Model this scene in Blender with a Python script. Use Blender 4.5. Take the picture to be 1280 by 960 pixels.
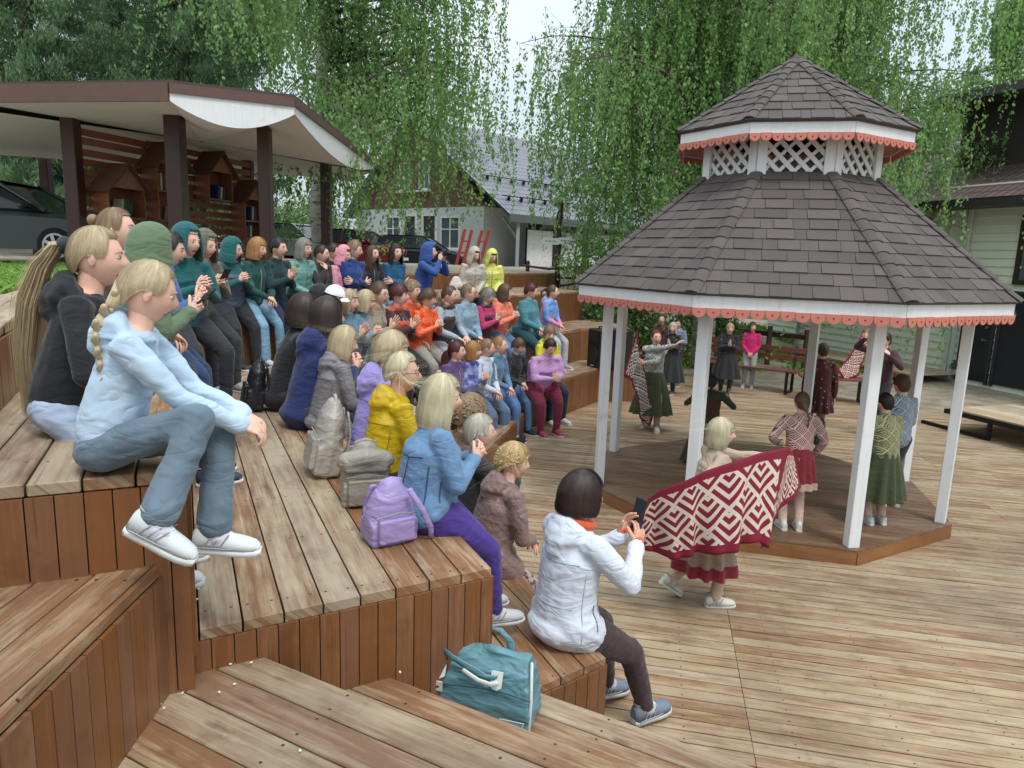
import bpy, math, random
import numpy as np
from mathutils import Vector, Matrix, noise
from math import sin, cos, pi, radians, sqrt, atan2, degrees

random.seed(11); RS = np.random.RandomState(7)
S = bpy.context.scene
for o in list(bpy.data.objects): bpy.data.objects.remove(o)
COL = S.collection

# ------------------------------------------------------------------ camera
CAM_H = 2.5; FPX = 889.48; PITCH = 0.1784; ROLL = -0.0349
camd = bpy.data.cameras.new('camera'); cam = bpy.data.objects.new('camera', camd); COL.objects.link(cam)
camd.sensor_fit = 'HORIZONTAL'; camd.sensor_width = 36.0; camd.lens = 36.0 * FPX / 1280.0
camd.clip_start = 0.05; camd.clip_end = 600
_f = Vector((0, cos(PITCH), -sin(PITCH))); _r = Vector((1, 0, 0)); _u = _r.cross(_f)
_r2 = cos(ROLL) * _r - sin(ROLL) * _u; _u2 = sin(ROLL) * _r + cos(ROLL) * _u
cam.matrix_world = Matrix(((_r2.x, _u2.x, -_f.x, 0), (_r2.y, _u2.y, -_f.y, 0), (_r2.z, _u2.z, -_f.z, CAM_H), (0, 0, 0, 1)))
S.camera = cam
S.render.resolution_x = 1024; S.render.resolution_y = 768

# ------------------------------------------------------------------ light
w = bpy.data.worlds.new('World'); S.world = w; w.use_nodes = True
nt = w.node_tree; nt.nodes.clear()
out = nt.nodes.new('ShaderNodeOutputWorld'); bg = nt.nodes.new('ShaderNodeBackground')
sky = nt.nodes.new('ShaderNodeTexSky'); sky.sky_type = 'NISHITA'; sky.sun_disc = False
SUN_EL = radians(58); SUN_AZ = radians(150)
sky.sun_elevation = SUN_EL; sky.sun_rotation = SUN_AZ; sky.air_density = 1.0; sky.dust_density = 3.0
tc = nt.nodes.new('ShaderNodeTexCoord'); mp = nt.nodes.new('ShaderNodeMapping'); mp.inputs['Scale'].default_value = (1, 1, 2.6)
ns = nt.nodes.new('ShaderNodeTexNoise'); ns.inputs['Scale'].default_value = 2.2; ns.inputs['Detail'].default_value = 6
cr = nt.nodes.new('ShaderNodeValToRGB'); cr.color_ramp.elements[0].position = .3; cr.color_ramp.elements[0].color = (6.4, 7.9, 8.8, 1)
cr.color_ramp.elements[1].position = .7; cr.color_ramp.elements[1].color = (8.6, 9.3, 9.6, 1)
mx = nt.nodes.new('ShaderNodeMix'); mx.data_type = 'RGBA'; mx.inputs[0].default_value = .86
nt.links.new(tc.outputs['Generated'], mp.inputs[0]); nt.links.new(mp.outputs[0], ns.inputs[0]); nt.links.new(ns.outputs['Fac'], cr.inputs[0])
nt.links.new(sky.outputs[0], mx.inputs[6]); 
# overcast luminance: the zenith is about three times as bright as the horizon
sxyz = nt.nodes.new('ShaderNodeSeparateXYZ'); nt.links.new(tc.outputs['Generated'], sxyz.inputs[0])
mr = nt.nodes.new('ShaderNodeMapRange'); mr.inputs['From Min'].default_value = 0.0; mr.inputs['From Max'].default_value = 1.0; mr.inputs['To Min'].default_value = .56; mr.inputs['To Max'].default_value = 1.75
nt.links.new(sxyz.outputs[2], mr.inputs[0]); vm = nt.nodes.new('ShaderNodeVectorMath'); vm.operation = 'SCALE'
nt.links.new(cr.outputs[0], vm.inputs[0]); nt.links.new(mr.outputs[0], vm.inputs['Scale']); nt.links.new(vm.outputs[0], mx.inputs[7]); nt.links.new(mx.outputs[2], bg.inputs[0])
bg.inputs[1].default_value = 0.115; nt.links.new(bg.outputs[0], out.inputs[0])
sd = bpy.data.lights.new('sun', 'SUN'); sd.energy = 1.4; sd.angle = radians(14); sd.color = (1, .96, .9)
so = bpy.data.objects.new('sun', sd); COL.objects.link(so)
_d = Vector((sin(SUN_AZ) * cos(SUN_EL), cos(SUN_AZ) * cos(SUN_EL), sin(SUN_EL)))
so.rotation_euler = _d.to_track_quat('Z', 'Y').to_euler()
S.view_settings.view_transform = 'Standard'; S.view_settings.look = 'None'
S.view_settings.exposure = 0.32; S.view_settings.gamma = 1.0; S.view_settings.use_curve_mapping = False

# ------------------------------------------------------------------ survey helper: sight line -> world point on a level
def _ray(px, py): return _f + _r2 * ((px - 640) / FPX) + _u2 * ((480 - py) / FPX)
def G(px, py, z):
    d = _ray(px, py); t = (z - CAM_H) / d.z; return Vector((d.x * t, d.y * t, z))
def D(px, py, y):
    d = _ray(px, py); t = y / d.y; return Vector((d.x * t, y, CAM_H + d.z * t))
def hit(px, py, A, ang):       # sight line against the vertical plane through A with direction ang
    d = _ray(px, py); n = Vector((-sin(radians(ang)), cos(radians(ang)), 0)); t = (Vector((A[0], A[1], 0)).dot(n)) / d.dot(n)
    return Vector((d.x * t, d.y * t, CAM_H + d.z * t))

# ------------------------------------------------------------------ objects and tags
def tag(o, label=None, cat=None, group=None, kind=None):
    if label: o['label'] = label
    if cat: o['category'] = cat
    if group: o['group'] = group
    if kind: o['kind'] = kind
    return o
def empty(name, loc=(0, 0, 0), rz=0.0, label=None, cat=None, group=None):
    o = bpy.data.objects.new(name, None); COL.objects.link(o); o.location = loc; o.rotation_euler = (0, 0, rz)
    o.empty_display_size = .1
    return tag(o, label, cat, group)
def copy_tree(o, parent=None):
    c = o.copy(); COL.objects.link(c); c.parent = parent
    for ch in o.children: copy_tree(ch, c)
    return c

class MB:
    """collects polygons with material slots and uvs"""
    def __init__(s): s.v = []; s.f = []; s.m = []; s.uv = []; s.has_uv = False
    def add(s, vs, fs, mat=0, uvs=None):
        b = len(s.v); s.v.extend(tuple(v) for v in vs)
        for i, f in enumerate(fs):
            s.f.append(tuple(b + k for k in f)); s.m.append(mat)
            if uvs is not None: s.uv.append(uvs[i]); s.has_uv = True
            else: s.uv.append(None)
    def add_mesh(s, me, mat=0, M=None):
        vs = [v.co.copy() for v in me.vertices]
        if M is not None: vs = [M @ v for v in vs]
        s.add(vs, [tuple(p.vertices) for p in me.polygons], mat)
    def box(s, c, d, R=None, mat=0):
        x, y, z = d[0] / 2, d[1] / 2, d[2] / 2
        vs = [Vector((a, b, e)) for a in (-x, x) for b in (-y, y) for e in (-z, z)]
        c = Vector(c)
        vs = [(R @ v if R is not None else v) + c for v in vs]
        fs = [(0, 1, 3, 2), (4, 6, 7, 5), (0, 4, 5, 1), (2, 3, 7, 6), (0, 2, 6, 4), (1, 5, 7, 3)]
        dims = d
        def uvq(a, b): return [(0, 0), (0, b), (a, b), (a, 0)]
        s.add(vs, fs, mat)
    def beam(s, a, b, w, h, up=(0, 0, 1), mat=0):
        """box from a to b, w across, h along up; uv u runs along it"""
        a = Vector(a); b = Vector(b); t = (b - a); L = t.length; t.normalize(); up = Vector(up)
        sd_ = t.cross(up)
        if sd_.length < 1e-4: sd_ = t.cross(Vector((1, 0, 0)))
        sd_.normalize(); u = sd_.cross(t).normalized()
        r = random.random() * 7
        vs = []
        for p in (a, b):
            for i, j in ((-1, -1), (1, -1), (1, 1), (-1, 1)): vs.append(p + sd_ * (i * w / 2) + u * (j * h / 2))
        fs = [(0, 1, 5, 4), (1, 2, 6, 5), (2, 3, 7, 6), (3, 0, 4, 7), (3, 2, 1, 0), (4, 5, 6, 7)]
        uvs = [[(r, 0), (r, q), (r + L, q), (r + L, 0)] for q in (w, h, w, h)] + [[(r, 0), (r, .02), (r + .02, .02), (r + .02, 0)]] * 2
        s.add(vs, fs, mat, uvs)
    def tube(s, pts, rad, n=8, mat=0, side=None, cap=True, uvs=None):
        pts = [Vector(p) for p in pts]; rings = []
        rad = [(r, r) if not isinstance(r, (tuple, list)) else r for r in (rad if isinstance(rad, (list, tuple)) else [rad] * len(pts))]
        prev = None; vs = []
        for i, p in enumerate(pts):
            t = (pts[min(i + 1, len(pts) - 1)] - pts[max(i - 1, 0)])
            if t.length < 1e-6: t = Vector((0, 0, 1))
            t.normalize()
            x = Vector(side) if side is not None else (prev if prev is not None else (Vector((1, 0, 0)) if abs(t.x) < .9 else Vector((0, 1, 0))))
            x = x - t * x.dot(t)
            if x.length < 1e-4: x = Vector((0, 1, 0)) - t * t.y
            x.normalize(); y = t.cross(x); prev = x
            rings.append((p, x, y, t))
        allr = [(p, x, y, rad[i]) for i, (p, x, y, t) in enumerate(rings)]
        if cap:
            p, x, y, t = rings[0]; r = rad[0]; m = min(r)
            allr = [(p - t * m * .9, x, y, (r[0] * .35, r[1] * .35)), (p - t * m * .55, x, y, (r[0] * .78, r[1] * .78))] + allr
            p, x, y, t = rings[-1]; r = rad[-1]; m = min(r)
            allr = allr + [(p + t * m * .55, x, y, (r[0] * .78, r[1] * .78)), (p + t * m * .9, x, y, (r[0] * .35, r[1] * .35))]
        for p, x, y, r in allr:
            for k in range(n):
                a = 2 * pi * k / n; vs.append(p + x * (cos(a) * r[0]) + y * (sin(a) * r[1]))
        fs = []; uu = []
        nr = len(allr)
        for i in range(nr - 1):
            for k in range(n):
                k2 = (k + 1) % n
                fs.append((i * n + k, i * n + k2, (i + 1) * n + k2, (i + 1) * n + k))
                uu.append([(k / n, i / nr), ((k + 1) / n, i / nr), ((k + 1) / n, (i + 1) / nr), (k / n, (i + 1) / nr)])
        fs.append(tuple(range(n - 1, -1, -1))); fs.append(tuple((nr - 1) * n + k for k in range(n)))
        uu += [[(0, 0)] * n, [(0, 1)] * n]
        s.add(vs, fs, mat, uu if uvs else None)
    def ell(s, c, r, n=10, m=7, R=None, mat=0):
        c = Vector(c); vs = []; fs = []
        if not isinstance(r, (tuple, list)): r = (r, r, r)
        for j in range(1, m):
            t = pi * j / m
            for k in range(n):
                a = 2 * pi * k / n; v = Vector((r[0] * sin(t) * cos(a), r[1] * sin(t) * sin(a), r[2] * cos(t)))
                vs.append((R @ v if R is not None else v) + c)
        tp = Vector((0, 0, r[2])); vs.append((R @ tp if R is not None else tp) + c); vs.append((R @ -tp if R is not None else -tp) + c)
        T = len(vs) - 2; B = T + 1
        for j in range(m - 2):
            for k in range(n):
                k2 = (k + 1) % n; fs.append((j * n + k, (j + 1) * n + k, (j + 1) * n + k2, j * n + k2))
        for k in range(n):
            k2 = (k + 1) % n; fs.append((T, k, k2)); fs.append((B, (m - 2) * n + k2, (m - 2) * n + k))
        s.add(vs, fs, mat)
    def grid(s, P, mat=0, uv=None, closed=False):
        """P[i][j] rows of points"""
        ni = len(P); nj = len(P[0]); vs = [p for row in P for p in row]; fs = []; uu = []
        for i in range(ni - 1):
            for j in range(nj - (0 if closed else 1)):
                j2 = (j + 1) % nj
                fs.append((i * nj + j, i * nj + j2, (i + 1) * nj + j2, (i + 1) * nj + j))
                if uv:
                    a, b, c_, d_ = uv(i, j), uv(i, j + 1), uv(i + 1, j + 1), uv(i + 1, j); uu.append([a, b, c_, d_])
        s.add(vs, fs, mat, uu if uv else None)
    def prism(s, poly, z0, z1, mat=0, uvf=None, T=None):
        """poly: list of 2D; extruded z0..z1; T maps (x,y,z) -> point"""
        n = len(poly)
        if n < 3: return
        T = T or (lambda x, y, z: (x, y, z))
        vs = [T(p[0], p[1], z1) for p in poly] + [T(p[0], p[1], z0) for p in poly]
        fs = [tuple(range(n)), tuple(range(2 * n - 1, n - 1, -1))]
        uv = None
        if uvf: uv = [[uvf(*poly[i]) for i in range(n)], [uvf(*poly[i]) for i in range(n - 1, -1, -1)]]
        for i in range(n):
            j = (i + 1) % n; fs.append((i, n + i, n + j, j))
            if uvf:
                a, b = uvf(*poly[i]), uvf(*poly[j]); h = z1 - z0
                uv.append([a, (a[0], a[1] + h), (b[0], b[1] + h), b])
        s.add(vs, fs, mat, uv)
    def build(s, name, mats, parent=None, smooth=False, bevel=0.0, loc=None):
        me = bpy.data.meshes.new(name); me.from_pydata([tuple(v) for v in s.v], [], s.f)
        if not isinstance(mats, (list, tuple)): mats = [mats]
        for m in mats: me.materials.append(m)
        if len(mats) > 1: me.polygons.foreach_set('material_index', s.m)
        if s.has_uv:
            L = me.uv_layers.new(name='UVMap'); flat = []
            for f, u in zip(s.f, s.uv):
                if u is None: flat.extend([0.0, 0.0] * len(f))
                else:
                    for a in u: flat.extend((a[0], a[1]))
            L.data.foreach_set('uv', flat)
        if smooth: me.polygons.foreach_set('use_smooth', [True] * len(me.polygons))
        me.update()
        o = bpy.data.objects.new(name, me); COL.objects.link(o)
        if parent is not None: o.parent = parent
        if loc is not None: o.location = loc
        if bevel > 0:
            b = o.modifiers.new('bevel', 'BEVEL'); b.width = bevel; b.segments = 1; b.limit_method = 'ANGLE'
        return o

def clip(poly, a, b, c):
    """keep a*x+b*y<=c"""
    out = []; n = len(poly)
    for i in range(n):
        p, q = poly[i], poly[(i + 1) % n]; dp = a * p[0] + b * p[1] - c; dq = a * q[0] + b * q[1] - c
        if dp <= 0: out.append(p)
        if (dp < 0 < dq) or (dq < 0 < dp):
            t = dp / (dp - dq); out.append((p[0] + (q[0] - p[0]) * t, p[1] + (q[1] - p[1]) * t))
    return out
def planks(mb, poly, ang, w, gap, z1, th, mat=0, seams=None, phase=0.0, zj=.0015):
    """boards of width w laid along direction ang filling the convex polygon"""
    a = radians(ang); dx, dy = cos(a), sin(a); nx, ny = -dy, dx
    vs = [p[0] * nx + p[1] * ny for p in poly]; us = [p[0] * dx + p[1] * dy for p in poly]
    k0 = int(math.floor((min(vs) - phase) / w)); k1 = int(math.ceil((max(vs) - phase) / w))
    for k in range(k0, k1):
        v0 = phase + k * w; q = clip(poly, -nx, -ny, -(v0)); q = clip(q, nx, ny, v0 + w - gap) if len(q) > 2 else q
        if len(q) < 3: continue
        cuts = [min(us) - 1, max(us) + 1]
        if seams:
            cuts = sorted([cuts[0]] + [c + (random.choice((0, 0, 0, -.55, .6)) if j else 0) for c, j in seams] + [cuts[1]])
        for c0, c1 in zip(cuts[:-1], cuts[1:]):
            r = clip(q, -dx, -dy, -(c0 + .002)); r = clip(r, dx, dy, c1 - .002) if len(r) > 2 else r
            if len(r) < 3: continue
            ar = 0.5 * sum(r[i][0] * r[(i + 1) % len(r)][1] - r[(i + 1) % len(r)][0] * r[i][1] for i in range(len(r)))
            if abs(ar) < 1e-4: continue
            dz = random.uniform(-zj, zj)
            mb.prism(r, z1 - th, z1 + dz, mat, uvf=lambda x, y: (x * dx + y * dy, x * nx + y * ny - v0))

# ------------------------------------------------------------------ materials
MATS = {}
class NT:
    def __init__(s, name):
        s.mat = bpy.data.materials.new(name); s.mat.use_nodes = True; s.t = s.mat.node_tree; s.t.nodes.clear()
        s.o = s.n('OutputMaterial'); s.b = s.n('BsdfPrincipled'); s.l(s.b.outputs[0], s.o.inputs[0])
    def n(s, k, **kw):
        x = s.t.nodes.new('ShaderNode' + k)
        for a, b in kw.items(): setattr(x, a, b)
        return x
    def l(s, a, b): s.t.links.new(a, b)
    def math(s, op, a, b=None, c=None):
        x = s.n('Math', operation=op)
        for i, q in enumerate((a, b, c)):
            if q is None: continue
            if isinstance(q, (int, float)): x.inputs[i].default_value = q
            else: s.l(q, x.inputs[i])
        return x.outputs[0]
    def coord(s, kind='Object', scale=(1, 1, 1)):
        c = s.n('TexCoord'); m = s.n('Mapping'); m.inputs['Scale'].default_value = scale; s.l(c.outputs[kind], m.inputs[0]); return m.outputs[0]
    def noise(s, vec, scale, detail=3, rough=.5, w=None):
        x = s.n('TexNoise'); x.inputs['Scale'].default_value = scale; x.inputs['Detail'].default_value = detail; x.inputs['Roughness'].default_value = rough
        if w is not None: x.noise_dimensions = '4D'; s.l(w, x.inputs['W'])
        s.l(vec, x.inputs['Vector']); return x.outputs['Fac']
    def ramp(s, fac, stops):
        x = s.n('ValToRGB'); e = x.color_ramp.elements
        while len(e) < len(stops): e.new(.5)
        for i, (p, c) in enumerate(stops):
            e[i].position = p; e[i].color = (c[0], c[1], c[2], 1) if isinstance(c, (tuple, list)) else (c, c, c, 1)
        s.l(fac, x.inputs[0]); return x.outputs[0]
    def mix(s, fac, a, b, mode='MIX'):
        x = s.n('Mix', data_type='RGBA', blend_type=mode)
        for i, q in ((0, fac), (6, a), (7, b)):
            if isinstance(q, (int, float)): x.inputs[i].default_value = q
            elif isinstance(q, (tuple, list)): x.inputs[i].default_value = (q[0], q[1], q[2], 1)
            else: s.l(q, x.inputs[i])
        return x.outputs[2]
    def col(s, c):
        if isinstance(c, (tuple, list)): s.b.inputs['Base Color'].default_value = (c[0], c[1], c[2], 1)
        else: s.l(c, s.b.inputs['Base Color'])
    def set(s, **kw):
        for k, v in kw.items():
            k = k.replace('_', ' ')
            for i in s.b.inputs:
                if i.name.lower() == k:
                    if isinstance(v, (int, float, tuple)): i.default_value = v
                    else: s.l(v, i)
    def bump(s, h, strength=.3, dist=.01):
        x = s.n('Bump'); x.inputs['Strength'].default_value = strength; x.inputs['Distance'].default_value = dist
        s.l(h, x.inputs['Height']); s.l(x.outputs[0], s.b.inputs['Normal'])

def srgb(r, g, b):
    f = lambda c: ((c / 255) / 12.92 if c / 255 <= .04045 else ((c / 255 + .055) / 1.055) ** 2.4)
    return (f(r), f(g), f(b))
def mul(c, k): return tuple(min(1, x * k) for x in c)

def simple(name, c, rough=.6, metal=0, var=.12, scale=20, bump=0, spec=.5):
    key = ('s', name)
    if key in MATS: return MATS[key]
    t = NT(name); v = t.coord(); n = t.noise(v, scale, 4)
    t.col(t.mix(n, mul(c, 1 - var), mul(c, 1 + var))); t.set(roughness=rough, metallic=metal)
    if bump: t.bump(n, bump, .01)
    MATS[key] = t.mat; return t.mat

def wood(name, dark, mid, worn, wear=.5, width=.142, screws=True, rough=.62, hue=.16):
    t = NT(name); tcn = t.n('TexCoord'); uv = tcn.outputs['UV']
    geo = t.n('NewGeometry'); rnd = geo.outputs['Random Per Island']
    w4 = t.math('MULTIPLY', rnd, 37.0)
    def m(sc):
        x = t.n('Mapping'); x.inputs['Scale'].default_value = sc; t.l(uv, x.inputs[0]); return x.outputs[0]
    grain = t.noise(m((2.2, 70, 1)), 1.0, 5, .6, w4)
    fine = t.noise(m((9, 260, 1)), 1.0, 3, .6, w4)
    big = t.noise(m((1.1, 5, 1)), 1.0, 4, .6, w4)
    patch = t.noise(m((2.6, 16, 1)), 1.3, 6, .65, w4)
    blot = t.noise(m((5, 9, 1)), 1.0, 3, .6, w4)
    # wear mask
    thr = t.math('ADD', t.math('MULTIPLY', t.math('SUBTRACT', rnd, .5), .22), 0.5 - (wear - .5) * .35)
    a = t.math('ADD', t.math('MULTIPLY', patch, .6), t.math('MULTIPLY', big, .4))
    mask = t.math('SUBTRACT', a, thr); mask = t.math('MULTIPLY_ADD', mask, 4.0, .42)
    mask = t.math('ADD', mask, t.math('MULTIPLY', t.math('SUBTRACT', grain, .5), 1.4))
    cl = t.n('Clamp'); t.l(mask, cl.inputs[0]); mask = cl.outputs[0]
    base = t.mix(t.math('ADD', t.math('MULTIPLY', grain, .6), t.math('MULTIPLY', blot, .4)), dark, mid)
    wornc = t.mix(fine, mul(worn, .78), mul(worn, 1.18))
    c = t.mix(mask, base, wornc)
    hs = t.n('HueSaturation'); t.l(c, hs.inputs['Color'])
    t.l(t.math('MULTIPLY_ADD', rnd, 2 * hue, 1 - hue), hs.inputs['Value'])
    t.l(t.math('MULTIPLY_ADD', t.math('FRACT', t.math('MULTIPLY', rnd, 13.7)), .16, .92), hs.inputs['Saturation']); c = hs.outputs[0]
    # grain cracks
    crack = t.noise(m((1.6, 55, 1)), 1.0, 2, .5, t.math('ADD', w4, 9.0))
    cm = t.ramp(crack, [(.0, 1), (.3, 1), (.345, 0), (1, 0)])
    c = t.mix(t.math('MULTIPLY', cm, .35), c, mul(dark, .4))
    # knots
    vo = t.n('TexVoronoi'); vo.inputs['Scale'].default_value = 1.0; t.l(m((2.3, 7, 1)), vo.inputs['Vector'])
    kn = t.ramp(vo.outputs['Distance'], [(0, 1), (.07, .8), (.11, 0), (1, 0)])
    c = t.mix(t.math('MULTIPLY', kn, .55), c, mul(dark, .45))
    if screws:
        sx = t.n('SeparateXYZ'); t.l(uv, sx.inputs[0])
        fu = t.math('SUBTRACT', t.math('FRACT', t.math('MULTIPLY', sx.outputs[0], 1 / .58)), .5); fu = t.math('MULTIPLY', fu, .58)
        dv = t.math('SUBTRACT', t.math('ABSOLUTE', t.math('SUBTRACT', sx.outputs[1], width / 2)), width * .3)
        dd = t.math('SQRT', t.math('ADD', t.math('POWER', fu, 2), t.math('POWER', dv, 2)))
        sc = t.math('LESS_THAN', dd, .0055); c = t.mix(sc, c, (.012, .01, .009))
    oc_ = t.coord('Object'); st1 = t.noise(oc_, .9, 5, .6); st2 = t.noise(oc_, 6, 5, .7)
    c = t.mix(t.ramp(st1, [(.46, 0), (.68, .42)]), c, mul(dark, .62)); c = t.mix(t.ramp(st2, [(.56, 0), (.66, .3)]), c, mul(dark, .7))
    t.col(c); t.set(roughness=t.math('MULTIPLY_ADD', mask, .22, rough - .12))
    h = t.math('ADD', t.math('MULTIPLY', grain, .5), t.math('SUBTRACT', t.math('MULTIPLY', fine, .35), t.math('MULTIPLY', cm, .8)))
    t.bump(h, .45, .004)
    return t.mat

DECK = wood('deck_wood', srgb(100, 72, 52), srgb(152, 116, 84), srgb(178, 158, 130), .6, hue=.15)
SEAT = wood('seat_wood', srgb(98, 68, 47), srgb(146, 108, 78), srgb(178, 160, 134), .52, hue=.16)
SIDE = wood('siding_wood', srgb(98, 62, 38), srgb(138, 92, 58), srgb(152, 108, 74), .15, .075, False, .5, .06)
FASC = wood('fascia_wood', srgb(116, 78, 50), srgb(150, 106, 72), srgb(160, 120, 84), .3, .2, False, .5, .08)
PLAT = wood('platform_wood', srgb(86, 62, 47), srgb(124, 94, 72), srgb(148, 122, 98), .35, hue=.12)
DARKW = wood('dark_stained_wood', srgb(48, 32, 28), srgb(78, 52, 44), srgb(92, 66, 56), .2, .2, False, .5, .08)
REDW = wood('redbrown_wood', srgb(112, 68, 50), srgb(158, 102, 74), srgb(166, 116, 88), .2, .2, False, .5, .1)
BENCHW = wood('bench_wood', srgb(84, 52, 40), srgb(118, 74, 56), srgb(128, 88, 70), .2, .2, False, .5, .1)
PALEW = wood('pale_wood', srgb(150, 128, 104), srgb(188, 164, 136), srgb(200, 184, 160), .5, .142, False, .6, .1)
t = NT('white_paint'); v = t.coord('Object'); n = t.noise(t.coord('Object', (30, 30, 2.2)), 1, 5, .6); n2 = t.noise(v, 5, 5, .7); n3 = t.noise(v, 60, 2)
c = t.mix(t.ramp(n, [(.3, .35), (.6, 0)]), (.74, .76, .77), (.60, .59, .56)); c = t.mix(t.ramp(n2, [(.58, 0), (.72, .45)]), c, (.46, .43, .38)); t.col(c); t.set(roughness=.5); t.bump(t.math('ADD', n, n3), .25, .003); WHITEP = t.mat
CORAL = simple('coral_paint', srgb(196, 118, 102), .55, var=.16, scale=14, bump=.15)
REDP = simple('red_paint', srgb(150, 48, 42), .5)
BLACK = simple('black_plastic', (.012, .013, .015), .45)
BLACKM = simple('black_metal', (.02, .02, .022), .4, .6)
# ================================================================== GROUND
A_, B_, C_, D_ = .6, 1.2, 1.8, 2.12
def dirp(p, ang, t): return (p[0] + cos(radians(ang)) * t, p[1] + sin(radians(ang)) * t)
# front edges of the tiers (plan)
NA = (.50, 3.16); MA = (-1.43, 7.30); EA = (1.50, 12.37); FA = (2.40, 12.62)
NB = (-.061, 2.818); MB_ = (-2.17, 7.35); EB = (1.25, 13.30); FB = (2.25, 13.75)
NC = (-1.02, 2.15); MC = (-3.35, 7.15); EC = (1.43, 15.35)
ND = (-1.95, 1.9); MD = (-5.05, 8.75); ED = (.95, 17.6)

def sstep(a, b, x):
    t = min(1, max(0, (x - a) / (b - a))); return t * t * (3 - 2 * t)
def ground_h(x, y):
    # distance behind the back line of the seating
    n1 = (-(x - MD[0]) * .866 + (y - MD[1]) * .5)          # behind the mid facet (dir 60)
    n2 = (-(x - MD[0]) * .906 - (y - MD[1]) * .423)        # left of the near facet
    up = min(1, max(0, (max(n1 if y > 8 else -9, n2) + 1.2) / 1.2))
    # the bank falls away to the right of the seating
    fall = 1 - sstep(1.2, 6.5, x - max(0, (y - 22)) * .35)
    far = sstep(60, 150, y)
    h = D_ * up * fall * (1 - far * .0) - .06
    h += .5 * sstep(16, 26, y) * sstep(1, 5, x) * (1 - sstep(7.5, 9.5, x - max(0, y - 16) * .2)) * (1 - up * fall)
    return h + .03 * noise.noise(Vector((x * .4, y * .4, 0)))
mb = MB()
xs = [-160, -90, -60, -45] + [-36 + i * .8 for i in range(96)] + [45, 60, 90, 160]
ys = [-60, -30, -12] + [-6 + i * .8 for i in range(66)] + [50, 56, 64, 74, 90, 120, 180, 320]
mb.grid([[(x, y, ground_h(x, y)) for x in xs] for y in ys], uv=None)
t = NT('gravel_ground'); v = t.coord('Object'); n1 = t.noise(v, .35, 5); n2 = t.noise(v, 38, 4, .7); n3 = t.noise(v, 3.0, 5)
vo = t.n('TexVoronoi'); vo.inputs['Scale'].default_value = 34; t.l(v, vo.inputs['Vector'])
c = t.mix(n2, srgb(104, 92, 78), srgb(178, 166, 146)); c = t.mix(t.math('MULTIPLY', vo.outputs['Distance'], .5), c, srgb(196, 188, 172))
c = t.mix(t.ramp(n3, [(.42, 0), (.62, .55)]), c, srgb(118, 98, 76))
c = t.mix(t.ramp(n1, [(.6, 0), (.72, .5)]), c, srgb(96, 104, 66)); t.col(c); t.set(roughness=.95); t.bump(t.math('ADD', n2, vo.outputs['Distance']), .7, .02)
GROUND = t.mat
tag(mb.build('ground', GROUND, smooth=True), kind='structure')

# grass beds
def grass_field(name, cells, n, hmin, hmax, label):
    P = []; F = []
    c1 = []
    for i in range(n):
        (x0, x1, y0, y1, test) = random.choice(cells)
        x = random.uniform(x0, x1); y = random.uniform(y0, y1)
        if not test(x, y): continue
        z = ground_h(x, y); h = random.uniform(hmin, hmax); a = random.uniform(0, pi); wd = random.uniform(.004, .01)
        lx, ly = random.gauss(0, .04), random.gauss(0, .04)
        b = len(P)
        P += [(x - cos(a) * wd, y - sin(a) * wd, z - .01), (x + cos(a) * wd, y + sin(a) * wd, z - .01), (x + lx * .5 + cos(a) * wd * .7, y + ly * .5 + sin(a) * wd * .7, z + h * .6), (x + lx * 1.6, y + ly * 1.6, z + h)]
        F += [(b, b + 1, b + 2), (b, b + 2, b + 3)]
    me = bpy.data.meshes.new(name); me.from_pydata(P, [], F); me.materials.append(GRASS)
    o = bpy.data.objects.new(name, me); COL.objects.link(o); return tag(o, label, 'grass', kind='stuff')
t = NT('grass_blades'); g = t.n('NewGeometry'); t.col(t.mix(g.outputs['Random Per Island'], srgb(70, 112, 34), srgb(140, 176, 70))); t.set(roughness=.6); GRASS = t.mat
grass_field('grass', [(-12, -4, 4, 12, lambda x, y: (-(x - ND[0]) * .906 - (y - ND[1]) * .40) > .32 and (-(x + 3.0) * .906 - (y - 4.1) * .423) < 1.6 + .4 * noise.noise(Vector((x, y, 0))))], 60000, .03, .10, 'short green grass with tiny white flowers behind the left wooden kerb')
grass_field('grass', [(3.5, 8.5, 17, 24, lambda x, y: noise.noise(Vector((x * .7, y * .7, 3))) > -.25)], 22000, .04, .16, 'rough grass on the bank behind the wooden bench')

# ================================================================== STAGE DECK
mb = MB()
deck_poly = [(-1.6, .2), (9.5, -1.8), (13.5, 8.6), (7.3, 13.6), (2.9, 14.6), (1.0, 14.0), (-1.3, 8.2), (-.8, 5.5)]
p = [G(1290, 552, 0), G(1142, 526, 0), G(1010, 497, 0), G(880, 470, 0)]
deck_poly = [(-1.5, .5), (9.5, -1.6), (13.0, 7.4), (p[0].x, p[0].y), (p[1].x, p[1].y), (p[2].x, p[2].y), (p[3].x, p[3].y), (1.2, 14.9), (-1.7, 7.6)]
def convex_parts(poly): return [poly]
seam0 = G(905, 740, 0); sd0 = seam0.x * cos(radians(-11.4)) + seam0.y * sin(radians(-11.4))
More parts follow.
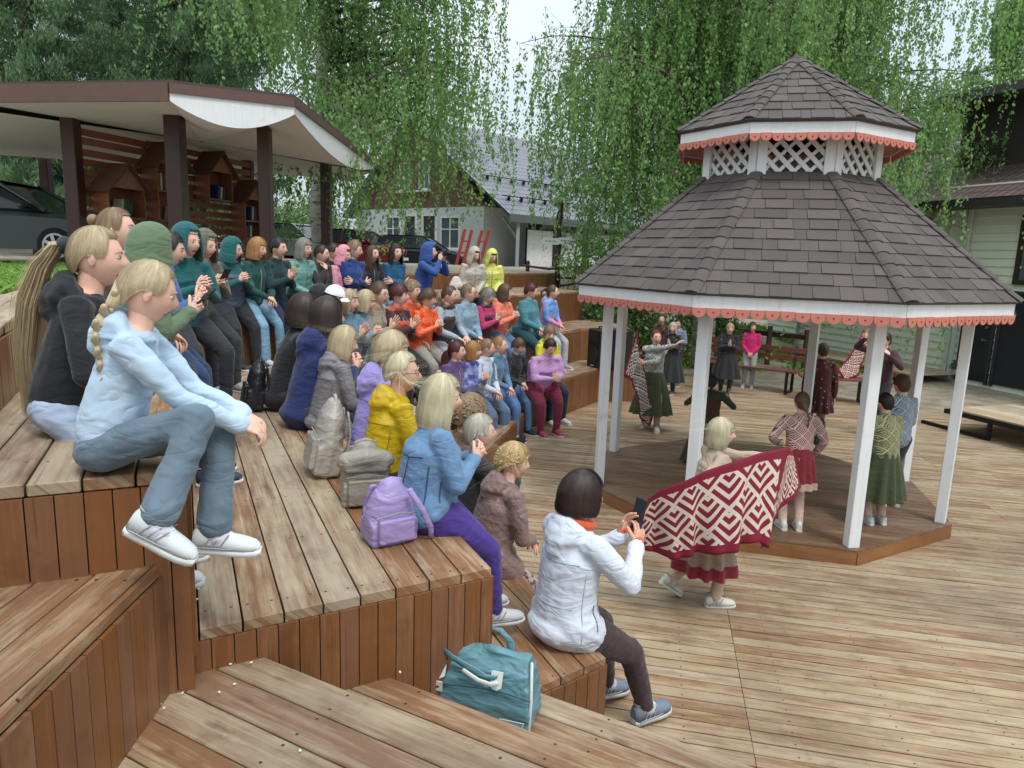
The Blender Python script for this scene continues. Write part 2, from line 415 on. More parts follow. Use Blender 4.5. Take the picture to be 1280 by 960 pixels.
# the boards are laid over a convex hull of the deck outline
def hull(pts):
    pts = sorted(pts); lo = []; up = []
    def cr_(o, a, b): return (a[0] - o[0]) * (b[1] - o[1]) - (a[1] - o[1]) * (b[0] - o[0])
    for q in pts:
        while len(lo) > 1 and cr_(lo[-2], lo[-1], q) <= 0: lo.pop()
        lo.append(q)
    for q in reversed(pts):
        while len(up) > 1 and cr_(up[-2], up[-1], q) <= 0: up.pop()
        up.append(q)
    return lo[:-1] + up[:-1]
HP = hull(deck_poly)
planks(mb, HP, -11.4, .100, .009, 0.0, .035, seams=[(sd0 - 3.1, 1), (sd0, 0), (sd0 + 3.0, 1), (sd0 + 6.1, 1), (sd0 + 9, 1)], zj=.002)
tag(mb.build('wooden_deck', DECK), kind='structure')
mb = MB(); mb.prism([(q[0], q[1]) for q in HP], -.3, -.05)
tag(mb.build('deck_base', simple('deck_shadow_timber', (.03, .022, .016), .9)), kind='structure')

# ================================================================== SEATING TIERS
def siding(mb, a, b, z0, z1, out=.02, pitch=.075, mat=0):
    a = Vector((a[0], a[1], 0)); b = Vector((b[0], b[1], 0)); L = (b - a).length; t_ = (b - a) / L; n = Vector((t_.y, -t_.x, 0))
    k = 0; x = 0
    while x < L:
        x1 = min(L, x + pitch - .004); p = a + t_ * x; q = a + t_ * x1; r = random.random() * 5
        d = random.uniform(0, .002)
        vs = [p + n * (out + d), q + n * (out + d), q, p]; vs = [Vector((v_.x, v_.y, z)) for z in (z0, z1) for v_ in vs]
        fs = [(0, 1, 5, 4), (1, 2, 6, 5), (2, 3, 7, 6), (3, 0, 4, 7), (3, 2, 1, 0), (4, 5, 6, 7)]
        w_ = x1 - x
        uvs = [[(r + z0, 0), (r + z0, w_), (r + z1, w_), (r + z1, 0)]] + [[(r + z0, 0), (r + z0, .02), (r + z1, .02), (r + z1, 0)]] * 3 + [[(r, 0), (r, .02), (r + .02, .02), (r + .02, 0)]] * 2
        mb.add(vs, fs, mat, uvs); x += pitch
def tier(label, regions, edges, ztop, th=.04, group='wooden seating tiers', name='seating_tier', wood_=None, core=None):
    """regions: [(poly, dir, phase)]; edges: [(a, b, z0)] visible risers (wall on the left of a->b seen from the right)"""
    root = empty(name, (0, 0, 0), 0, label, 'seating tier' if name == 'seating_tier' else 'steps', group)
    m1 = MB()
    for poly, d, ph in regions: planks(m1, poly, d, .142, .007, ztop, th, phase=ph)
    m1.build('deck_boards', wood_ or SEAT, root, bevel=.004)
    m2 = MB(); m3 = MB()
    for a, b, z0 in edges:
        siding(m2, a, b, z0, ztop - th - .001, .012)
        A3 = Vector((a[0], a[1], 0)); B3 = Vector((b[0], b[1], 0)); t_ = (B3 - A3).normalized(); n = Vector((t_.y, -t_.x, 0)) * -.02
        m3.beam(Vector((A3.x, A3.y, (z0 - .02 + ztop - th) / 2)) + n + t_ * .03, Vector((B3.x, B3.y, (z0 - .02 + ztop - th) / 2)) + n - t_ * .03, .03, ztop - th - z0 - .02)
    if edges:
        m2.build('siding_boards', SIDE, root)
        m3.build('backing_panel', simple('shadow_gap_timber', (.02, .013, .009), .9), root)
    return root
OV = .035   # overhang of the boards past the siding
def off(p, ang, d):      # shift sideways to the right of direction ang
    return (p[0] + sin(radians(ang)) * d, p[1] - cos(radians(ang)) * d)
phB = -(-sin(radians(115)) * NB[0] + cos(radians(115)) * NB[1]); 
def phase_of(p, ang): return -sin(radians(ang)) * p[0] + cos(radians(ang)) * p[1]

# A: lowest long bench.  near facet, mid facet, right facet
A_back = 1.3
rA = [([NA, (.165, 2.90), (-.03, 2.92), (-.9, 3.9), (-2.1, 7.2), MA], 115, phase_of(NA, 115)),
      ([MA, (-2.1, 7.2), (.75, 13.2), EA], 60, phase_of(MA, 60)),
      ([EA, (.75, 13.2), (1.6, 14.0), (2.3, 14.0), FA], 15, phase_of(EA, 15))]
tier('lowest wooden seating tier with white jacket woman and loudspeaker on it', rA,
     [(NA, MA, 0), (MA, EA, 0), (EA, FA, 0), (FA, (2.3, 14.0), 0), ((.165, 2.90), NA, 0)], A_)
rB = [([NB, dirp(NB, 210.3, 1.55), (-2.4, 5.1), MB_], 115, phase_of(NB, 115)),
      ([MB_, (-2.4, 5.1), (-3.39, 7.15)], 84, phase_of(MB_, 84)),
      ([MB_, (-3.39, 7.15), (1.0, 14.9), EB], 60, phase_of(MB_, 60)),
      ([EB, (1.0, 14.9), (1.9, 15.6), FB], 24, phase_of(EB, 24))]
tier('second wooden tier with lavender backpack and beige backpacks on its boards', rB,
     [(NB, MB_, A_ - .04), (MB_, EB, A_ - .04), (EB, FB, A_ - .04), (FB, (1.9, 15.6), A_ - .2), (dirp(NB, 210.3, 1.55), NB, .0)], B_)
rC = [([NC, dirp(NC, 206, 2.6), (-3.6, 3.9), (-5.0, 8.7), MC], 115, phase_of(NC, 115)),
      ([MC, (-5.0, 8.7), (.55, 17.2), EC], 60, phase_of(MC, 60))]
tier('third wooden tier where the two long haired girls sit', rC,
     [(NC, MC, B_ - .04), (MC, EC, B_ - .04), (EC, (.55, 17.2), 0), (dirp(NC, 206, 2.6), NC, .0)], C_)
kd = [(-2.2, 2.75), (-2.976, 4.112), (-4.719, 7.131), MD]
rD = [([(-1.2, 1.02), (-1.6, .9), MD[0:2] and (-5.35, 8.75), MD], 119, phase_of(MD, 119)),
      ([MD, (-5.4, 9.3), (.1, 18.9), ED], 56, phase_of(MD, 56))]
tier('top wooden kerb tier against the grass and the parking ground', rD,
     [((-1.2, 1.02), MD, C_ - .04), (MD, ED, C_ - .04), (ED, (.1, 18.9), 0)], D_)
# fascia board under the second tier's neighbour: foot step in front of the mid facet
tri = [(-.80, 5.95), (.40, 11.0), (.3, 10.4), MA]
r0 = [([(-.74, 5.75), (.44, 11.0), (-.2, 9.6), (-1.45, 7.35)], 78, phase_of((-.74, 5.75), 78))]
tier('low wooden foot step below the blue jeans row', r0, [((-.74, 5.75), (.44, 11.0), 0)], .3, name='foot_step', group='wooden steps')
# aisle stairs in the foreground
d28 = -28
def offline(offv, along):       # point on the line with normal offset
    c_ = radians(d28); n = (-sin(c_), cos(c_)); tt = (cos(c_), sin(c_)); return (n[0] * offv + tt[0] * along, n[1] * offv + tt[1] * along)
def stair(label, z, o1, o0, al, ar, z0):
    a0, a1, b1, b0 = offline(o0, al), offline(o1, al), offline(o1, ar), offline(o0, ar)
    poly = [a1, a0, b0, b1]
    tier(label, [(poly, d28, phase_of(a1, d28) + .003)], [(b1, a1, z0)], z, name='stair_tread', group='aisle stair treads', wood_=SEAT)
stair('highest aisle stair tread at the bottom of the picture', 1.05, 1.67, .35, -2.6, 4.2, .8)
stair('middle aisle stair tread beside the teal duffel bag', .83, 2.075, 1.2, -2.6, 4.2, .55)
stair('lowest aisle stair tread with teal duffel bag on it', .58, 2.64, 1.6, -2.2, 4.2, 0)
# raised aisle block left foreground (1.5 m)
bl = [(-1.045, .2), (-1.06, 1.36), (-1.105, 2.30), (-1.35, 2.22), (-2.6, 1.75), (-2.6, .2)]
tier('raised wooden landing at the left foreground below the girls', [(bl, 92, phase_of((-1.05, .2), 92))],
     [((-1.045, .2), (-1.06, 1.36), .5), ((-1.06, 1.36), (-1.105, 2.27), .5)], 1.5, name='stair_landing', group='wooden steps')
# ================================================================== GAZEBO
GC = Vector((2.7226, 7.5627, 0)); GA = -1.4333
def oc(R, z, k): a = GA + k * pi / 4; return Vector((GC.x + R * cos(a), GC.y + R * sin(a), z))
t = NT('roof_shingle'); g = t.n('NewGeometry'); rnd = g.outputs['Random Per Island']; v = t.coord('Object'); n = t.noise(v, 160, 3, .7); n2 = t.noise(v, 7, 3)
c = t.mix(rnd, srgb(66, 58, 57), srgb(90, 80, 77)); c = t.mix(n, mul_c := (.5, .5, .5), c, 'MULTIPLY') if False else t.mix(t.math('MULTIPLY', n, .35), c, srgb(130, 120, 118))
c = t.mix(t.math('MULTIPLY', n2, .25), c, srgb(60, 54, 52)); t.col(c); t.set(roughness=.9); t.bump(n, .5, .006); SHING = t.mat
gz = empty('gazebo', GC, 0, 'octagonal white gazebo with two tier brown shingle roof and coral scalloped trim', 'gazebo')
def gpart(mb, name, mats, **k):
    o = mb.build(name, mats, None, **k); o.parent = gz; o.matrix_parent_inverse = Matrix.Translation(-GC); return o
# platform
mb = MB(); Rp, zp = 1.8753, .137
pp = [(oc(Rp, 0, k).x, oc(Rp, 0, k).y) for k in range(8)]
planks(mb, pp, -14, .105, .005, zp, .03)
gpart(mb, 'platform_boards', PLAT)
mb = MB()
for k in range(8):
    a, b = oc(Rp - .012, zp / 2 - .008, k), oc(Rp - .012, zp / 2 - .008, k + 1); mb.beam(a, b, .028, zp - .02)
gpart(mb, 'platform_fascia', FASC)
# posts: two boards each (pairs) as square posts
Rb, zt = 1.775, 2.16
for k in range(8):
    a = GA + k * pi / 4; R = Matrix.Rotation(a + pi / 8 * 0, 3, 'Z'); mb = MB(); c0 = oc(Rb, 0, k)
    mb.box((c0.x, c0.y, (zp + zt) / 2), (.088, .105, zt - zp), R)
    gpart(mb, 'post', WHITEP, bevel=.004)
    if k == 6:
        pass
Re, ze = 2.1046, 2.2595; Ru, zu = 1.1505, 3.7674; Rc, zc = .8755, 3.3484; za = 4.5329
# beams ring on posts + soffit
mb = MB()
for k in range(8): mb.beam(oc(Rb, zt - .06, k), oc(Rb, zt - .06, k + 1), .05, .12)
gpart(mb, 'ring_beam', WHITEP)
mb = MB()
for k in range(8):
    mb.add([oc(Re - .03, zt + .012, k), oc(Re - .03, zt + .012, k + 1), oc(.3, 2.95, k + 1), oc(.3, 2.95, k)], [(0, 1, 2, 3)])
gpart(mb, 'soffit', WHITEP)
def fascia(R, ztop, h, name):
    mb = MB()
    for k in range(8): mb.beam(oc(R, ztop - h / 2, k), oc(R, ztop - h / 2, k + 1), .022, h)
    gpart(mb, name, WHITEP)
fascia(Re - .02, ze - .012, .115, 'eave_fascia'); fascia(Ru - .02, zu - .012, .11, 'eave_fascia')
def scallops(R, ztop, r, n, name):
    mb = MB()
    for k in range(8):
        a, b = oc(R, ztop, k), oc(R, ztop, k + 1); L = (b - a).length; t_ = (b - a) / L; nn = Vector((t_.y, -t_.x, 0))
        pitch = L / n
        for i in range(n):
            c0 = a + t_ * pitch * (i + .5); q = [(-pitch / 2 + .002, 0)] + [(cos(pi + pi * j / 10) * (pitch / 2 - .002), -.022 + sin(pi + pi * j / 10) * pitch * .49) for j in range(11)] + [(pitch / 2 - .002, 0)]
            dz = random.uniform(-.003, .003)
            q = [(x_, y_ + dz) for x_, y_ in q]
            mb.prism(q, 0, .014, 0, T=lambda x, y, z: c0 + t_ * x + nn * (z + .012) + Vector((0, 0, y)))
            mb.prism([(cos(2 * pi * j / 8) * .007, -.035 + sin(2 * pi * j / 8) * .007) for j in range(8)], 0, .002, 1, T=lambda x, y, z: c0 + t_ * x + nn * (z + .0265) + Vector((0, 0, y)))
    gpart(mb, name, [CORAL, simple('peg_hole', srgb(90, 40, 34), .8)])
scallops(Re - .02, ze - .125, .06, 14, 'scalloped_trim'); scallops(Ru - .02, zu - .12, .05, 9, 'scalloped_trim')
mb = MB()
for k in range(8):
    mb.add([oc(Ru - .03, zu - .11, k), oc(Ru - .03, zu - .11, k + 1), oc(Rc - .06, zu - .05, k + 1), oc(Rc - .06, zu - .05, k)], [(0, 1, 2, 3)])
gpart(mb, 'cupola_soffit', CORAL)
# cupola posts + lattice
for k in range(8):
    mb = MB()
    for s_ in (0, 1):
        a, b = oc(Rc, 0, k), oc(Rc, 0, k + (1 if s_ else -1)); t_ = (b - a).normalized()
        p0 = a + t_ * .045; mb.beam(Vector((p0.x, p0.y, zc - .06)), Vector((p0.x, p0.y, zu - .06)), .085, .03, up=(t_.y, -t_.x, 0))
    gpart(mb, 'cupola_post', WHITEP)
mb = MB()
for k in range(8):
    a, b = oc(Rc - .03, 0, k), oc(Rc - .03, 0, k + 1); L = (b - a).length; t_ = (b - a) / L; nn = Vector((t_.y, -t_.x, 0)); H = zu - zc - .04
    for lay, sg in ((0, -1), (1, 1)):
        x = -H
        while x < L:
            wl = .058 if lay == 0 else .044; q = [(x, 0), (x + wl, 0), (x + wl + H, H), (x + H, H)]
            if sg < 0: q = [(L - p_[0], p_[1]) for p_ in q][::-1]
            q = clip(q, -1, 0, -.05); q = clip(q, 1, 0, L - .05) if len(q) > 2 else q
            if len(q) > 2: mb.prism(q, 0, .012, 0, T=lambda x_, y_, z_: a + t_ * x_ + nn * (z_ - .013 * lay) + Vector((0, 0, zc + y_)))
            x += .135
gpart(mb, 'cupola_lattice', WHITEP)
# shingles
def shingled(R0, z0, R1, z1, rows, tabw, name, ridge_r):
    mb = MB()
    for k in range(8):
        mr = MB(); a0, b0 = oc(R0, z0, k), oc(R0, z0, k + 1); a1, b1 = oc(R1, z1, k), oc(R1, z1, k + 1)
        m0, m1_ = (a0 + b0) / 2, (a1 + b1) / 2; up = (m1_ - m0); H = up.length; up.normalize(); t_ = (b0 - a0).normalized(); nn = t_.cross(up).normalized()
        if nn.z < 0: nn = -nn
        w0, w1 = (b0 - a0).length / 2, (b1 - a1).length / 2
        T = lambda x, y, z: m0 + t_ * x + up * y + nn * z
        mb.prism([(-w0, 0), (w0, 0), (w1, H), (-w1, H)], -.03, 0, 0, T=T)
        rh = H / rows
        for r in range(rows):
            y0 = r * rh - (.015 if r == 0 else 0); y1 = (r + 1) * rh + .0
            x = -w0 - random.uniform(0, tabw); hi = random.random() < .5
            while x < w0:
                wd = tabw * random.uniform(.75, 1.3) if hi else tabw * random.uniform(.45, .8)
                q = [(x, y0), (x + wd - .004, y0), (x + wd - .004, y1), (x, y1)]
                # clip to trapezoid sides
                sl = (w0 - w1) / H
                q = clip(q, 1, sl, w0); q = clip(q, -1, sl, w0) if len(q) > 2 else q
                if len(q) > 2:
                    z_ = .016 if hi else .010
                    n_ = len(q); vs = [T(p_[0], p_[1], (z_ if p_[1] < y0 + rh * .5 else .004)) for p_ in q] + [T(p_[0], p_[1], -.002) for p_ in q]
                    fs = [tuple(range(n_))] + [(i, n_ + i, n_ + (i + 1) % n_, (i + 1) % n_) for i in range(n_)]
                    mb.add(vs, fs)
                x += wd; hi = not hi
        # hip caps along the edge a0->a1
        hd = (a1 - a0); HL = hd.length; hd.normalize(); cnt = int(HL / .135); sd_ = Vector((-sin(GA + k * pi / 4), cos(GA + k * pi / 4), 0)); hn = hd.cross(sd_).normalized()
        if hn.z < 0: hn = -hn
        for i in range(cnt + 1):
            s0 = i * HL / cnt - .01; s1 = min(HL, s0 + .17)
            P = []
            for s_, lift in ((s0, .024), (s1, .012)):
                row = []
                for j in range(7):
                    a = (j - 3) / 3; row.append(a0 + hd * s_ + sd_ * (a * ridge_r) + hn * (lift + .012 - abs(a) ** 2.2 * ridge_r * .42))
                P.append(row)
            P = [[q_ - hn * .012 for q_ in P[0]]] + P
            mr.grid(P)
        gpart(mr, 'hip_cap', SHING)
    gpart(mb, name, SHING)
shingled(Re + .02, ze - .005, Rc - .03, zc + .0, 12, .21, 'lower_roof', .066)
shingled(Ru + .02, zu - .005, .03, za - .02, 8, .18, 'upper_roof', .055)
mb = MB(); mb.ell((GC.x, GC.y, za - .02), (.08, .08, .035), 12, 6); gpart(mb, 'roof_cap', SHING, smooth=True)

# ================================================================== BOOK SHELTER
sh_root = empty('open_shelter', (-3.6, 10.4, D_), 0, 'open brown shelter with white curved fascia boards and slatted back wall', 'shelter')
def spart(mb, name, mats, root=None, **k):
    root = root or sh_root; o = mb.build(name, mats, None, **k); o.parent = root; o.matrix_parent_inverse = root.matrix_world.inverted() if False else Matrix.Translation(-Vector(root.location)); return o
def at_px(px, y, z=None, py=None):
    """world point seen in column px at distance y on level z"""
    # iterate: column px depends on row
    P = D(px, py if py is not None else 300, y); return P
def colpt(px, py, y): return D(px, py, y)
posts = [(92, 215, 10.8, .2), (221, 215, 10.3, .22), (332, 225, 10.6, .17), (408, 250, 14.6, .19), (311, 250, 14.8, .19), (60, 250, 15.5, .19)]
pb = []
ztops = [None] * 6
for px, py, y, wd in posts:
    P = D(px, py, y); pb.append(P); mb = MB()
    mb.box((P.x, P.y, (D_ - .2 + 4.35) / 2), (wd, wd, 4.35 - D_ + .2)); spart(mb, 'post', DARKW, bevel=.01)
# roof: outline points (plan) with heights; eaves straight on the left, curved white fascia on the right
c1 = D(212, 118, 9.0); c2 = D(368, 130, 9.6); c3 = D(463, 206, 15.5); c4 = Vector((-4.2, 17.5, 4.35)); c5 = Vector((-13.0, 14.0, 4.35)); c0 = D(-60, 121, 9.6)
zr = 4.38
outl = [Vector((c0.x, c0.y, zr)), Vector((c1.x, c1.y, zr)), Vector((c2.x, c2.y, zr)), Vector((c3.x, c3.y, zr)), Vector((c4.x, c4.y, zr)), Vector((c5.x, c5.y, zr))]
apex = Vector((-5.6, 13.2, 4.62))
mb = MB()
for i in range(6):
    a, b = outl[i], outl[(i + 1) % 6]; u = Vector((0, 0, .05))
    mb.add([a + u, b + u, apex + u, a, b, apex], [(0, 1, 2), (5, 4, 3), (0, 3, 4, 1)])
spart(mb, 'roof_sheet', simple('roof_sheet_brown', srgb(66, 50, 48), .5))
# soffit (pale boards) slightly vaulted
mb = MB(); cen = Vector((-5.4, 12.6, 4.27))
for i in range(6):
    a, b = outl[i], outl[(i + 1) % 6]; n_ = 12; P = []
    for r in range(7):
        row = []
        for j in range(n_ + 1):
            q = a.lerp(b, j / n_); q = Vector((q.x, q.y, 0)); cc = Vector((cen.x, cen.y, 0)); f_ = r / 6
            ez = zr - .09 - (.10 + .24 * sin(pi * j / n_) ** .9) + .012 if i in (1, 2) else (zr - .26 if i in (3,) else 4.15)
            z_ = (ez if i else 4.24) * (1 - f_) + 4.22 * f_
            qq = q.lerp(cc, f_ * .98 + .01); row.append(Vector((qq.x, qq.y, z_ if f_ > 0 else z_)))
        P.append(row)
    mb.grid(P)
spart(mb, 'soffit', simple('soffit_white', (.78, .79, .78), .6, var=.05, scale=3), smooth=True)
for i in (0, 1, 2, 3):
    a, b = outl[i], outl[(i + 1) % 6]; t_ = (b - a).normalized(); n_ = Vector((t_.y, -t_.x, 0))
    mb = MB(); mb.beam(a + n_ * .02 + Vector((0, 0, -.045 if i else -.09)), b + n_ * .02 + Vector((0, 0, -.045 if i else -.09)), .03, .11 if i else .22)
    spart(mb, 'roof_edge_board', simple('fascia_brown', srgb(92, 66, 58), .6, var=.2, scale=5))
    if i in (1, 2, 3):
        mb = MB(); P1 = []; P2 = []
        for j in range(25):
            f_ = j / 24; q = a.lerp(b, f_); dep = .10 + .24 * sin(pi * f_) ** .9 if i < 3 else .18
            P1.append(Vector((q.x, q.y, zr - .09))); P2.append(Vector((q.x, q.y, zr - .09 - dep)))
        off_ = n_ * .008
        mb.grid([[p_ + off_ for p_ in P1], [p_ + off_ for p_ in P2], [p_ - off_ * 2 for p_ in P2], [p_ - off_ * 2 for p_ in P1]])
        spart(mb, 'curved_fascia', WHITEP)
# slatted wall
sw = empty('slat_wall', (-6, 12.5, D_), 0, 'dark brown slatted screen wall inside the shelter with gaps between slats', 'slatted screen')
wa, wb = D(101, 240, 10.9), D(313, 240, 14.7); mb = MB(); dirw = Vector((wb.x - wa.x, wb.y - wa.y, 0)).normalized(); nw = Vector((dirw.y, -dirw.x, 0))
z_ = D_ + .05
k = 0
while z_ < 4.1:
    top = .125
    for j in range(3):
        q0 = wa.lerp(wb, j / 3); q1 = wa.lerp(wb, (j + 1) / 3); dz = random.uniform(-.012, .012)
        mb.beam(Vector((q0.x, q0.y, z_ + dz)), Vector((q1.x, q1.y, z_ + dz)), .022, .102)
    z_ += .148
spart(mb, 'slats', REDW, sw)
mb = MB()
for f_ in (0, .33, .66, 1):
    q = wa.lerp(wb, f_) - nw * .04; mb.box((q.x, q.y, (D_ + 4.1) / 2), (.06, .06, 4.1 - D_))
spart(mb, 'batten', DARKW, sw)
# book houses (cabinets with gabled tops) on the slatted wall
BOOKC = [simple('book_' + n_, c_, .6) for n_, c_ in (('slate', srgb(70, 86, 92)), ('green', srgb(40, 84, 66)), ('cream', srgb(196, 190, 172)), ('blue', srgb(40, 66, 120)), ('grey', srgb(120, 124, 120)), ('navy', srgb(34, 44, 74)))]
def f_of(px): P = hit(px, 250, (wa.x, wa.y), degrees(atan2(dirw.y, dirw.x))); return (Vector((P.x, P.y, 0)) - Vector((wa.x, wa.y, 0))).dot(dirw) / (Vector((wb.x, wb.y, 0)) - Vector((wa.x, wa.y, 0))).length
def z_of(px, py): return hit(px, py, (wa.x, wa.y), degrees(atan2(dirw.y, dirw.x))).z
def book_house(label, f, zb, zt_, wd, shelves, books, dep=.32, gable=.34):
    q = wa.lerp(wb, f) + nw * .03; root = empty('book_cabinet', (q.x, q.y, zb), atan2(dirw.y, dirw.x), label, 'book cabinet', 'house shaped book cabinets')
    H = zt_ - zb; mb = MB()
    for x in (-wd / 2, wd / 2): mb.beam((x, -dep / 2, 0), (x, -dep / 2, H), .025, dep, up=(0, 1, 0))
    mb.beam((-wd / 2, -dep / 2, .0), (wd / 2, -dep / 2, 0), dep, .03); mb.beam((-wd / 2, -.01, H / 2), (wd / 2, -.01, H / 2), .02, H)
    for s_ in shelves: mb.beam((-wd / 2, -dep / 2, s_ * H), (wd / 2, -dep / 2, s_ * H), dep, .025)
    mb.prism([(-wd / 2 - .01, H), (wd / 2 + .01, H), (0, H + gable)], -.01, .015, T=lambda x, y, z: Vector((x, -dep + z, y)))
    mb.build('cabinet_box', REDW, root)
    for s_ in (-1, 1):
        mb = MB(); mb.beam((s_ * (wd / 2 + .09), -dep / 2 - .02, H - .07), (s_ * -.012, -dep / 2 - .02, H + gable + .03), dep + .16, .022, up=(s_, 0, 1)); mb.build('roof_board', simple('felt_brown', srgb(96, 66, 52), .8), root)
    for (s_, x0, n_, lean_) in books:
        zb_ = (([0] + shelves)[s_]) * H + .02; x = x0
        for i in range(n_):
            th = random.uniform(.02, .05); hh = random.uniform(.2, .27); mb = MB(); R = Matrix.Rotation(radians(random.uniform(-3, 3) + lean_), 3, 'Y')
            mb.box((x + th / 2, -dep * .5, zb_ + hh / 2), (th - .003, .18, hh), R)
            o = mb.build('book', random.choice(BOOKC)); o.parent = None
            o.matrix_world = root.matrix_basis.copy(); x += th
            kinds = {'book_slate': 'slate grey', 'book_green': 'green', 'book_cream': 'cream', 'book_blue': 'blue', 'book_grey': 'grey', 'book_navy': 'navy'}
            BK.append((o, root, kinds[o.data.materials[0].name], label, i, s_, len(shelves)))
BK = []
book_house('low wide book cabinet nearest the left shelter post', f_of(137), z_of(137, 272), z_of(137, 236), .70, [], [(0, -.05, 6, 8)])
book_house('tall double shelf book cabinet with green books behind the middle post', f_of(196), z_of(196, 276), z_of(196, 207), .66, [.52], [(0, .05, 4, 10), (1, -.2, 8, 0)])
book_house('higher small book cabinet with a pointed roof right of the middle post', f_of(257), z_of(257, 250), z_of(257, 216), .62, [], [(0, .0, 5, 6)])
book_house('book cabinet with blue books nearest the right end of the slatted wall', f_of(300), z_of(300, 298), z_of(300, 250), .62, [.45], [(0, -.2, 4, 4), (1, -.05, 5, 4)])
ORD = ['leftmost', 'second', 'third', 'fourth', 'fifth', 'sixth', 'seventh', 'eighth', 'ninth']
for (o, root, cn, lab, i, sh_i, nsh) in BK:
    short = 'low wide' if lab.startswith('low') else 'tall double shelf' if lab.startswith('tall') else 'higher small' if lab.startswith('higher') else 'right hand'
    tag(o, ('%s %s book' % (ORD[i], cn)) + (' on the %s shelf' % ('upper' if sh_i else 'lower') if nsh else '') + ' of the ' + short + ' book cabinet', 'book', 'books in the house shaped cabinets')

# ================================================================== HOUSE (white walls, grey tile roof)
PLASTER = simple('white_plaster', (.62, .64, .65), .8, var=.06, scale=3)
t = NT('roof_tile_metal'); v = t.coord('UV'); br = t.n('TexBrick'); br.inputs['Scale'].default_value = 1; br.offset = 0; br.inputs['Mortar Size'].default_value = .035; br.inputs['Mortar Smooth'].default_value = .6
br.inputs['Brick Width'].default_value = .22; br.inputs['Row Height'].default_value = .35; br.inputs['Color1'].default_value = (*srgb(112, 112, 120), 1); br.inputs['Color2'].default_value = (*srgb(126, 126, 134), 1); br.inputs['Mortar'].default_value = (*srgb(52, 50, 62), 1)
t.l(v, br.inputs['Vector']); t.col(br.outputs[0]); t.set(roughness=.45); t.bump(br.outputs['Fac'], -.6, .03); TILE = t.mat
GLASS = simple('window_glass', (.10, .13, .15), .08, var=.3, scale=1.5)
DARKD = simple('dark_door', (.03, .03, .035), .5)
WHITEF = simple('white_frame', (.75, .76, .77), .5, var=.04)
HB = D(605, 262, 30.0); HL_ = D(446, 262, 36.0); cor = Vector((HB.x, HB.y, 0)); lef = Vector((HL_.x, HL_.y, 0))
gx = (lef - cor); GW = gx.length; gx.normalize(); lx = Vector((-gx.y, gx.x, 0)); lx = lx if lx.x > 0 else -lx
z0h = 1.7; ze_h = 4.45; LL = 15.0
house = empty('house', cor + Vector((0, 0, z0h)), 0, 'white plastered house with steep grey tiled roof behind the parked black car', 'house')
def hp(mb, name, mats, parent=None, **k):
    o = mb.build(name, mats, None, **k); o.parent = house; o.matrix_parent_inverse = Matrix.Translation(-Vector(house.location)); return o
def W(u, l, z): return cor + gx * u + lx * l + Vector((0, 0, z))
mb = MB(); pts4 = [W(0, 0, 0), W(GW, 0, 0), W(GW, LL, 0), W(0, LL, 0)]
mb.prism([(p_.x, p_.y) for p_ in pts4], z0h - .8, ze_h); hp(mb, 'wall', PLASTER)
apz = 8.4
mb = MB(); mb.add([W(-.1, .0, ze_h), W(GW + .1, .0, ze_h), W(GW / 2, .0, apz - .1), W(-.1, .15, ze_h), W(GW + .1, .15, ze_h), W(GW / 2, .15, apz - .1)], [(0, 1, 2), (5, 4, 3), (0, 3, 4, 1)])
hp(mb, 'gable_boards', simple('gable_brown', srgb(112, 84, 66), .8, var=.25, scale=4))
mb = MB()
for sd_, uo in ((0, -1.9), (1, GW + .5)):
    e0 = W(uo if sd_ == 0 else GW + .5, -.5, ze_h - (.35 if sd_ == 0 else .3)); e1 = W(uo if sd_ == 0 else GW + .5, LL, ze_h - (.35 if sd_ == 0 else .3))
    r0_, r1_ = W(GW / 2, -.5, apz), W(GW / 2, LL, apz); n_ = Vector((0, 0, -.1)); sl = (r0_ - e0).length; LLr = (r1_ - r0_).length
    uvq = [(0, 0), (LLr, 0), (LLr, sl), (0, sl)]
    mb.add([e0, e1, r1_, r0_, e0 + n_, e1 + n_, r1_ + n_, r0_ + n_], [(0, 1, 2, 3), (7, 6, 5, 4), (0, 4, 5, 1), (3, 7, 4, 0), (1, 5, 6, 2)], 0, [uvq, uvq, [(0, 0)] * 4, [(0, 0)] * 4, [(0, 0)] * 4])
hp(mb, 'roof', TILE)
mb = MB()   # snow guards
for fz in (.14, .34):
    a, b = W(-1.9, 0, 0), W(GW / 2, 0, 0); sl0 = Vector((W(-1.9, 0, ze_h - .35))); sl1 = W(GW / 2, 0, apz)
    for i in range(int(LL / .75)):
        q = sl0.lerp(sl1, fz) + lx * (i * .75 + .4) + Vector((0, 0, .1)); mb.box(q, (.12, .3, .14))
    q0 = sl0.lerp(sl1, fz) + Vector((0, 0, .16)); mb.beam(q0, q0 + lx * LL, .04, .04)
hp(mb, 'snow_guards', BLACKM)
mb = MB(); mb.beam(W(-1.9, -.5, ze_h - .5), W(-1.9, LL, ze_h - .5), .06, .3); hp(mb, 'eave_board', simple('grey_eave', srgb(84, 88, 92), .6))
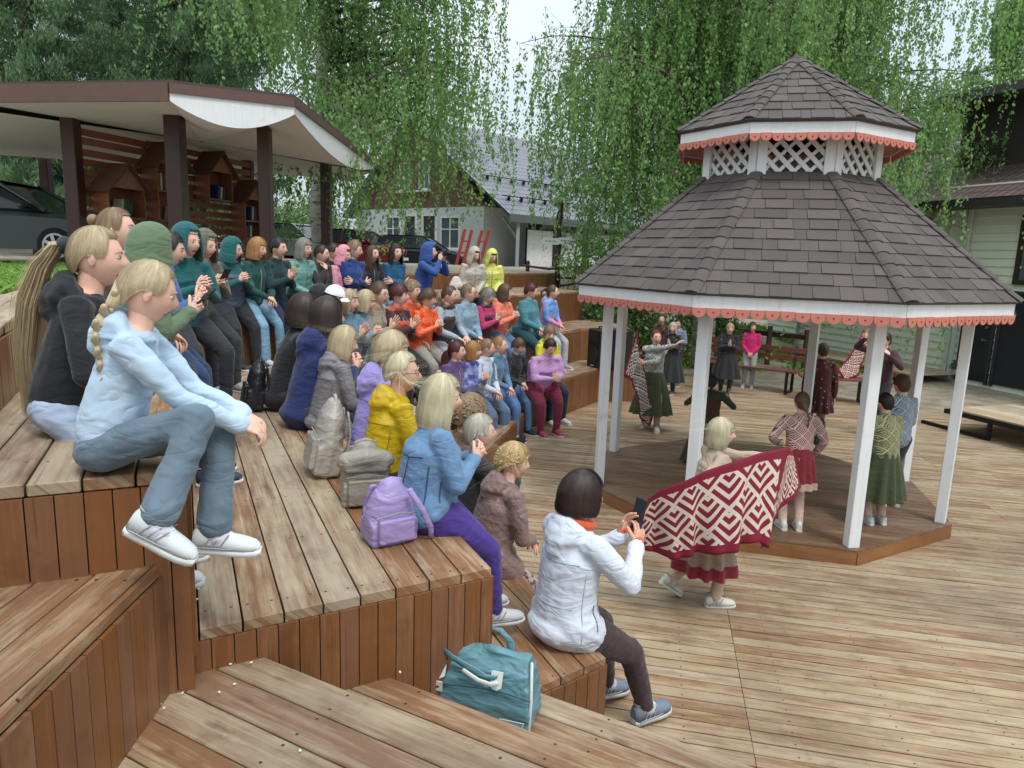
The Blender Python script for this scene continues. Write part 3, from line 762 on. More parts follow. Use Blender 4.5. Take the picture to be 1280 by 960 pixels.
def hwin(u, z, wd, hh, l=None, door=False):
    mb = MB()
    P = (lambda a, b, d: W(a, -d, b)) if l is None else (lambda a, b, d: W(0 - d, a, b))
    x0, x1, y0, y1 = u - wd / 2, u + wd / 2, z, z + hh
    def bx(a0, a1, b0, b1, d0, d1, m): mb.add([P(a, b, d) for a in (a0, a1) for b in (b0, b1) for d in (d0, d1)], [(0, 1, 3, 2), (4, 6, 7, 5), (0, 4, 5, 1), (2, 3, 7, 6), (0, 2, 6, 4), (1, 5, 7, 3)], m)
    bx(x0, x1, y0, y1, -.02, .02, 1)
    fw = .07
    for q in ((x0 - fw, x0, y0 - fw, y1 + fw), (x1, x1 + fw, y0 - fw, y1 + fw), (x0, x1, y1, y1 + fw), (x0, x1, y0 - fw, y0)): bx(*q, -.02, .06, 0)
    if not door:
        bx((x0 + x1) / 2 - .03, (x0 + x1) / 2 + .03, y0, y1, .021, .05, 0); bx(x0, x1, (y0 * .4 + y1 * .6), (y0 * .4 + y1 * .6) + .05, .022, .045, 0)
        bx(x0 - .15, x1 + .15, y0 - .15, y0 - fw - .002, 0, .16, 0)
    hp(mb, 'door' if door else 'window', [WHITEF, DARKD if door else GLASS])
def ucol(px): # gable wall coordinate for a picture column
    P = hit(px, 300, (cor.x, cor.y), degrees(atan2(gx.y, gx.x))); return (Vector((P.x, P.y, 0)) - cor).dot(gx)
hwin(ucol(563), 2.75, 1.1, 1.25); hwin(ucol(492), 2.75, .9, 1.3); hwin(ucol(513), 2.3, .75, 1.8, door=True); hwin(ucol(537), 2.2, .8, 1.9, door=True)
hwin(GW / 2 - .7, 5.3, .6, 1.1); hwin(GW / 2 + .7, 5.3, .6, 1.1)
hwin(3.2, 2.6, 1.0, 1.4, l=1); hwin(6.0, 2.6, 1.2, 1.4, l=1); hwin(9.0, 2.3, 1.2, 2.0, l=1)
for q in (.2, 4.1, 8.0, 12.0):
    mb = MB(); P = W(-1.75, q, 0); mb.box((P.x, P.y, (z0h - .5 + ze_h - .5) / 2), (.14, .14, ze_h - .5 - z0h + .5))
    mb.beam(W(-1.75, q, ze_h - 1.3), W(-.9, q, ze_h - .42), .08, .08)
    hp(mb, 'porch_post', simple('pale_grey_post', srgb(150, 158, 162), .6))
mb = MB(); mb.prism([(p_.x, p_.y) for p_ in (W(-2.2, -.3, 0), W(0, -.3, 0), W(0, LL, 0), W(-2.2, LL, 0))], z0h - .6, z0h + .08); hp(mb, 'porch_floor', simple('porch_concrete', (.3, .3, .29), .9))
# ivy-like painted gable leaves: climbing greenery on the gable
# exhibition boards under the porch
t = NT('board_print'); v = t.coord('Object', (1, 1, 1)); n = t.noise(v, 3.5, 4, .7); t.col(t.ramp(n, [(.35, srgb(196, 190, 190)), (.5, srgb(222, 222, 224)), (.62, srgb(214, 204, 200)), (.68, srgb(150, 120, 116)), (.8, srgb(120, 130, 146))])); PRINT = t.mat
for i, l0 in enumerate((2.2, 4.3, 6.4, 8.5)):
    root = empty('exhibition_board', W(-1.2, l0, z0h + .08), atan2(lx.y, lx.x), ['printed exhibition board nearest the house corner under the porch', 'second printed exhibition board from the house corner under the porch', 'third printed exhibition board from the house corner under the porch', 'printed exhibition board deepest under the porch beside the signpost'][i], 'display board', 'exhibition boards under the porch')
    mb = MB(); mb.box((0, 0, 1.05), (1.7, .03, 1.5)); mb.build('panel', PRINT, root)
    mb = MB()
    for x in (-.86, .86): mb.box((x, 0, .95), (.05, .06, 1.9))
    mb.box((0, 0, 1.83), (1.67, .06, .05)); mb.box((0, 0, .27), (1.67, .06, .05)); mb.build('frame', BLACKM, root)
# leaning red planks
for i, (px, lean_) in enumerate(((568, .45), (588, .5))):
    P = D(px, 325, 28.5); root = empty('leaning_plank_frame', (P.x, P.y, 1.75), .3, ['left red painted trestle leaning by the house corner', 'right red painted trestle leaning by the house corner'][i], 'trestle', 'red trestles by the house corner'); mb = MB()
    for dx in (0, .28): mb.beam((dx, 0, 0), (dx + lean_, .2, 1.7), .12, .05, up=(0, 1, 0))
    for q in (.3, .8, 1.25): mb.beam((lean_ * q / 1.7, .2 * q / 1.7, q), (.28 + lean_ * q / 1.7, .2 * q / 1.7, q), .05, .06)
    o = mb.build('plank_frame', REDP, root)

# ================================================================== CABIN at right
g1 = G(1280, 490, 0); g2 = G(1030, 442, 0); cd = (g1 - g2).normalized(); cn = Vector((-cd.y, cd.x, 0)); cn = -cn if cn.y > 0 else cn  # outward normal towards camera
angc = degrees(atan2(cd.y, cd.x))
cab = empty('cabin', g2, 0, 'pale green weatherboard building with dark doors and brown tiled roof at right', 'cabin')
t = NT('green_weatherboard'); tcn = t.n('TexCoord'); sx = t.n('SeparateXYZ'); t.l(tcn.outputs['Object'], sx.inputs[0]); n = t.noise(tcn.outputs['Object'], 2, 4)
t.col(t.mix(n, srgb(208, 216, 200), srgb(230, 236, 220))); t.set(roughness=.6); CLAP = t.mat
def cp(mb, name, mats, **k):
    o = mb.build(name, mats, None, **k); o.parent = cab; o.matrix_parent_inverse = Matrix.Translation(-Vector(cab.location)); return o
def CW(u, d, z): return g2 + cd * u - cn * -d * 1 + Vector((0, 0, z))
CLn = 18.0; CH = 4.35
mb = MB()
z_ = -.1
while z_ < CH:
    mb.add([CW(-2.6, .0, z_), CW(CLn, .0, z_), CW(CLn, -.0, z_ + .18), CW(-2.6, 0, z_ + .18), CW(-2.6, .045, z_), CW(CLn, .045, z_), CW(CLn, .008, z_ + .18), CW(-2.6, .008, z_ + .18)], [(4, 5, 6, 7), (0, 1, 5, 4), (0, 4, 7, 3), (1, 2, 6, 5)])
    z_ += .182
cp(mb, 'weatherboards', CLAP)
mb = MB(); q = [CW(-2.6, -.02, 0), CW(CLn, -.02, 0), CW(CLn, -8, 0), CW(-2.6, -8, 0)]; mb.prism([(p_.x, p_.y) for p_ in q], -.3, CH); cp(mb, 'wall_core', simple('dark_wall_gap', srgb(110, 120, 106), .8))
def cu(px): P = hit(px, 430, (g2.x, g2.y), angc); return (Vector((P.x, P.y, 0)) - g2).dot(cd)
def cz(px, py): return hit(px, py, (g2.x, g2.y), angc).z
def cbox(u0, u1, z0_, z1_, d0, d1, mb, m=0):
    mb.add([CW(u, d, z) for u in (u0, u1) for z in (z0_, z1_) for d in (d0, d1)], [(0, 1, 3, 2), (4, 6, 7, 5), (0, 4, 5, 1), (2, 3, 7, 6), (0, 2, 6, 4), (1, 5, 7, 3)], m)
for pxa, pxb in ((1205, 1240), (1250, 1296)):
    u0, u1 = cu(pxa), cu(pxb); mb = MB(); cbox(u0, u1, .05, 2.05, .03, .07, mb, 0); cbox(u0 - .06, u0, 0, 2.12, .03, .1, mb, 1); cbox(u1, u1 + .06, 0, 2.12, .03, .1, mb, 1); cbox(u0, u1, 2.05, 2.12, .03, .1, mb, 1)
    mb.box(CW(u1 - .12, .1, 1.0), (.1, .04, .03), None, 2); mb.box(CW(u1 - .12, .085, 1.28), (.04, .02, .06), None, 2); mb.box(CW(u0 + .3, .08, 1.62), (.16, .012, .09), None, 2)
    cp(mb, 'door', [simple('dark_steel_door', (.018, .02, .026), .4), DARKD, simple('chrome', (.6, .6, .62), .25, .9)])
u0, u1, zw0, zw1 = cu(1262), cu(1330), cz(1270, 350), cz(1270, 275)
mb = MB(); cbox(u0, u1, zw0, zw1, .03, .045, mb, 0)
for q in ((u0 - .1, u0, zw0 - .1, zw1 + .1), (u1, u1 + .1, zw0 - .1, zw1 + .1), (u0, u1, zw1, zw1 + .1), (u0, u1, zw0 - .1, zw0), ((u0 + u1) / 2 - .03, (u0 + u1) / 2 + .03, zw0, zw1)): cbox(*q, .046, .09, mb, 1)
cp(mb, 'window', [GLASS, simple('dark_frame', srgb(52, 44, 40), .5)])
# pale downpipe / corner trims
mb = MB()
for px in (1190, 1196):
    uu = cu(px) ; cbox(uu - .04, uu + .04, 0, 3.9, .1, .16, mb)
cp(mb, 'corner_posts', simple('pale_trim', srgb(186, 192, 186), .5))
mb = MB(); mb.add([CW(-2.2, .75, CH - .28), CW(CLn, .75, CH - .28), CW(CLn, -4.5, CH + 2.2), CW(-2.2, -4.5, CH + 2.2)], [(0, 1, 2, 3)], 0, [[(0, 0), (20, 0), (20, 5.6), (0, 5.6)]])
mb.add([CW(-2.2, .75, CH - .38), CW(CLn, .75, CH - .38), CW(CLn, -4.5, CH + 2.1), CW(-2.2, -4.5, CH + 2.1)], [(3, 2, 1, 0)], 0, [[(0, 0)] * 4])
t = NT('brown_roof_tile'); v = t.coord('UV'); br = t.n('TexBrick'); br.inputs['Scale'].default_value = 1; br.offset = 0; br.inputs['Mortar Size'].default_value = .03
br.inputs['Brick Width'].default_value = .2; br.inputs['Row Height'].default_value = .35; br.inputs['Color1'].default_value = (*srgb(96, 74, 74), 1); br.inputs['Color2'].default_value = (*srgb(110, 86, 84), 1); br.inputs['Mortar'].default_value = (*srgb(56, 42, 44), 1)
t.l(v, br.inputs['Vector']); t.col(br.outputs[0]); t.set(roughness=.5); t.bump(br.outputs['Fac'], -.6, .03)
cp(mb, 'roof', t.mat)
mb = MB(); cbox(-2.2, CLn, CH - .46, CH - .3, .1, .78, mb); cp(mb, 'eave_board', DARKD)
# upper gable/dormer mass with dark boards
mb = MB(); q = [CW(2.5, -1.2, 0), CW(CLn, -1.2, 0), CW(CLn, -6, 0), CW(2.5, -6, 0)]; mb.prism([(p_.x, p_.y) for p_ in q], CH + .4, CH + 2.15); cp(mb, 'dormer_wall', simple('dark_boards', srgb(52, 46, 46), .7))
mb = MB(); q = [CW(1.9, -.5, 0), CW(CLn, -.5, 0), CW(CLn, -6.5, 0), CW(1.9, -6.5, 0)]; mb.prism([(p_.x, p_.y) for p_ in q], CH + 2.15, CH + 2.35); cp(mb, 'dormer_roof', simple('dormer_roof', srgb(84, 80, 84), .6))
# ================================================================== TREES
def leafmat(name, c1, c2, tr=.35):
    t = NT(name); g = t.n('NewGeometry'); rnd = g.outputs['Random Per Island']; n = t.noise(t.coord('Object'), .9, 3)
    c = t.mix(rnd, c1, c2); c = t.mix(t.ramp(n, [(.35, 0), (.65, .6)]), c, mul(c2, 1.25)); t.col(c); t.set(roughness=.5)
    tl = t.n('BsdfTranslucent'); t.l(c, tl.inputs[0]); ms = t.n('MixShader'); ms.inputs[0].default_value = tr
    t.l(t.b.outputs[0], ms.inputs[1]); t.l(tl.outputs[0], ms.inputs[2]); t.l(ms.outputs[0], t.o.inputs[0]); return t.mat
LEAF_B = leafmat('birch_leaves', (.09, .19, .06), (.24, .40, .125), .5)
LEAF_B2 = leafmat('young_birch_leaves', (.10, .20, .055), (.25, .40, .12), .5)
LEAF_S = leafmat('spruce_needles', (.055, .125, .065), (.15, .25, .11), .35)
LEAF_D = leafmat('shrub_leaves', (.05, .10, .03), (.12, .2, .06))
t = NT('birch_bark'); v = t.coord('Object', (1, 1, 5)); n = t.noise(v, 2.2, 5, .6); n2 = t.noise(t.coord('Object', (1, 1, .5)), 1.2, 3)
t.col(t.mix(t.ramp(n2, [(.4, 0), (.7, .5)]), t.ramp(n, [(.38, srgb(40, 38, 36)), (.48, srgb(176, 172, 164)), (1, srgb(206, 204, 198))]), srgb(70, 66, 58))); t.set(roughness=.8); t.bump(n, .4, .02); BBARK = t.mat
SBARK = simple('spruce_bark', srgb(66, 56, 50), .9, var=.35, scale=9, bump=.6)
def leaf_object(name, cen, size, mat, parent, aspect=.62, droop=False, cross=False, flat=.6):
    """cen: Nx3 array of leaf centres -> one mesh of diamond leaves"""
    N = len(cen); cen = np.asarray(cen, float)
    a = RS.rand(N, 3) - .5; 
    if droop: a[:, 2] = -abs(a[:, 2]) - .35
    a /= np.linalg.norm(a, axis=1)[:, None] + 1e-9
    b = RS.rand(N, 3) - .5; b -= a * (a * b).sum(1)[:, None]; b /= np.linalg.norm(b, axis=1)[:, None] + 1e-9
    s_ = (size * (.42 + 1.05 * RS.rand(N)))[:, None] if not hasattr(size, '__len__') else np.asarray(size)[:, None]
    P = np.empty((N, 4, 3)); P[:, 0] = cen - a * s_ * .5; P[:, 1] = cen + b * s_ * aspect * .5; P[:, 2] = cen + a * s_ * .55; P[:, 3] = cen - b * s_ * aspect * .5
    me = bpy.data.meshes.new(name); me.vertices.add(N * 4); me.vertices.foreach_set('co', P.ravel()); me.loops.add(N * 4); me.loops.foreach_set('vertex_index', np.arange(N * 4, dtype=np.int32))
    me.polygons.add(N); me.polygons.foreach_set('loop_start', np.arange(0, N * 4, 4, dtype=np.int32)); me.polygons.foreach_set('loop_total', np.full(N, 4, dtype=np.int32)); me.update(calc_edges=True)
    me.materials.append(mat); o = bpy.data.objects.new(name, me); COL.objects.link(o); o.parent = parent; return o
def weeping_birch(label, base, H, spread, limbs, strands, per, leaf, rtrunk=.2, lmat=None, low=.35, strand_len=(1.2, 3.4), group=None, seed=1, lean=(0, 0), bias=None):
    rnd = random.Random(seed); root = empty('birch_tree', base, 0, label, 'tree', group); mb = MB()
    pts = [Vector((lean[0] * t_ + .15 * sin(t_ * 5 + seed), lean[1] * t_ + .12 * cos(t_ * 4 + seed), H * t_)) for t_ in [i / 9 for i in range(10)]]
    pts[0] = Vector((0, 0, -.4))
    mb.tube(pts, [rtrunk * (1 - .88 * i / 9) for i in range(10)], 10)
    cents = []; tw = MB(); br_ = MB()
    for i in range(limbs):
        f = low + (1 - low) * (i + rnd.random()) / limbs; k = min(8, int(f * 9)); p = pts[k].lerp(pts[k + 1], f * 9 - k)
        az = rnd.uniform(0, 2 * pi) if bias is None or rnd.random() > bias[2] else rnd.gauss(bias[0], bias[1])
        L = spread * (1.15 - .75 * f) * rnd.uniform(.55, 1.1); el = rnd.uniform(.2, .8); q = [p]; d = Vector((cos(az), sin(az), el)).normalized()
        n_ = 7
        for j in range(n_):
            d = (d + Vector((rnd.gauss(0, .10), rnd.gauss(0, .10), -.14 + rnd.gauss(0, .05)))).normalized(); q.append(q[-1] + d * L / n_)
        br_.tube(q, [rtrunk * .30 * (1 - f * .5) * (1 - j / n_) ** 1.4 + .005 for j in range(n_ + 1)], 6)
        ns = int(strands * (.5 + .7 * L / spread))
        for s_ in range(ns):
            u = (rnd.random() ** .7) * n_; j = min(n_ - 1, int(u)); o_ = q[j].lerp(q[j + 1], u - j)
            off_ = Vector((rnd.gauss(0, .42), rnd.gauss(0, .42), rnd.gauss(0, .22))) * (.35 + .9 * u / n_)
            st = o_ + off_; ln = rnd.uniform(*strand_len) * rnd.uniform(.5, 1)
            sway = Vector((rnd.gauss(0, .16), rnd.gauss(0, .16), 0)); n2_ = int(per * ln)
            clump = rnd.random()
            for m_ in range(n2_):
                t_ = rnd.random(); c_ = st + Vector((0, 0, -1)) * ln * t_ + sway * t_ * t_ * ln * .7 + Vector((rnd.gauss(0, .035), rnd.gauss(0, .035), rnd.gauss(0, .02))); cents.append(c_)
            if s_ % 3 == 0:
                tw.tube([o_, st, st + Vector((0, 0, -ln * .5)) + sway * .2 * ln, st + Vector((0, 0, -ln)) + sway * .7 * ln], [.006, .004, .0025, .0015], 3, cap=False)
    mb.build('trunk', BBARK, root, smooth=True); br_.build('limbs', simple('limb_bark', srgb(82, 74, 66), .9, var=.35, scale=6), root, smooth=True); tw.build('twigs', simple('twig_brown', srgb(84, 70, 60), .8), root)
    cc = np.array([tuple(c) for c in cents])
    leaf_object('crown', cc, leaf, lmat or LEAF_B, root, droop=True)
    return root, len(cc)
tot = 0
def bz(px, y): P = D(px, 300, y); return (P.x, P.y, ground_h(P.x, P.y))
r_, n_ = weeping_birch('big weeping birch with long hanging branches behind the gazebo roof', bz(890, 17.2), 13.5, 5.9, 100, 62, 32, .070, .3, low=.30, strand_len=(1.2, 3.4), group='weeping birches', seed=3, bias=(pi, .8, .28)); tot += n_
r_, n_ = weeping_birch('second weeping birch behind the gazebo with bright foliage in front of the green building', bz(1012, 19.0), 13, 5.2, 60, 52, 30, .070, .2, low=.30, strand_len=(1.2, 3.3), group='weeping birches', seed=8, lmat=LEAF_B2, bias=(0.2, .9, .2)); tot += n_
r_, n_ = weeping_birch('slender birch with white trunk beside the open shelter', bz(401, 18.0), 13.5, 5.9, 96, 42, 30, .076, .2, low=.22, strand_len=(.9, 2.8), group='weeping birches', seed=5, bias=(-.1, .55, .5)); tot += n_
r_, n_ = weeping_birch('far birch beyond the shelter roof left of the white trunk', bz(290, 28), 15, 5.6, 54, 48, 18, .13, .25, low=.3, group='weeping birches', seed=15); tot += n_
r_, n_ = weeping_birch('birch rising behind the green building at the right edge', bz(1235, 27), 13.2, 4.4, 34, 38, 18, .12, .25, low=.35, group='weeping birches', seed=19); tot += n_
def spruce(label, base, H, R, seed, dens=1.0, group='spruces on the left'):
    rnd = random.Random(seed); root = empty('spruce_tree', base, 0, label, 'tree', group); mb = MB(); mb.tube([(0, 0, -.4), (0.05, 0, H * .5), (0, .05, H)], [.24, .15, .02], 8); tip = []
    z = 1.4; cents = []; sz = []
    while z < H - .3:
        f = (z / H); L = R * (1 - f) ** .75 * rnd.uniform(.85, 1.1); nb = int(7 + 5 * (1 - f))
        for b in range(nb):
            az = rnd.uniform(0, 2 * pi); l_ = L * rnd.uniform(.6, 1.1); q = []
            for j in range(7):
                u = j / 6; q.append(Vector((cos(az) * l_ * u, sin(az) * l_ * u, z - .35 * l_ * u + .22 * l_ * u * u * u)))
            mb.tube(q, [.03 * (1 - .8 * j / 6) for j in range(7)], 4, cap=False)
            n_ = int(230 * l_ * dens)
            for m_ in range(n_):
                u = rnd.random() ** .7; j = min(5, int(u * 6)); p = q[j].lerp(q[j + 1], u * 6 - j); wd = .38 * (1 - u * .6)
                s_ = rnd.uniform(-1, 1); hang = abs(rnd.gauss(0, .30)) * (1 - .4 * u)
                cents.append(p + Vector((-sin(az) * s_ * wd, cos(az) * s_ * wd, -hang * .9 + .04))); 
        z += rnd.uniform(.28, .42)
    mb.build('trunk', SBARK, root, smooth=True)
    leaf_object('crown', np.array([tuple(c) for c in cents]), .135, LEAF_S, root, aspect=.17, droop=True); return root
spruce('tall dark spruce at the left edge behind the parked car', bz(52, 20), 15, 3.6, 2)
spruce('dark spruce behind the shelter roof near the top left', bz(150, 24), 16, 3.8, 4)
spruce('dark spruce between the left spruces and the birch', bz(238, 21), 15, 3.5, 7)
spruce('far spruce leftmost in the row behind the shelter', bz(-40, 26), 17, 4.2, 9)
# undergrowth wall far left and distant trees
def bush(label, base, rx, ry, rz, n, seed, mat=None, leaf=.08, group=None, name='shrub'):
    rnd = random.Random(seed); root = empty(name, base, 0, label, 'shrub', group); mb = MB(); cents = []
    blobs = []
    for i in range(26):
        az = rnd.uniform(0, 2 * pi); el = rnd.uniform(.15, 1.4); r = rnd.uniform(.45, .95); c_ = Vector((cos(az) * cos(el) * rx * r, sin(az) * cos(el) * ry * r, rz * (.25 + .75 * sin(el) * r))); blobs.append(c_)
        mb.tube([(0, 0, -.1), c_ * .5 + Vector((0, 0, .1)), c_], [.02, .012, .004], 4, cap=False)
    for i in range(n):
        c_ = rnd.choice(blobs); s_ = .26 * max(rx, .5); cents.append(c_ + Vector((rnd.gauss(0, s_ * .7), rnd.gauss(0, s_ * .7), rnd.gauss(0, s_ * .6))))
    cc = np.array([tuple(c) for c in cents]); cc = cc[cc[:, 2] > 0]
    mb.build('stems', SBARK, root); leaf_object('foliage', cc, leaf, mat or LEAF_D, root, droop=False); return root
bush('dense shrub on the bank behind the left gazebo posts', bz(790, 15.6), 1.6, 1.2, 2.3, 9000, 31)
bush('young bright shrub left of the gazebo roof in front of the birch', bz(742, 17), 1.0, 1.0, 3.2, 7000, 32, LEAF_B2, group='shrubs behind the stage')
bush('shrub behind the fence seen between the gazebo posts', bz(893, 18.2), 1.0, .8, 1.5, 5000, 33, group='shrubs behind the stage')
for i, (px, y, rx, h_) in enumerate(((60, 34, 3.5, 4), (160, 36, 4, 5), (-40, 32, 4, 5), (250, 40, 4, 4), (375, 60, 5, 4), (352, 52, 3, 3.2))):
    bush(['dark undergrowth shrub behind the spruces, left of the shelter wall', 'dark undergrowth shrub behind the slatted wall', 'undergrowth shrub at the far left behind the parked car', 'undergrowth shrub seen through the slatted wall', 'distant round tree line shrub beyond the parked cars', 'distant small tree beyond the parking ground between shelter posts'][i], bz(px, y), rx, 2, h_, 5000, 50 + i, None, .22, group='undergrowth behind the shelter')

# ================================================================== CARS
def car(label, loc, rz, colr, kind='car', scale=1.0, L=4.5, Wd=1.8, H=1.5):
    root = empty('parked_car', loc, rz, label, 'car', 'parked cars'); root.scale = (scale,) * 3
    paint = simple('paint_' + label[:14].replace(' ', '_'), colr, .22, .3, var=.04, scale=2)
    suv = H > 1.6
    # side profile (x forward, z up)
    low = [(-L / 2, .42), (-L / 2 - .02, .75), (-L / 2 + .06, H * .62), (-L / 2 + .25, H * .66)]
    belt = H * .63
    prof = [(-L / 2 + .02, .32), (-L / 2 - .03, .6), (-L / 2 + .03, belt), (-L / 2 + .32, belt + .04), (L * .17, belt), (L * .33, belt - .03), (L / 2 - .12, belt - .14), (L / 2, .62), (L / 2 - .02, .34), (L / 2 - .1, .24), (-L / 2 + .1, .24)]
    mb = MB(); st = [(-1, .86, .0), (-.94, .97, .0), (-.5, 1, 0), (.5, 1, 0), (.94, .97, 0), (1, .86, 0)]
    def bodyring(y, sc): return [Vector((x * (.985 if sc < 1 else 1), y * Wd / 2, .24 + (z - .24) * sc)) for x, z in prof]
    P = [bodyring(a, b) for a, b, c_ in st]; n_ = len(prof)
    mb.grid(P, closed=True); vsn = len(mb.v)
    mb.add(P[0], [tuple(range(n_))]); mb.add(P[-1], [tuple(range(n_ - 1, -1, -1))])
    mb.build('body', paint, root, smooth=False, bevel=.03)
    # cabin
    rear = -L / 2 + (.12 if suv else .25); gh = [(rear, belt + .02), (rear + (.35 if suv else .75), H - .05), (rear + (.8 if suv else 1.2), H), (L * .02, H), (L * .06 + .0, H - .03), (L * .27, belt - .02)]
    mb = MB(); ri = [[Vector((x, y * Wd / 2 * (1 - .22 * max(0, (z - belt)) / (H - belt)), z)) for x, z in gh] for y in (-.93, .93)]
    mb.add(ri[0] + ri[1], [tuple(range(6)), tuple(range(11, 5, -1))] + [(i, 6 + i, 7 + i, i + 1) for i in range(5)] + [(5, 11, 6, 0)])
    mb.build('windows', simple('car_glass', (.02, .025, .03), .06), root, bevel=.04)
    mb = MB(); q = [(rear + (.3 if suv else .7), H - .035), (rear + (.8 if suv else 1.2), H + .015), (L * .02, H + .015), (L * .075, H - .03)]
    mb.add([Vector((x, s_ * Wd / 2 * .745, z)) for s_ in (-1, 1) for x, z in q], [(i, i + 1, 5 + i, 4 + i) for i in range(3)])
    for s_ in (-1, 1):
        for (xa, za_, xb, zb_) in ((L * .27, belt, L * .06, H - .02), (rear + .02, belt, rear + (.35 if suv else .75), H - .03), (-L * .06, belt, -L * .06, H - .01)):
            ya = s_ * (Wd / 2 * .93 + .005); yb = s_ * (Wd / 2 * .93 * .80); mb.beam((xa, ya, za_), (xb, yb, zb_), .06, .05)
    mb.build('roof', paint, root, bevel=.01)
    for sx_ in (-1, 1):
        for s_ in (-1, 1):
            R = .35 if suv else .32; c_ = Vector((sx_ * L * .305, s_ * (Wd / 2 - .1), R)); mb = MB()
            mb.tube([c_ + Vector((0, -.1 * s_, 0)), c_ + Vector((0, .11 * s_, 0))], [R, R], 20, cap=False)
            wh = mb.build('wheel', simple('tyre_rubber', (.015, .015, .016), .8), root)
            m2 = MB()
            for k in range(7):
                a = 2 * pi * k / 7; m2.beam(c_ + Vector((0, .115 * s_, 0)), c_ + Vector((cos(a) * R * .62, .115 * s_, sin(a) * R * .62)), .06, .03, up=(0, 1, 0))
            m2.tube([c_ + Vector((0, .10 * s_, 0)), c_ + Vector((0, .125 * s_, 0))], [R * .16] * 2, 10, cap=False)
            n__ = 20; m2.grid([[c_ + Vector((cos(2 * pi * k / n__) * R * q, .118 * s_, sin(2 * pi * k / n__) * R * q)) for k in range(n__)] for q in (.6, .7)], closed=True)
            o = m2.build('rim', simple('alloy_rim', (.5, .51, .53), .3, .8)); o.parent = wh
            arch = MB(); arch.grid([[c_ + Vector((cos(a) * q, s_ * .095, sin(a) * q)) for a in [pi * k / 12 - .05 for k in range(13)]] for q in (R + .01, R + .08)]); arch.build('wheel_arch', simple('arch_dark', (.02, .02, .022), .7), root)
    for s_ in (-1, 1):
        mb = MB(); mb.box((L / 2 - .16, s_ * Wd * .37, belt - .24), (.3, .36, .14), Matrix.Rotation(s_ * .25, 3, 'Z')); mb.build('headlight', simple('headlight', (.55, .58, .6), .1), root, bevel=.03)
        mb = MB(); mb.box((-L / 2 + .07, s_ * Wd * .40, belt - .12), (.16, .3, .2)); mb.build('tail_light', simple('tail_light', (.35, .02, .02), .25), root, bevel=.02)
        mb = MB(); mb.ell((L * .2, s_ * (Wd / 2 + .06), belt + .08), (.08, .11, .07)); mb.build('mirror', paint, root, smooth=True)
        mb = MB()
        for x in (-L * .14, L * .08): mb.box((x, s_ * (Wd / 2 + .012), belt - .08), (.16, .025, .03))
        mb.build('door_handle', paint, root)
    mb = MB(); mb.box((L / 2 - .0, 0, .55), (.03, .9, .16)); mb.build('grille', BLACK, root); mb = MB(); mb.box((L / 2 + .0, 0, .37), (.04, .5, .11)); mb.build('number_plate', simple('plate_white', (.7, .7, .7), .4), root)
    return root
def cz_(P, dz=0): return (P.x, P.y, ground_h(P.x, P.y) + dz)
P = D(10, 320, 13.6); car('dark grey saloon parked at the left edge behind the shelter posts', cz_(P, .02), radians(4), srgb(74, 84, 84), L=4.5, H=1.46)
P = D(526, 333, 29.6); car('black crossover parked in front of the white house wall', (P.x, P.y, 1.75), radians(-6), srgb(34, 40, 48), scale=.82, L=4.6, H=1.72, Wd=1.85)
P = D(448, 330, 29.5); car('dark red saloon parked left of the black crossover', (P.x, P.y, 1.85), radians(-22), srgb(120, 34, 40), L=4.4, H=1.45)
P = D(425, 330, 34.5); car('white saloon parked behind the dark red saloon', (P.x, P.y, 1.85), radians(-15), srgb(196, 200, 204), L=4.4, H=1.5)
P = D(375, 330, 31); car('silver green hatchback parked between the shelter posts', (P.x, P.y, 1.95), radians(-25), srgb(120, 140, 134), L=4.2, H=1.55)
P = D(352, 330, 38); car('blue grey car parked farthest back beyond the shelter', (P.x, P.y, 1.95), radians(-10), srgb(88, 104, 124), L=4.4, H=1.55)

# ================================================================== BENCHES AND SMALL THINGS
def bench(label, p, ang, L, backrest=True, h=.45, grp='benches behind the stage', back_side=1, dep=.42):
    root = empty('bench', (p[0], p[1], p[2] if len(p) > 2 else 0), radians(ang), label, 'bench', grp)
    mb = MB()
    for k in range(3): mb.beam((-L / 2, (k - 1) * .14, h), (L / 2, (k - 1) * .14, h), .13, .035)
    mb.build('seat', BENCHW, root, bevel=.004)
    if backrest:
        mb = MB()
        for q in (.22, .38): mb.beam((-L / 2, back_side * (.24 + q * .12), h + q), (L / 2, back_side * (.24 + q * .12), h + q), .03, .11)
        mb.build('backrest', BENCHW, root, bevel=.004)
    for x in (-L / 2 + .18, L / 2 - .18):
        mb = MB(); mb.beam((x, -.2, 0), (x, -.2, h), .05, .05); mb.beam((x, .2, 0), (x, .2, h), .05, .05); mb.beam((x, -.22, h - .03), (x, .22, h - .03), .05, .03); mb.beam((x, -.22, .03), (x, .22, .03), .05, .03)
        if backrest: mb.beam((x, back_side * .2, h), (x, back_side * .32, h + .46), .05, .03)
        mb.build('leg', BLACKM, root)
    return root
a, b = G(900, 482, 0), G(986, 494, 0); ang = degrees(atan2(b.y - a.y, b.x - a.x)); bench('long wooden bench with backrest behind the stage, right of the blonde woman', ((a.x + b.x) / 2, (a.y + b.y) / 2 + .25), ang, 1.9)
a, b = G(846, 470, 0), G(880, 476, 0); bench('wooden bench with backrest behind the man in the grey hoodie', ((a.x + b.x) / 2 + .2, (a.y + b.y) / 2 + .25), ang, 1.5)
a, b = G(1018, 502, 0), G(1085, 510, 0); sb = bench('dark backless bench with a maroon shawl lying on it', ((a.x + b.x) / 2, (a.y + b.y) / 2 + .3), -12, 1.3, False)
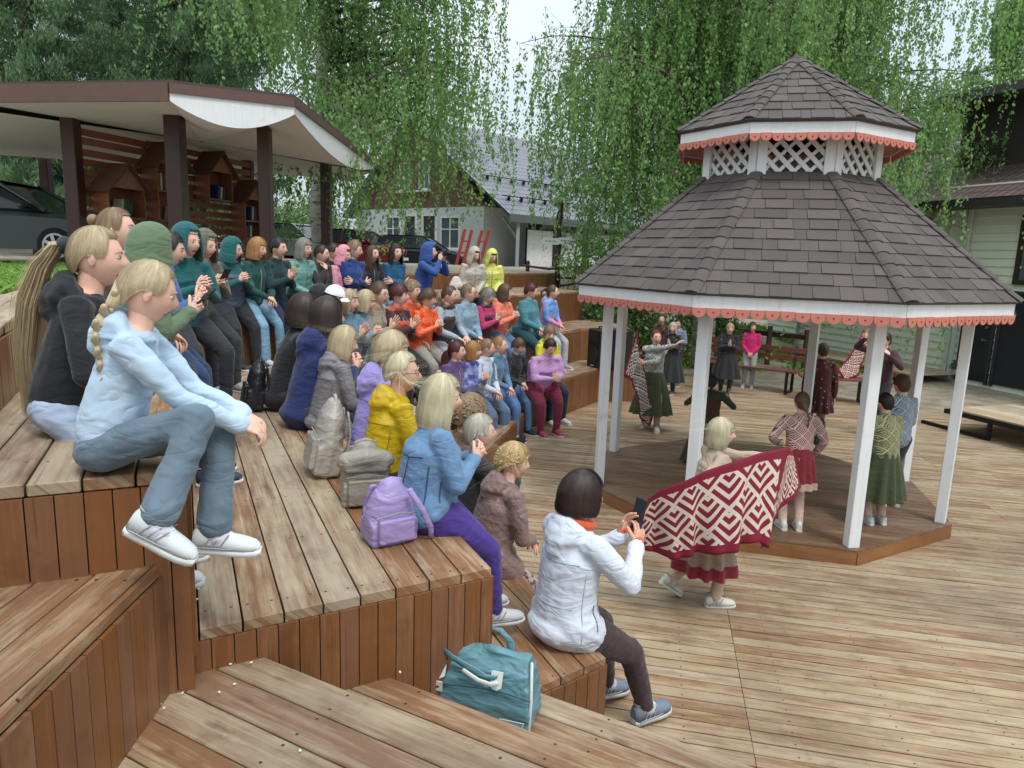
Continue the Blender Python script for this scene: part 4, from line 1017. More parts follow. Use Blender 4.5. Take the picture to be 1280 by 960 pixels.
# low table platform at right edge
a, b = G(1196, 541, .0), G(1290, 566, .0); ang = degrees(atan2(b.y - a.y, b.x - a.x)); root = empty('platform_table', (a.x + .1, a.y + .1, 0), radians(ang), 'low wide platform bench of pale boards with black steel frame at right edge', 'bench')
mb = MB(); planks(mb, [(-.15, -.1), (3.2, -.1), (3.2, 1.35), (-.15, 1.35)], 0, .142, .005, .36, .035); mb.build('seat_boards', PALEW, root, bevel=.003)
mb = MB(); mb.beam((-.2, -.12, .30), (3.2, -.12, .30), .05, .07); mb.beam((-.2, 1.36, .30), (3.2, 1.36, .30), .05, .07); mb.beam((-.17, -.12, .30), (-.17, 1.36, .30), .05, .07)
for x in (.55, 2.9):
    for y in (-.1, 1.34): mb.beam((x, y, 0), (x, y, .28), .05, .05)
mb.beam((-.6, -.1, .03), (.55, -.1, .03), .05, .05); mb.build('frame', BLACKM, root)
# loudspeaker on the lowest tier
P = G(738, 461, A_); root = empty('loudspeaker', (P.x + .18, P.y + .25, A_), radians(-62), 'black plastic loudspeaker standing on the lowest tier beside the gazebo post', 'loudspeaker')
mb = MB(); sh_ = [(-.21, -.14), (-.21, .02), (-.12, .19), (.12, .19), (.21, .02), (.21, -.14)]
mb.prism(sh_[::-1], 0, .68, T=lambda x, y, z: Vector((x * (1 - .10 * abs(z - .3)), y, z))); mb.build('cabinet', BLACK, root, bevel=.02)
mb = MB(); mb.prism([(cos(2 * pi * k / 24) * .15, .22 + sin(2 * pi * k / 24) * .15) for k in range(24)], 0, .012, T=lambda x, y, z: Vector((x, -.142 - z, y))); mb.build('woofer_grille', simple('grille_mesh', (.03, .03, .032), .6, .3), root)
mb = MB(); mb.prism([(-.14, .44), (.14, .44), (.12, .6), (-.12, .6)], 0, .01, T=lambda x, y, z: Vector((x, -.142 - z, y))); mb.build('horn', simple('horn_dark', (.02, .02, .02), .3), root)
mb = MB(); mb.box((0, -.156, .04), (.1, .006, .018)); mb.build('badge', simple('badge_grey', (.4, .4, .4), .4), root)
mb = MB(); mb.tube([(-.07, 0, .66), (-.06, 0, .72), (.06, 0, .72), (.07, 0, .66)], .014, 6); mb.build('handle', BLACK, root)
P = G(794, 470, A_)
root = empty('loudspeaker', (P.x - .2, P.y + .55, A_), radians(-40), 'second black loudspeaker half hidden behind the left gazebo posts', 'loudspeaker')
mb = MB(); mb.prism(sh_[::-1], 0, .72); mb.build('cabinet', BLACK, root, bevel=.02); mb = MB(); mb.prism([(cos(2 * pi * k / 24) * .15, .24 + sin(2 * pi * k / 24) * .15) for k in range(24)], 0, .012, T=lambda x, y, z: Vector((x, -.142 - z, y))); mb.build('woofer_grille', simple('grille_mesh', (.03, .03, .032), .6, .3), root)
# signpost with two white arrows
P = D(697, 330, 17.9); root = empty('signpost', (P.x, P.y, 1.7), 0, 'dark twisted wooden signpost with two white arrow boards', 'signpost'); mb = MB()
mb.tube([(.02 * sin(z * 7), .02 * cos(z * 6), z) for z in [i * .16 for i in range(14)]], [.06 + .012 * (i % 3) for i in range(14)], 8); mb.build('post', DARKW, root, smooth=True)
for s_, z_, L_ in ((-1, 1.18, .38), (1, 1.20, .36)):
    mb = MB(); q = [(0.0, -.08), (s_ * L_, -.08), (s_ * (L_ + .07), 0), (s_ * L_, .08), (0, .08)]
    if s_ < 0: q = q[::-1]
    mb.prism(q, 0, .025, T=lambda x, y, z: Vector((x, -.10 - z, z_ + y))); ab = mb.build('arrow_board', WHITEP, root)
    mt = MB(); x = .07
    while x < L_ - .04:
        wd = random.uniform(.014, .03); mt.box((s_ * (x + wd / 2), -.1265, z_), (wd * .6, .003, random.uniform(.03, .05))); x += wd + .008
    o = mt.build('lettering', simple('sign_letters', (.05, .05, .06), .6)); o.parent = ab
# rustic fence behind the top tier
root = empty('rustic_fence', (P.x, P.y, 1.6), 0, 'rustic branch rail fence beside the signpost', 'fence'); mb = MB()
fx = [(-.75, .4), (.75, .4), (1.6, .9)]
for x, y in fx: mb.tube([(x, y, -.2), (x + .02, y, .75)], [.06, .05], 7)
mb.build('posts', DARKW, root, smooth=True); mb = MB()
for z0_, z1_ in ((.15, .3), (.42, .38), (.62, .7)):
    mb.tube([(-.9, .36, z0_ + .05), (-.2, .36, z0_ - .02), (.75, .34, z1_)], [.03, .035, .028], 6); mb.tube([(.7, .36, z1_), (1.2, .6, z0_), (1.7, .9, z1_ + .03)], [.03, .028, .03], 6)
mb.build('rails', DARKW, root, smooth=True)
# wooden rail fence behind the benches
a, b = D(880, 405, 19.5), D(1010, 410, 17.2); root = empty('rail_fence', (a.x, a.y, ground_h(a.x, a.y)), 0, 'low dark wooden rail fence on the bank behind the benches', 'fence'); mb = MB(); L_ = Vector((b.x - a.x, b.y - a.y, 0))
for i in range(4): q = L_ * i / 3; mb = MB(); mb.box((q.x, q.y, .4), (.1, .1, 1.0)); mb.build('post', DARKW, root)
mb = MB()
for z_ in (.35, .7): mb.beam((-.2, 0, z_), L_ + Vector((.2, 0, z_)), .04, .12)
mb.build('rails', DARKW, root)
# picnic tables near the porch
for i, (px, y) in enumerate(((728, 24), (765, 25.5))):
    P2 = D(px, 330, y); root = empty('picnic_table', (P2.x, P2.y, 1.45), .25, ['picnic table with dark legs under the birch near the porch', 'second picnic table right of the first, partly behind the gazebo roof'][i], 'table', 'picnic tables')
    mb = MB(); mb.box((0, 0, .74), (1.6, .7, .05)); mb.build('top', PALEW, root); mb = MB()
    for s_ in (-1, 1): mb.box((0, s_ * .65, .44), (1.6, .26, .04))
    mb.build('bench_seat', PALEW, root); mb = MB()
    for x in (-.6, .6):
        mb.beam((x, -.7, 0), (x, .25, .72), .05, .05); mb.beam((x, .7, 0), (x, -.25, .72), .05, .05); mb.beam((x, -.75, .42), (x, .75, .42), .05, .05)
    mb.build('legs', BLACKM, root)
# black gate post with lattice by the cabin, small wooden ramp and flower pot
a = G(1168, 452, 0); root = empty('gate_post', (a.x, a.y, 0), radians(angc), 'dark carved post with lattice panel beside the green building door', 'post'); mb = MB(); mb.box((0, 0, .6), (.16, .16, 1.25)); mb.build('post', DARKW, root, bevel=.01)
mb = MB()
for i in range(6): mb.beam((.12, 0, .15 + i * .17), (.46, 0, .3 + i * .17), .02, .04, up=(0, 1, 0)); mb.beam((.46, 0, .15 + i * .17), (.12, 0, .3 + i * .17), .02, .04, up=(0, 1, 0))
mb.build('lattice_panel', DARKW, root)
a = G(1150, 462, 0); root = empty('boardwalk', (a.x - 1.8, a.y + .4, .02), radians(angc), 'pale wooden boardwalk along the green building wall', 'boardwalk'); mb = MB(); planks(mb, [(-2.2, -.3), (2.4, -.3), (2.4, 1.4), (-2.2, 1.4)], 90, .142, .006, .14, .04); mb.build('boards', PALEW, root)
mb = MB(); mb.beam((-2.2, -.32, .05), (2.4, -.32, .05), .03, .1); mb.build('edge_board', FASC, root)
a = G(1197, 474, 0); root = empty('flower_pot', (a.x, a.y, 0), 0, 'small white flower pot beside the dark door', 'flower pot'); mb = MB(); mb.tube([(0, 0, .03), (0, 0, .2)], [.09, .13], 12); mb.build('pot', WHITEP, root, smooth=True)
leaf_object('foliage', RS.normal(0, .09, (400, 3)) + np.array([0, 0, .33]), .06, LEAF_D, root)
# fallen catkins
cs = MB()
pts = [(500, 840), (232, 690), (248, 736), (246, 749), (240, 773), (236, 790), (288, 830), (293, 855), (314, 828), (274, 865), (228, 866), (233, 859), (200, 880), (375, 938), (205, 885)]
for i, (px, py) in enumerate(pts):
    z = B_ if 225 < px < 300 and py < 792 else 1.05
    P = G(px, py, z + .008); mb = MB(); mb.ell((0, 0, 0), (.0065, .0045, .0035), 6, 4, Matrix.Rotation(random.random() * 3, 3, 'Z'))
    o = mb.build('fallen_petal', simple('petal_cream', (.66, .62, .52), .8), loc=P); tag(o, 'small cream coloured petal fallen on the ' + ('second tier boards' if z == B_ else 'highest aisle stair tread'), 'petal', 'fallen petals on the ' + ('second tier' if z == B_ else 'highest stair'))
# ================================================================== PEOPLE BUILDER
SKIN = {}
def skinmat(c, name='skin'):
    if c in SKIN: return SKIN[c]
    t = NT(name); v = t.coord(); n = t.noise(v, 9, 4); n2 = t.noise(v, 120, 2)
    t.col(t.mix(t.ramp(n, [(.3, 0), (.7, .5)]), c, (c[0] * 1.0, c[1] * .80, c[2] * .74))); t.set(roughness=.52); 
    t.b.inputs['Subsurface Weight'].default_value = .08; t.b.inputs['Subsurface Radius'].default_value = (.02, .008, .004); t.b.inputs['Subsurface Scale'].default_value = .5
    t.bump(n2, .12, .002); SKIN[c] = t.mat; return t.mat
SK1 = srgb(222, 180, 160); SK2 = srgb(206, 160, 138); SK3 = srgb(222, 178, 156)
LIPS = simple('lips', srgb(170, 88, 82), .45); EYEW = simple('eye_white', srgb(210, 206, 200), .3); IRIS = simple('iris', srgb(50, 44, 40), .2)
def fabric(key, c, kind='cloth', c2=None):
    k = ('fab', key)
    if k in MATS: return MATS[k]
    t = NT('fabric_' + key); v = t.coord('Object'); n = t.noise(v, 4, 5, .6); fine = t.noise(v, 260, 2); h = fine
    base = t.mix(n, mul(c, .84), mul(c, 1.14)); rough = .85
    if kind == 'denim':
        c = mul(c, .74); fade = t.noise(v, 7, 5, .65); base = t.mix(t.ramp(fade, [(.3, 0), (.7, 1)]), mul(c, .72), mul(c, 1.35)); tw = t.noise(t.coord('Object', (420, 420, 90)), 1, 2); base = t.mix(t.math('MULTIPLY', tw, .3), base, mul(c, 1.7)); h = tw
    if kind == 'shiny': rough = .42; h = t.math('ADD', t.math('MULTIPLY', fine, .2), t.noise(v, 24, 4, .6))
    if kind == 'quilt':
        sx = t.n('SeparateXYZ'); t.l(t.coord('Object'), sx.inputs[0]); X = t.math('ADD', sx.outputs[0], sx.outputs[1])
        a = t.math('ABSOLUTE', t.math('SINE', t.math('MULTIPLY', t.math('ADD', X, sx.outputs[2]), 52))); b = t.math('ABSOLUTE', t.math('SINE', t.math('MULTIPLY', t.math('SUBTRACT', X, sx.outputs[2]), 52)))
        h = t.math('POWER', t.math('MINIMUM', a, b), .4); base = t.mix(t.math('MULTIPLY', t.math('SUBTRACT', 1.0, h), .5), base, mul(c, .55)); rough = .45
    if kind == 'camo': base = t.mix(t.ramp(t.noise(v, 26, 2), [(.45, 0), (.5, 1)]), c, c2)
    if kind == 'dots':
        vo = t.n('TexVoronoi'); vo.inputs['Scale'].default_value = 16; t.l(v, vo.inputs['Vector']); base = t.mix(t.ramp(vo.outputs['Distance'], [(.0, 1), (.16, 1), (.2, 0), (1, 0)]), base, c2)
    if kind == 'knit':      # lozenge knit
        sx = t.n('SeparateXYZ'); t.l(t.coord('Object'), sx.inputs[0]); X = t.math('ADD', t.math('MULTIPLY', sx.outputs[0], 1.0), t.math('MULTIPLY', sx.outputs[1], .6)); f_ = 9.5
        a = t.math('FRACT', t.math('MULTIPLY', t.math('ADD', X, sx.outputs[2]), f_)); b = t.math('FRACT', t.math('MULTIPLY', t.math('SUBTRACT', sx.outputs[2], X), f_)); m = t.math('MAXIMUM', t.math('ABSOLUTE', t.math('SUBTRACT', a, .5)), t.math('ABSOLUTE', t.math('SUBTRACT', b, .5)))
        st = t.math('GREATER_THAN', t.math('FRACT', t.math('MULTIPLY', m, 6)), .5); base = t.mix(st, base, c2)
    if kind == 'tiedye': base = t.mix(t.ramp(t.noise(v, 3.2, 3), [(.4, 0), (.62, 1)]), c, c2)
    if kind == 'tartan':
        base = t.mix(t.ramp(t.noise(v, 14, 3), [(.42, 0), (.58, 1)]), c, c2)
    t.col(base); t.set(roughness=rough); t.b.inputs['Sheen Weight'].default_value = .15 if kind != 'shiny' else 0
    wv = t.n('TexNoise'); wv.inputs['Scale'].default_value = 5.5; wv.inputs['Detail'].default_value = 2; wv.inputs['Distortion'].default_value = .7; t.l(t.coord('Object', (1, 1, 2.3)), wv.inputs['Vector'])
    cre = t.math('POWER', t.math('ABSOLUTE', t.math('MULTIPLY', t.math('SUBTRACT', wv.outputs['Fac'], .5), 4)), .8)
    b1 = t.n('Bump'); b1.inputs['Strength'].default_value = .45 if kind != 'knit' else .2; b1.inputs['Distance'].default_value = .012; t.l(cre, b1.inputs['Height'])
    b2 = t.n('Bump'); b2.inputs['Strength'].default_value = .35 if kind in ('shiny', 'quilt') else .2; b2.inputs['Distance'].default_value = .006 if kind == 'quilt' else .003; t.l(h, b2.inputs['Height']); t.l(b1.outputs[0], b2.inputs['Normal']); t.l(b2.outputs[0], t.b.inputs['Normal']); MATS[k] = t.mat; return t.mat
def hairmat(key, c, c2=None):
    k = ('hair', key)
    if k in MATS: return MATS[k]
    t = NT('hair_' + key); tcn = t.n('TexCoord')
    def m(sc): x = t.n('Mapping'); x.inputs['Scale'].default_value = sc; t.l(tcn.outputs['UV'], x.inputs[0]); return x.outputs[0]
    n = t.noise(m((240, 3.0, 1)), 1, 4, .7); n2 = t.noise(m((34, 1.6, 1)), 1, 4, .6); g = t.n('NewGeometry')
    c2 = c2 or mul(c, 1.55); b = t.mix(t.ramp(n, [(.3, 0), (.72, 1)]), mul(c, .62), c2); b = t.mix(t.ramp(n2, [(.35, .55), (.65, 0)]), b, mul(c, .45))
    t.col(b); t.set(roughness=.48); t.bump(t.math('ADD', n, t.math('MULTIPLY', n2, .6)), .4, .003); MATS[k] = t.mat; return t.mat
BL = hairmat('blonde', srgb(196, 172, 130), srgb(232, 214, 178)); BL2 = hairmat('ash_blonde', srgb(176, 150, 112), srgb(222, 200, 162)); BLP = hairmat('platinum', srgb(216, 200, 160), srgb(240, 228, 196))
BR = hairmat('brown', srgb(84, 60, 44), srgb(122, 92, 68)); DB = hairmat('dark_brown', srgb(42, 30, 27), srgb(74, 54, 46)); BK_ = hairmat('black', srgb(26, 22, 24), srgb(50, 42, 42)); GI = hairmat('ginger', srgb(172, 116, 66), srgb(208, 156, 100))
GR = hairmat('grey', srgb(126, 118, 110), srgb(176, 170, 160)); MR = hairmat('maroon', srgb(72, 28, 32), srgb(116, 52, 50)); WH = hairmat('white', srgb(196, 188, 170), srgb(230, 226, 212)); LB = hairmat('light_brown', srgb(132, 104, 76), srgb(176, 146, 112)); RD = hairmat('auburn', srgb(104, 48, 34), srgb(150, 80, 56)); CU = hairmat('curly_gold', srgb(196, 160, 104), srgb(236, 208, 156))

def remesh(mb, vox, smooth=4, fac=.55):
    me = bpy.data.meshes.new('tmp'); me.from_pydata([tuple(v) for v in mb.v], [], mb.f); me.update()
    o = bpy.data.objects.new('tmp', me); COL.objects.link(o)
    m = o.modifiers.new('r', 'REMESH'); m.mode = 'VOXEL'; m.voxel_size = vox; m.use_smooth_shade = True
    if smooth: q = o.modifiers.new('s', 'SMOOTH'); q.factor = fac; q.iterations = smooth
    dg = bpy.context.evaluated_depsgraph_get(); ev = o.evaluated_get(dg); r = bpy.data.meshes.new_from_object(ev)
    bpy.data.objects.remove(o); bpy.data.meshes.remove(me); return r
def fold(me, amp, seed, f1=9., f2=22., stretch=(1, 1, 1.0)):
    n = len(me.vertices); co = np.empty(n * 3); me.vertices.foreach_get('co', co); co = co.reshape(n, 3); no = np.empty(n * 3); me.vertices.foreach_get('normal', no); no = no.reshape(n, 3)
    sx, sy, sz = stretch; d = np.empty(n)
    for i in range(n):
        x, y, z = co[i]; wx = noise.noise(Vector((x * 4, y * 4, z * 4 + seed))) * .05
        a = noise.noise(Vector(((x + wx) * f1 * .7 + seed, (y + wx) * f1 * .7, (z + wx) * f1 * 1.7))); b = noise.noise(Vector(((x - wx) * f2 * .7 + z * 6, (y + wx) * f2 * .7, (z + 2 * wx) * f2 * 1.3 + seed)))
        w = noise.noise(Vector((x * 3 + seed, y * 3, z * 3)))
        d[i] = (.5 - abs(a) * 2.2) * .8 * (.6 + w) + (.30 - min(1, abs(b) * 4)) * .42 * (.5 + .8 * abs(w))
    co += no * (d * amp)[:, None]; me.vertices.foreach_set('co', co.ravel()); me.update()
def ik(a, b, l1, l2, hint):
    d = b - a; L = d.length; mx_ = (l1 + l2) * .995
    if L > mx_: b = a + d * (mx_ / L); d = b - a; L = mx_
    L = max(L, abs(l1 - l2) + .02); x = (l1 * l1 - l2 * l2 + L * L) / (2 * L); h = sqrt(max(0, l1 * l1 - x * x)); u = d.normalized(); hv = hint - u * hint.dot(u)
    if hv.length < 1e-4: hv = Vector((0, 0, 1)) - u * u.z
    return a + u * x + hv.normalized() * h, b
def frame(fwd, up=Vector((0, 0, 1))):
    y = fwd.normalized(); x = y.cross(up).normalized(); z = x.cross(y); return Matrix((x, y, z)).transposed()

def head_mesh(mb, C, R, sc, fem=True, hi=False):
    """sculpted head; local x right, y front, z up; C = centre between the ears"""
    nu, nv = (40, 30) if hi else (26, 20); rows = []
    def gs(x, y, cx, cy, sx, sy): return math.exp(-((x - cx) / sx) ** 2 - ((y - cy) / sy) ** 2)
    P = []
    for j in range(1, nv):
        t_ = pi * j / nv; row = []
        for k in range(nu):
            a = 2 * pi * k / nu; dx, dy, dz = sin(t_) * sin(a), sin(t_) * cos(a), cos(t_)
            x, y, z = dx * .074, dy * .094, dz * .112
            if z < 0:
                q = min(1, -z / .112); x *= 1 - .30 * q ** 1.3; y = y * (1 - .10 * q) if y > 0 else y * (1 - .55 * q ** 1.2)
                if y > 0: y += .008 * q
            if z > .02: y += -.004
            if dy > 0:
                fr = dy
                y += fr * (.021 * gs(x, z, 0, -.022, .011, .016) + .012 * gs(x, z, 0, -.004, .008, .02))      # nose
                y += fr * (.006 * gs(x, z, 0, -.052, .022, .012) + .003 * gs(x, z, 0, -.061, .016, .007))   # lips
                y += fr * (.008 * gs(x, z, 0, -.092, .022, .016))   # chin
                y -= fr * (.009 * (gs(x, z, .031, .010, .015, .012) + gs(x, z, -.031, .010, .015, .012)))   # sockets
                y += fr * .004 * gs(x, z, 0, .032, .045, .010)     # brow
                y += fr * .005 * (gs(x, z, .042, -.022, .018, .018) + gs(x, z, -.042, -.022, .018, .018))
                y -= fr * .004 * gs(x, z, 0, -.036, .02, .005) + fr * .004 * gs(x, z, 0, -.073, .02, .007)
            row.append(Vector((x, y, z)))
        P.append(row)
    vs = [v for r_ in P for v in r_] + [Vector((0, 0, .112)), Vector((0, .012, -.108))]; T = len(vs) - 2; fs = []; ms = []
    def put(f, m): fs.append(f); ms.append(m)
    for j in range(nv - 2):
        for k in range(nu):
            k2 = (k + 1) % nu; f = (j * nu + k, (j + 1) * nu + k, (j + 1) * nu + k2, j * nu + k2); c = sum((vs[i] for i in f), Vector()) / 4
            m = 1 if (c.y > .06 and abs(c.x) < .021 and -.066 < c.z < -.048) else 0
            put(f, m)
    for k in range(nu): k2 = (k + 1) % nu; put((T, k, k2), 0); put((T + 1, (nv - 2) * nu + k2, (nv - 2) * nu + k), 0)
    M = R * sc; vs = [C + M @ v for v in vs]
    for m in (0, 1):
        idx = [i for i in range(len(fs)) if ms[i] == m]
        if m == 0: base = len(mb.v); mb.add(vs, [fs[i] for i in idx], 0)
        else:
            for i in idx: mb.f.append(tuple(base + q for q in fs[i])); mb.m.append(1); mb.uv.append(None)
    for s_ in (-1, 1):
        E = C + M @ Vector((s_ * .031, .0745, .009)); mb.ell(E, (.0125 * sc, .0115 * sc, .0075 * sc), 10, 7, R, 2)
        I = C + M @ Vector((s_ * .031, .0845, .009)); mb.ell(I, (.0058 * sc, .0028 * sc, .0062 * sc), 8, 5, R, 3)
        mb.tube([C + M @ Vector((s_ * .014, .0885, .027)), C + M @ Vector((s_ * .032, .0885, .033)), C + M @ Vector((s_ * .049, .075, .026))], [.0026 * sc, .0032 * sc, .0015 * sc], 5, 4)
        mb.tube([C + M @ Vector((s_ * .019, .0825, .013)), C + M @ Vector((s_ * .031, .0865, .0175)), C + M @ Vector((s_ * .044, .0775, .012))], [.0012 * sc, .0018 * sc, .0012 * sc], 4, 4)
        ec = C + M @ Vector((s_ * .0735, -.004, -.006)); Re_ = R @ Matrix.Rotation(s_ * -.35, 3, 'Z')
        mb.ell(ec, (.0075 * sc, .017 * sc, .029 * sc), 8, 7, Re_, 0); mb.ell(ec + M @ Vector((s_ * .006, .004, .003)), (.004 * sc, .009 * sc, .017 * sc), 6, 5, Re_, 1 if False else 0)

def hand(palm, loose, wrist, fwd, pn, sc, side, curl=.5, spread=.12, hi=False):
    """palm ellipsoid goes to the remeshed body, fingers to loose; pn = palm normal, fwd = finger direction, side=+1 right hand"""
    fwd = fwd.normalized(); pn = (pn - fwd * pn.dot(fwd)); pn = pn.normalized() if pn.length > 1e-4 else Vector((0, 0, -1)); ax = fwd.cross(pn) * side   # towards the thumb side
    R = Matrix((ax, fwd, -pn)).transposed(); C = wrist + fwd * .045 * sc
    palm.ell(C, (.040 * sc, .052 * sc, .016 * sc), 10, 7, R); palm.tube([wrist - fwd * .02 * sc, wrist + fwd * .03 * sc], [.023 * sc, .024 * sc], 8)
    n = 8 if hi else 5
    for i, (o_, L) in enumerate(((.030, .072), (.010, .080), (-.011, .075), (-.031, .058))):
        p = wrist + fwd * (.080 - .004 * abs(i - 1.2)) * sc + ax * o_ * sc; d = (fwd + ax * o_ / .03 * spread).normalized(); pts = [p - d * .02 * sc, p]; c = curl * (1 + .08 * i)
        for k, f_ in enumerate((.45, .32, .25)):
            ang = c * (.55 if k == 0 else .75); rot = Matrix.Rotation(ang * 1.0, 3, d.cross(pn).normalized()); d = (rot @ d).normalized(); p = p + d * L * f_ * sc; pts.append(p)
        loose.tube(pts, [(.0092 - .0007 * k) * sc * (1 if i != 3 else .88) for k in range(5)], n, side=ax)
    p = wrist + fwd * .030 * sc + ax * .032 * sc; d = (fwd * .72 + ax * .62 + pn * .28).normalized(); q = [wrist + fwd * .015 * sc + ax * .015 * sc, p]; 
    for L in (.034, .030): d = (d + fwd * .30 * curl + pn * .35 * curl).normalized(); p = p + d * L * sc; q.append(p)
    loose.tube(q, [.013 * sc, .0125 * sc, .011 * sc, .009 * sc], n)

def hair_surface(mb, C, R, sc, fn, thick=1.08, nu=56, nv=18, lock=.006, seed=0, mat=0, drop_dir=None, ribs=0, offs=(0, -.006, .004), solid=.010):
    """fn(a)-> (tmax degrees, drop metres, flare) per azimuth a (0 = face)"""
    M = R * sc; down = R.transposed() @ Vector((0, 0, -1)); down = (down * .8 + Vector((0, 0, -1)) * .2).normalized()
    rx, ry, rz = .080 * thick, .100 * thick, .116 * thick
    def prof(a, u, ex=0.0):
        tm, dr, fl = fn(a); tm = radians(tm); arc = tm * .1; tot_ = arc + dr; s_ = u * tot_; lk = (noise.noise(Vector((a * 5.2 + seed, s_ * 2.5, seed * 1.7))) + .28 * noise.noise(Vector((a * 13 + seed, s_ * 3, 4))))
        r_ = 1 + ex + lk * lock * 9 * min(1, u * 2.2)
        tt = min(s_, arc) / .1; p = Vector((sin(a) * sin(tt) * rx, cos(a) * sin(tt) * ry, cos(tt) * rz)) * r_ + Vector(offs)
        if s_ > arc:
            e = s_ - arc; out_ = Vector((sin(a), cos(a), 0)); f_ = e / max(dr, 1e-4); p = p + down * e + out_ * (fl * sin(min(1, f_) * pi * .5) - (.018 * max(0, f_ - .55) if fl >= 0 else 0)) 
        return p
    G_ = []
    for j in range(nv + 1): G_.append([C + M @ prof(2 * pi * k / nu, max(.02, j / nv)) for k in range(nu)])
    mb.grid(G_, mat, uv=lambda i, j: (j / nu, i / nv), closed=True)
    mb.add([C + M @ prof(2 * pi * k / nu, .02) for k in range(nu)], [tuple(range(nu))], mat, [[(k / nu, 0) for k in range(nu)]])
    # inner wall and rim
    In = [[q + (C + M @ Vector((0, -.004, 0)) - q).normalized() * solid * sc for q in row] for row in G_[2:]]; n2 = len(In)
    mb.grid(In[::-1], mat, uv=lambda i, j: (j / nu, i / nv), closed=True)
    mb.grid([G_[-1], In[-1]], mat, uv=lambda i, j: (j / nu, 1), closed=True)
    rr = random.Random(seed)
    for i in range(ribs):
        a = rr.uniform(0, 2 * pi); ex = rr.uniform(.0, .05); da = rr.gauss(0, .05); u1 = rr.uniform(.9, 1.03) ; u0 = rr.uniform(.02, .35); wd = rr.uniform(.0005, .0011) * sc; row = []
        for k in range(8):
            u = u0 + (u1 - u0) * k / 7; p = C + M @ prof(a + da * k / 7, u, ex * (k / 7) ** .5 + .008); tv = (M @ Vector((cos(a), -sin(a), 0))).normalized(); w_ = wd * (1 if k < 6 else (.6 if k == 6 else .15)); row.append((p - tv * w_, p + tv * w_))
        mb.grid([[r_[0], r_[1]] for r_ in row], mat, uv=lambda i_, j_: (a / (2 * pi) + j_ * .004, i_ / 8))
    return prof
def adiff(a): a = (a + pi) % (2 * pi) - pi; return abs(a)
def sm(x, a, b): return sstep(a, b, x)
def hairfn(style):
    def f(a):
        d = degrees(adiff(a)); side = sm(d, 42, 66); back = sm(d, 95, 145)
        if style == 'short': return (56 + 36 * side + 30 * back, .0 + .012 * back, .0)
        if style == 'pixie': return (70 + 24 * side + 26 * back, .01 * back, .004)
        if style == 'crop': return (52 + 36 * side + 30 * back, .0, .0)
        if style == 'bob': return (64 + 34 * side + 2 * back, .105 * side, .012 * side)
        if style == 'neckbob': return (66 + 32 * side, .058 * side, .010 * side)
        if style == 'bangbob': return (76 + 22 * side, .095 * side, .008 * side)
        if style == 'long': return (54 + 44 * side, .24 * side, .012 * side)
        if style == 'lob': return (56 + 42 * side, .15 * side, .016 * side)
        if style == 'tied': return (48 + 42 * side + 36 * back, .0, -.001)
        if style == 'curly': return (66 + 26 * side + 22 * back, .02 * back, .006)
    return f
def hoodfn(a):
    d = degrees(adiff(a)); side = sm(d, 40, 62); return (50 + 48 * side, .13 * side, .02 * side)

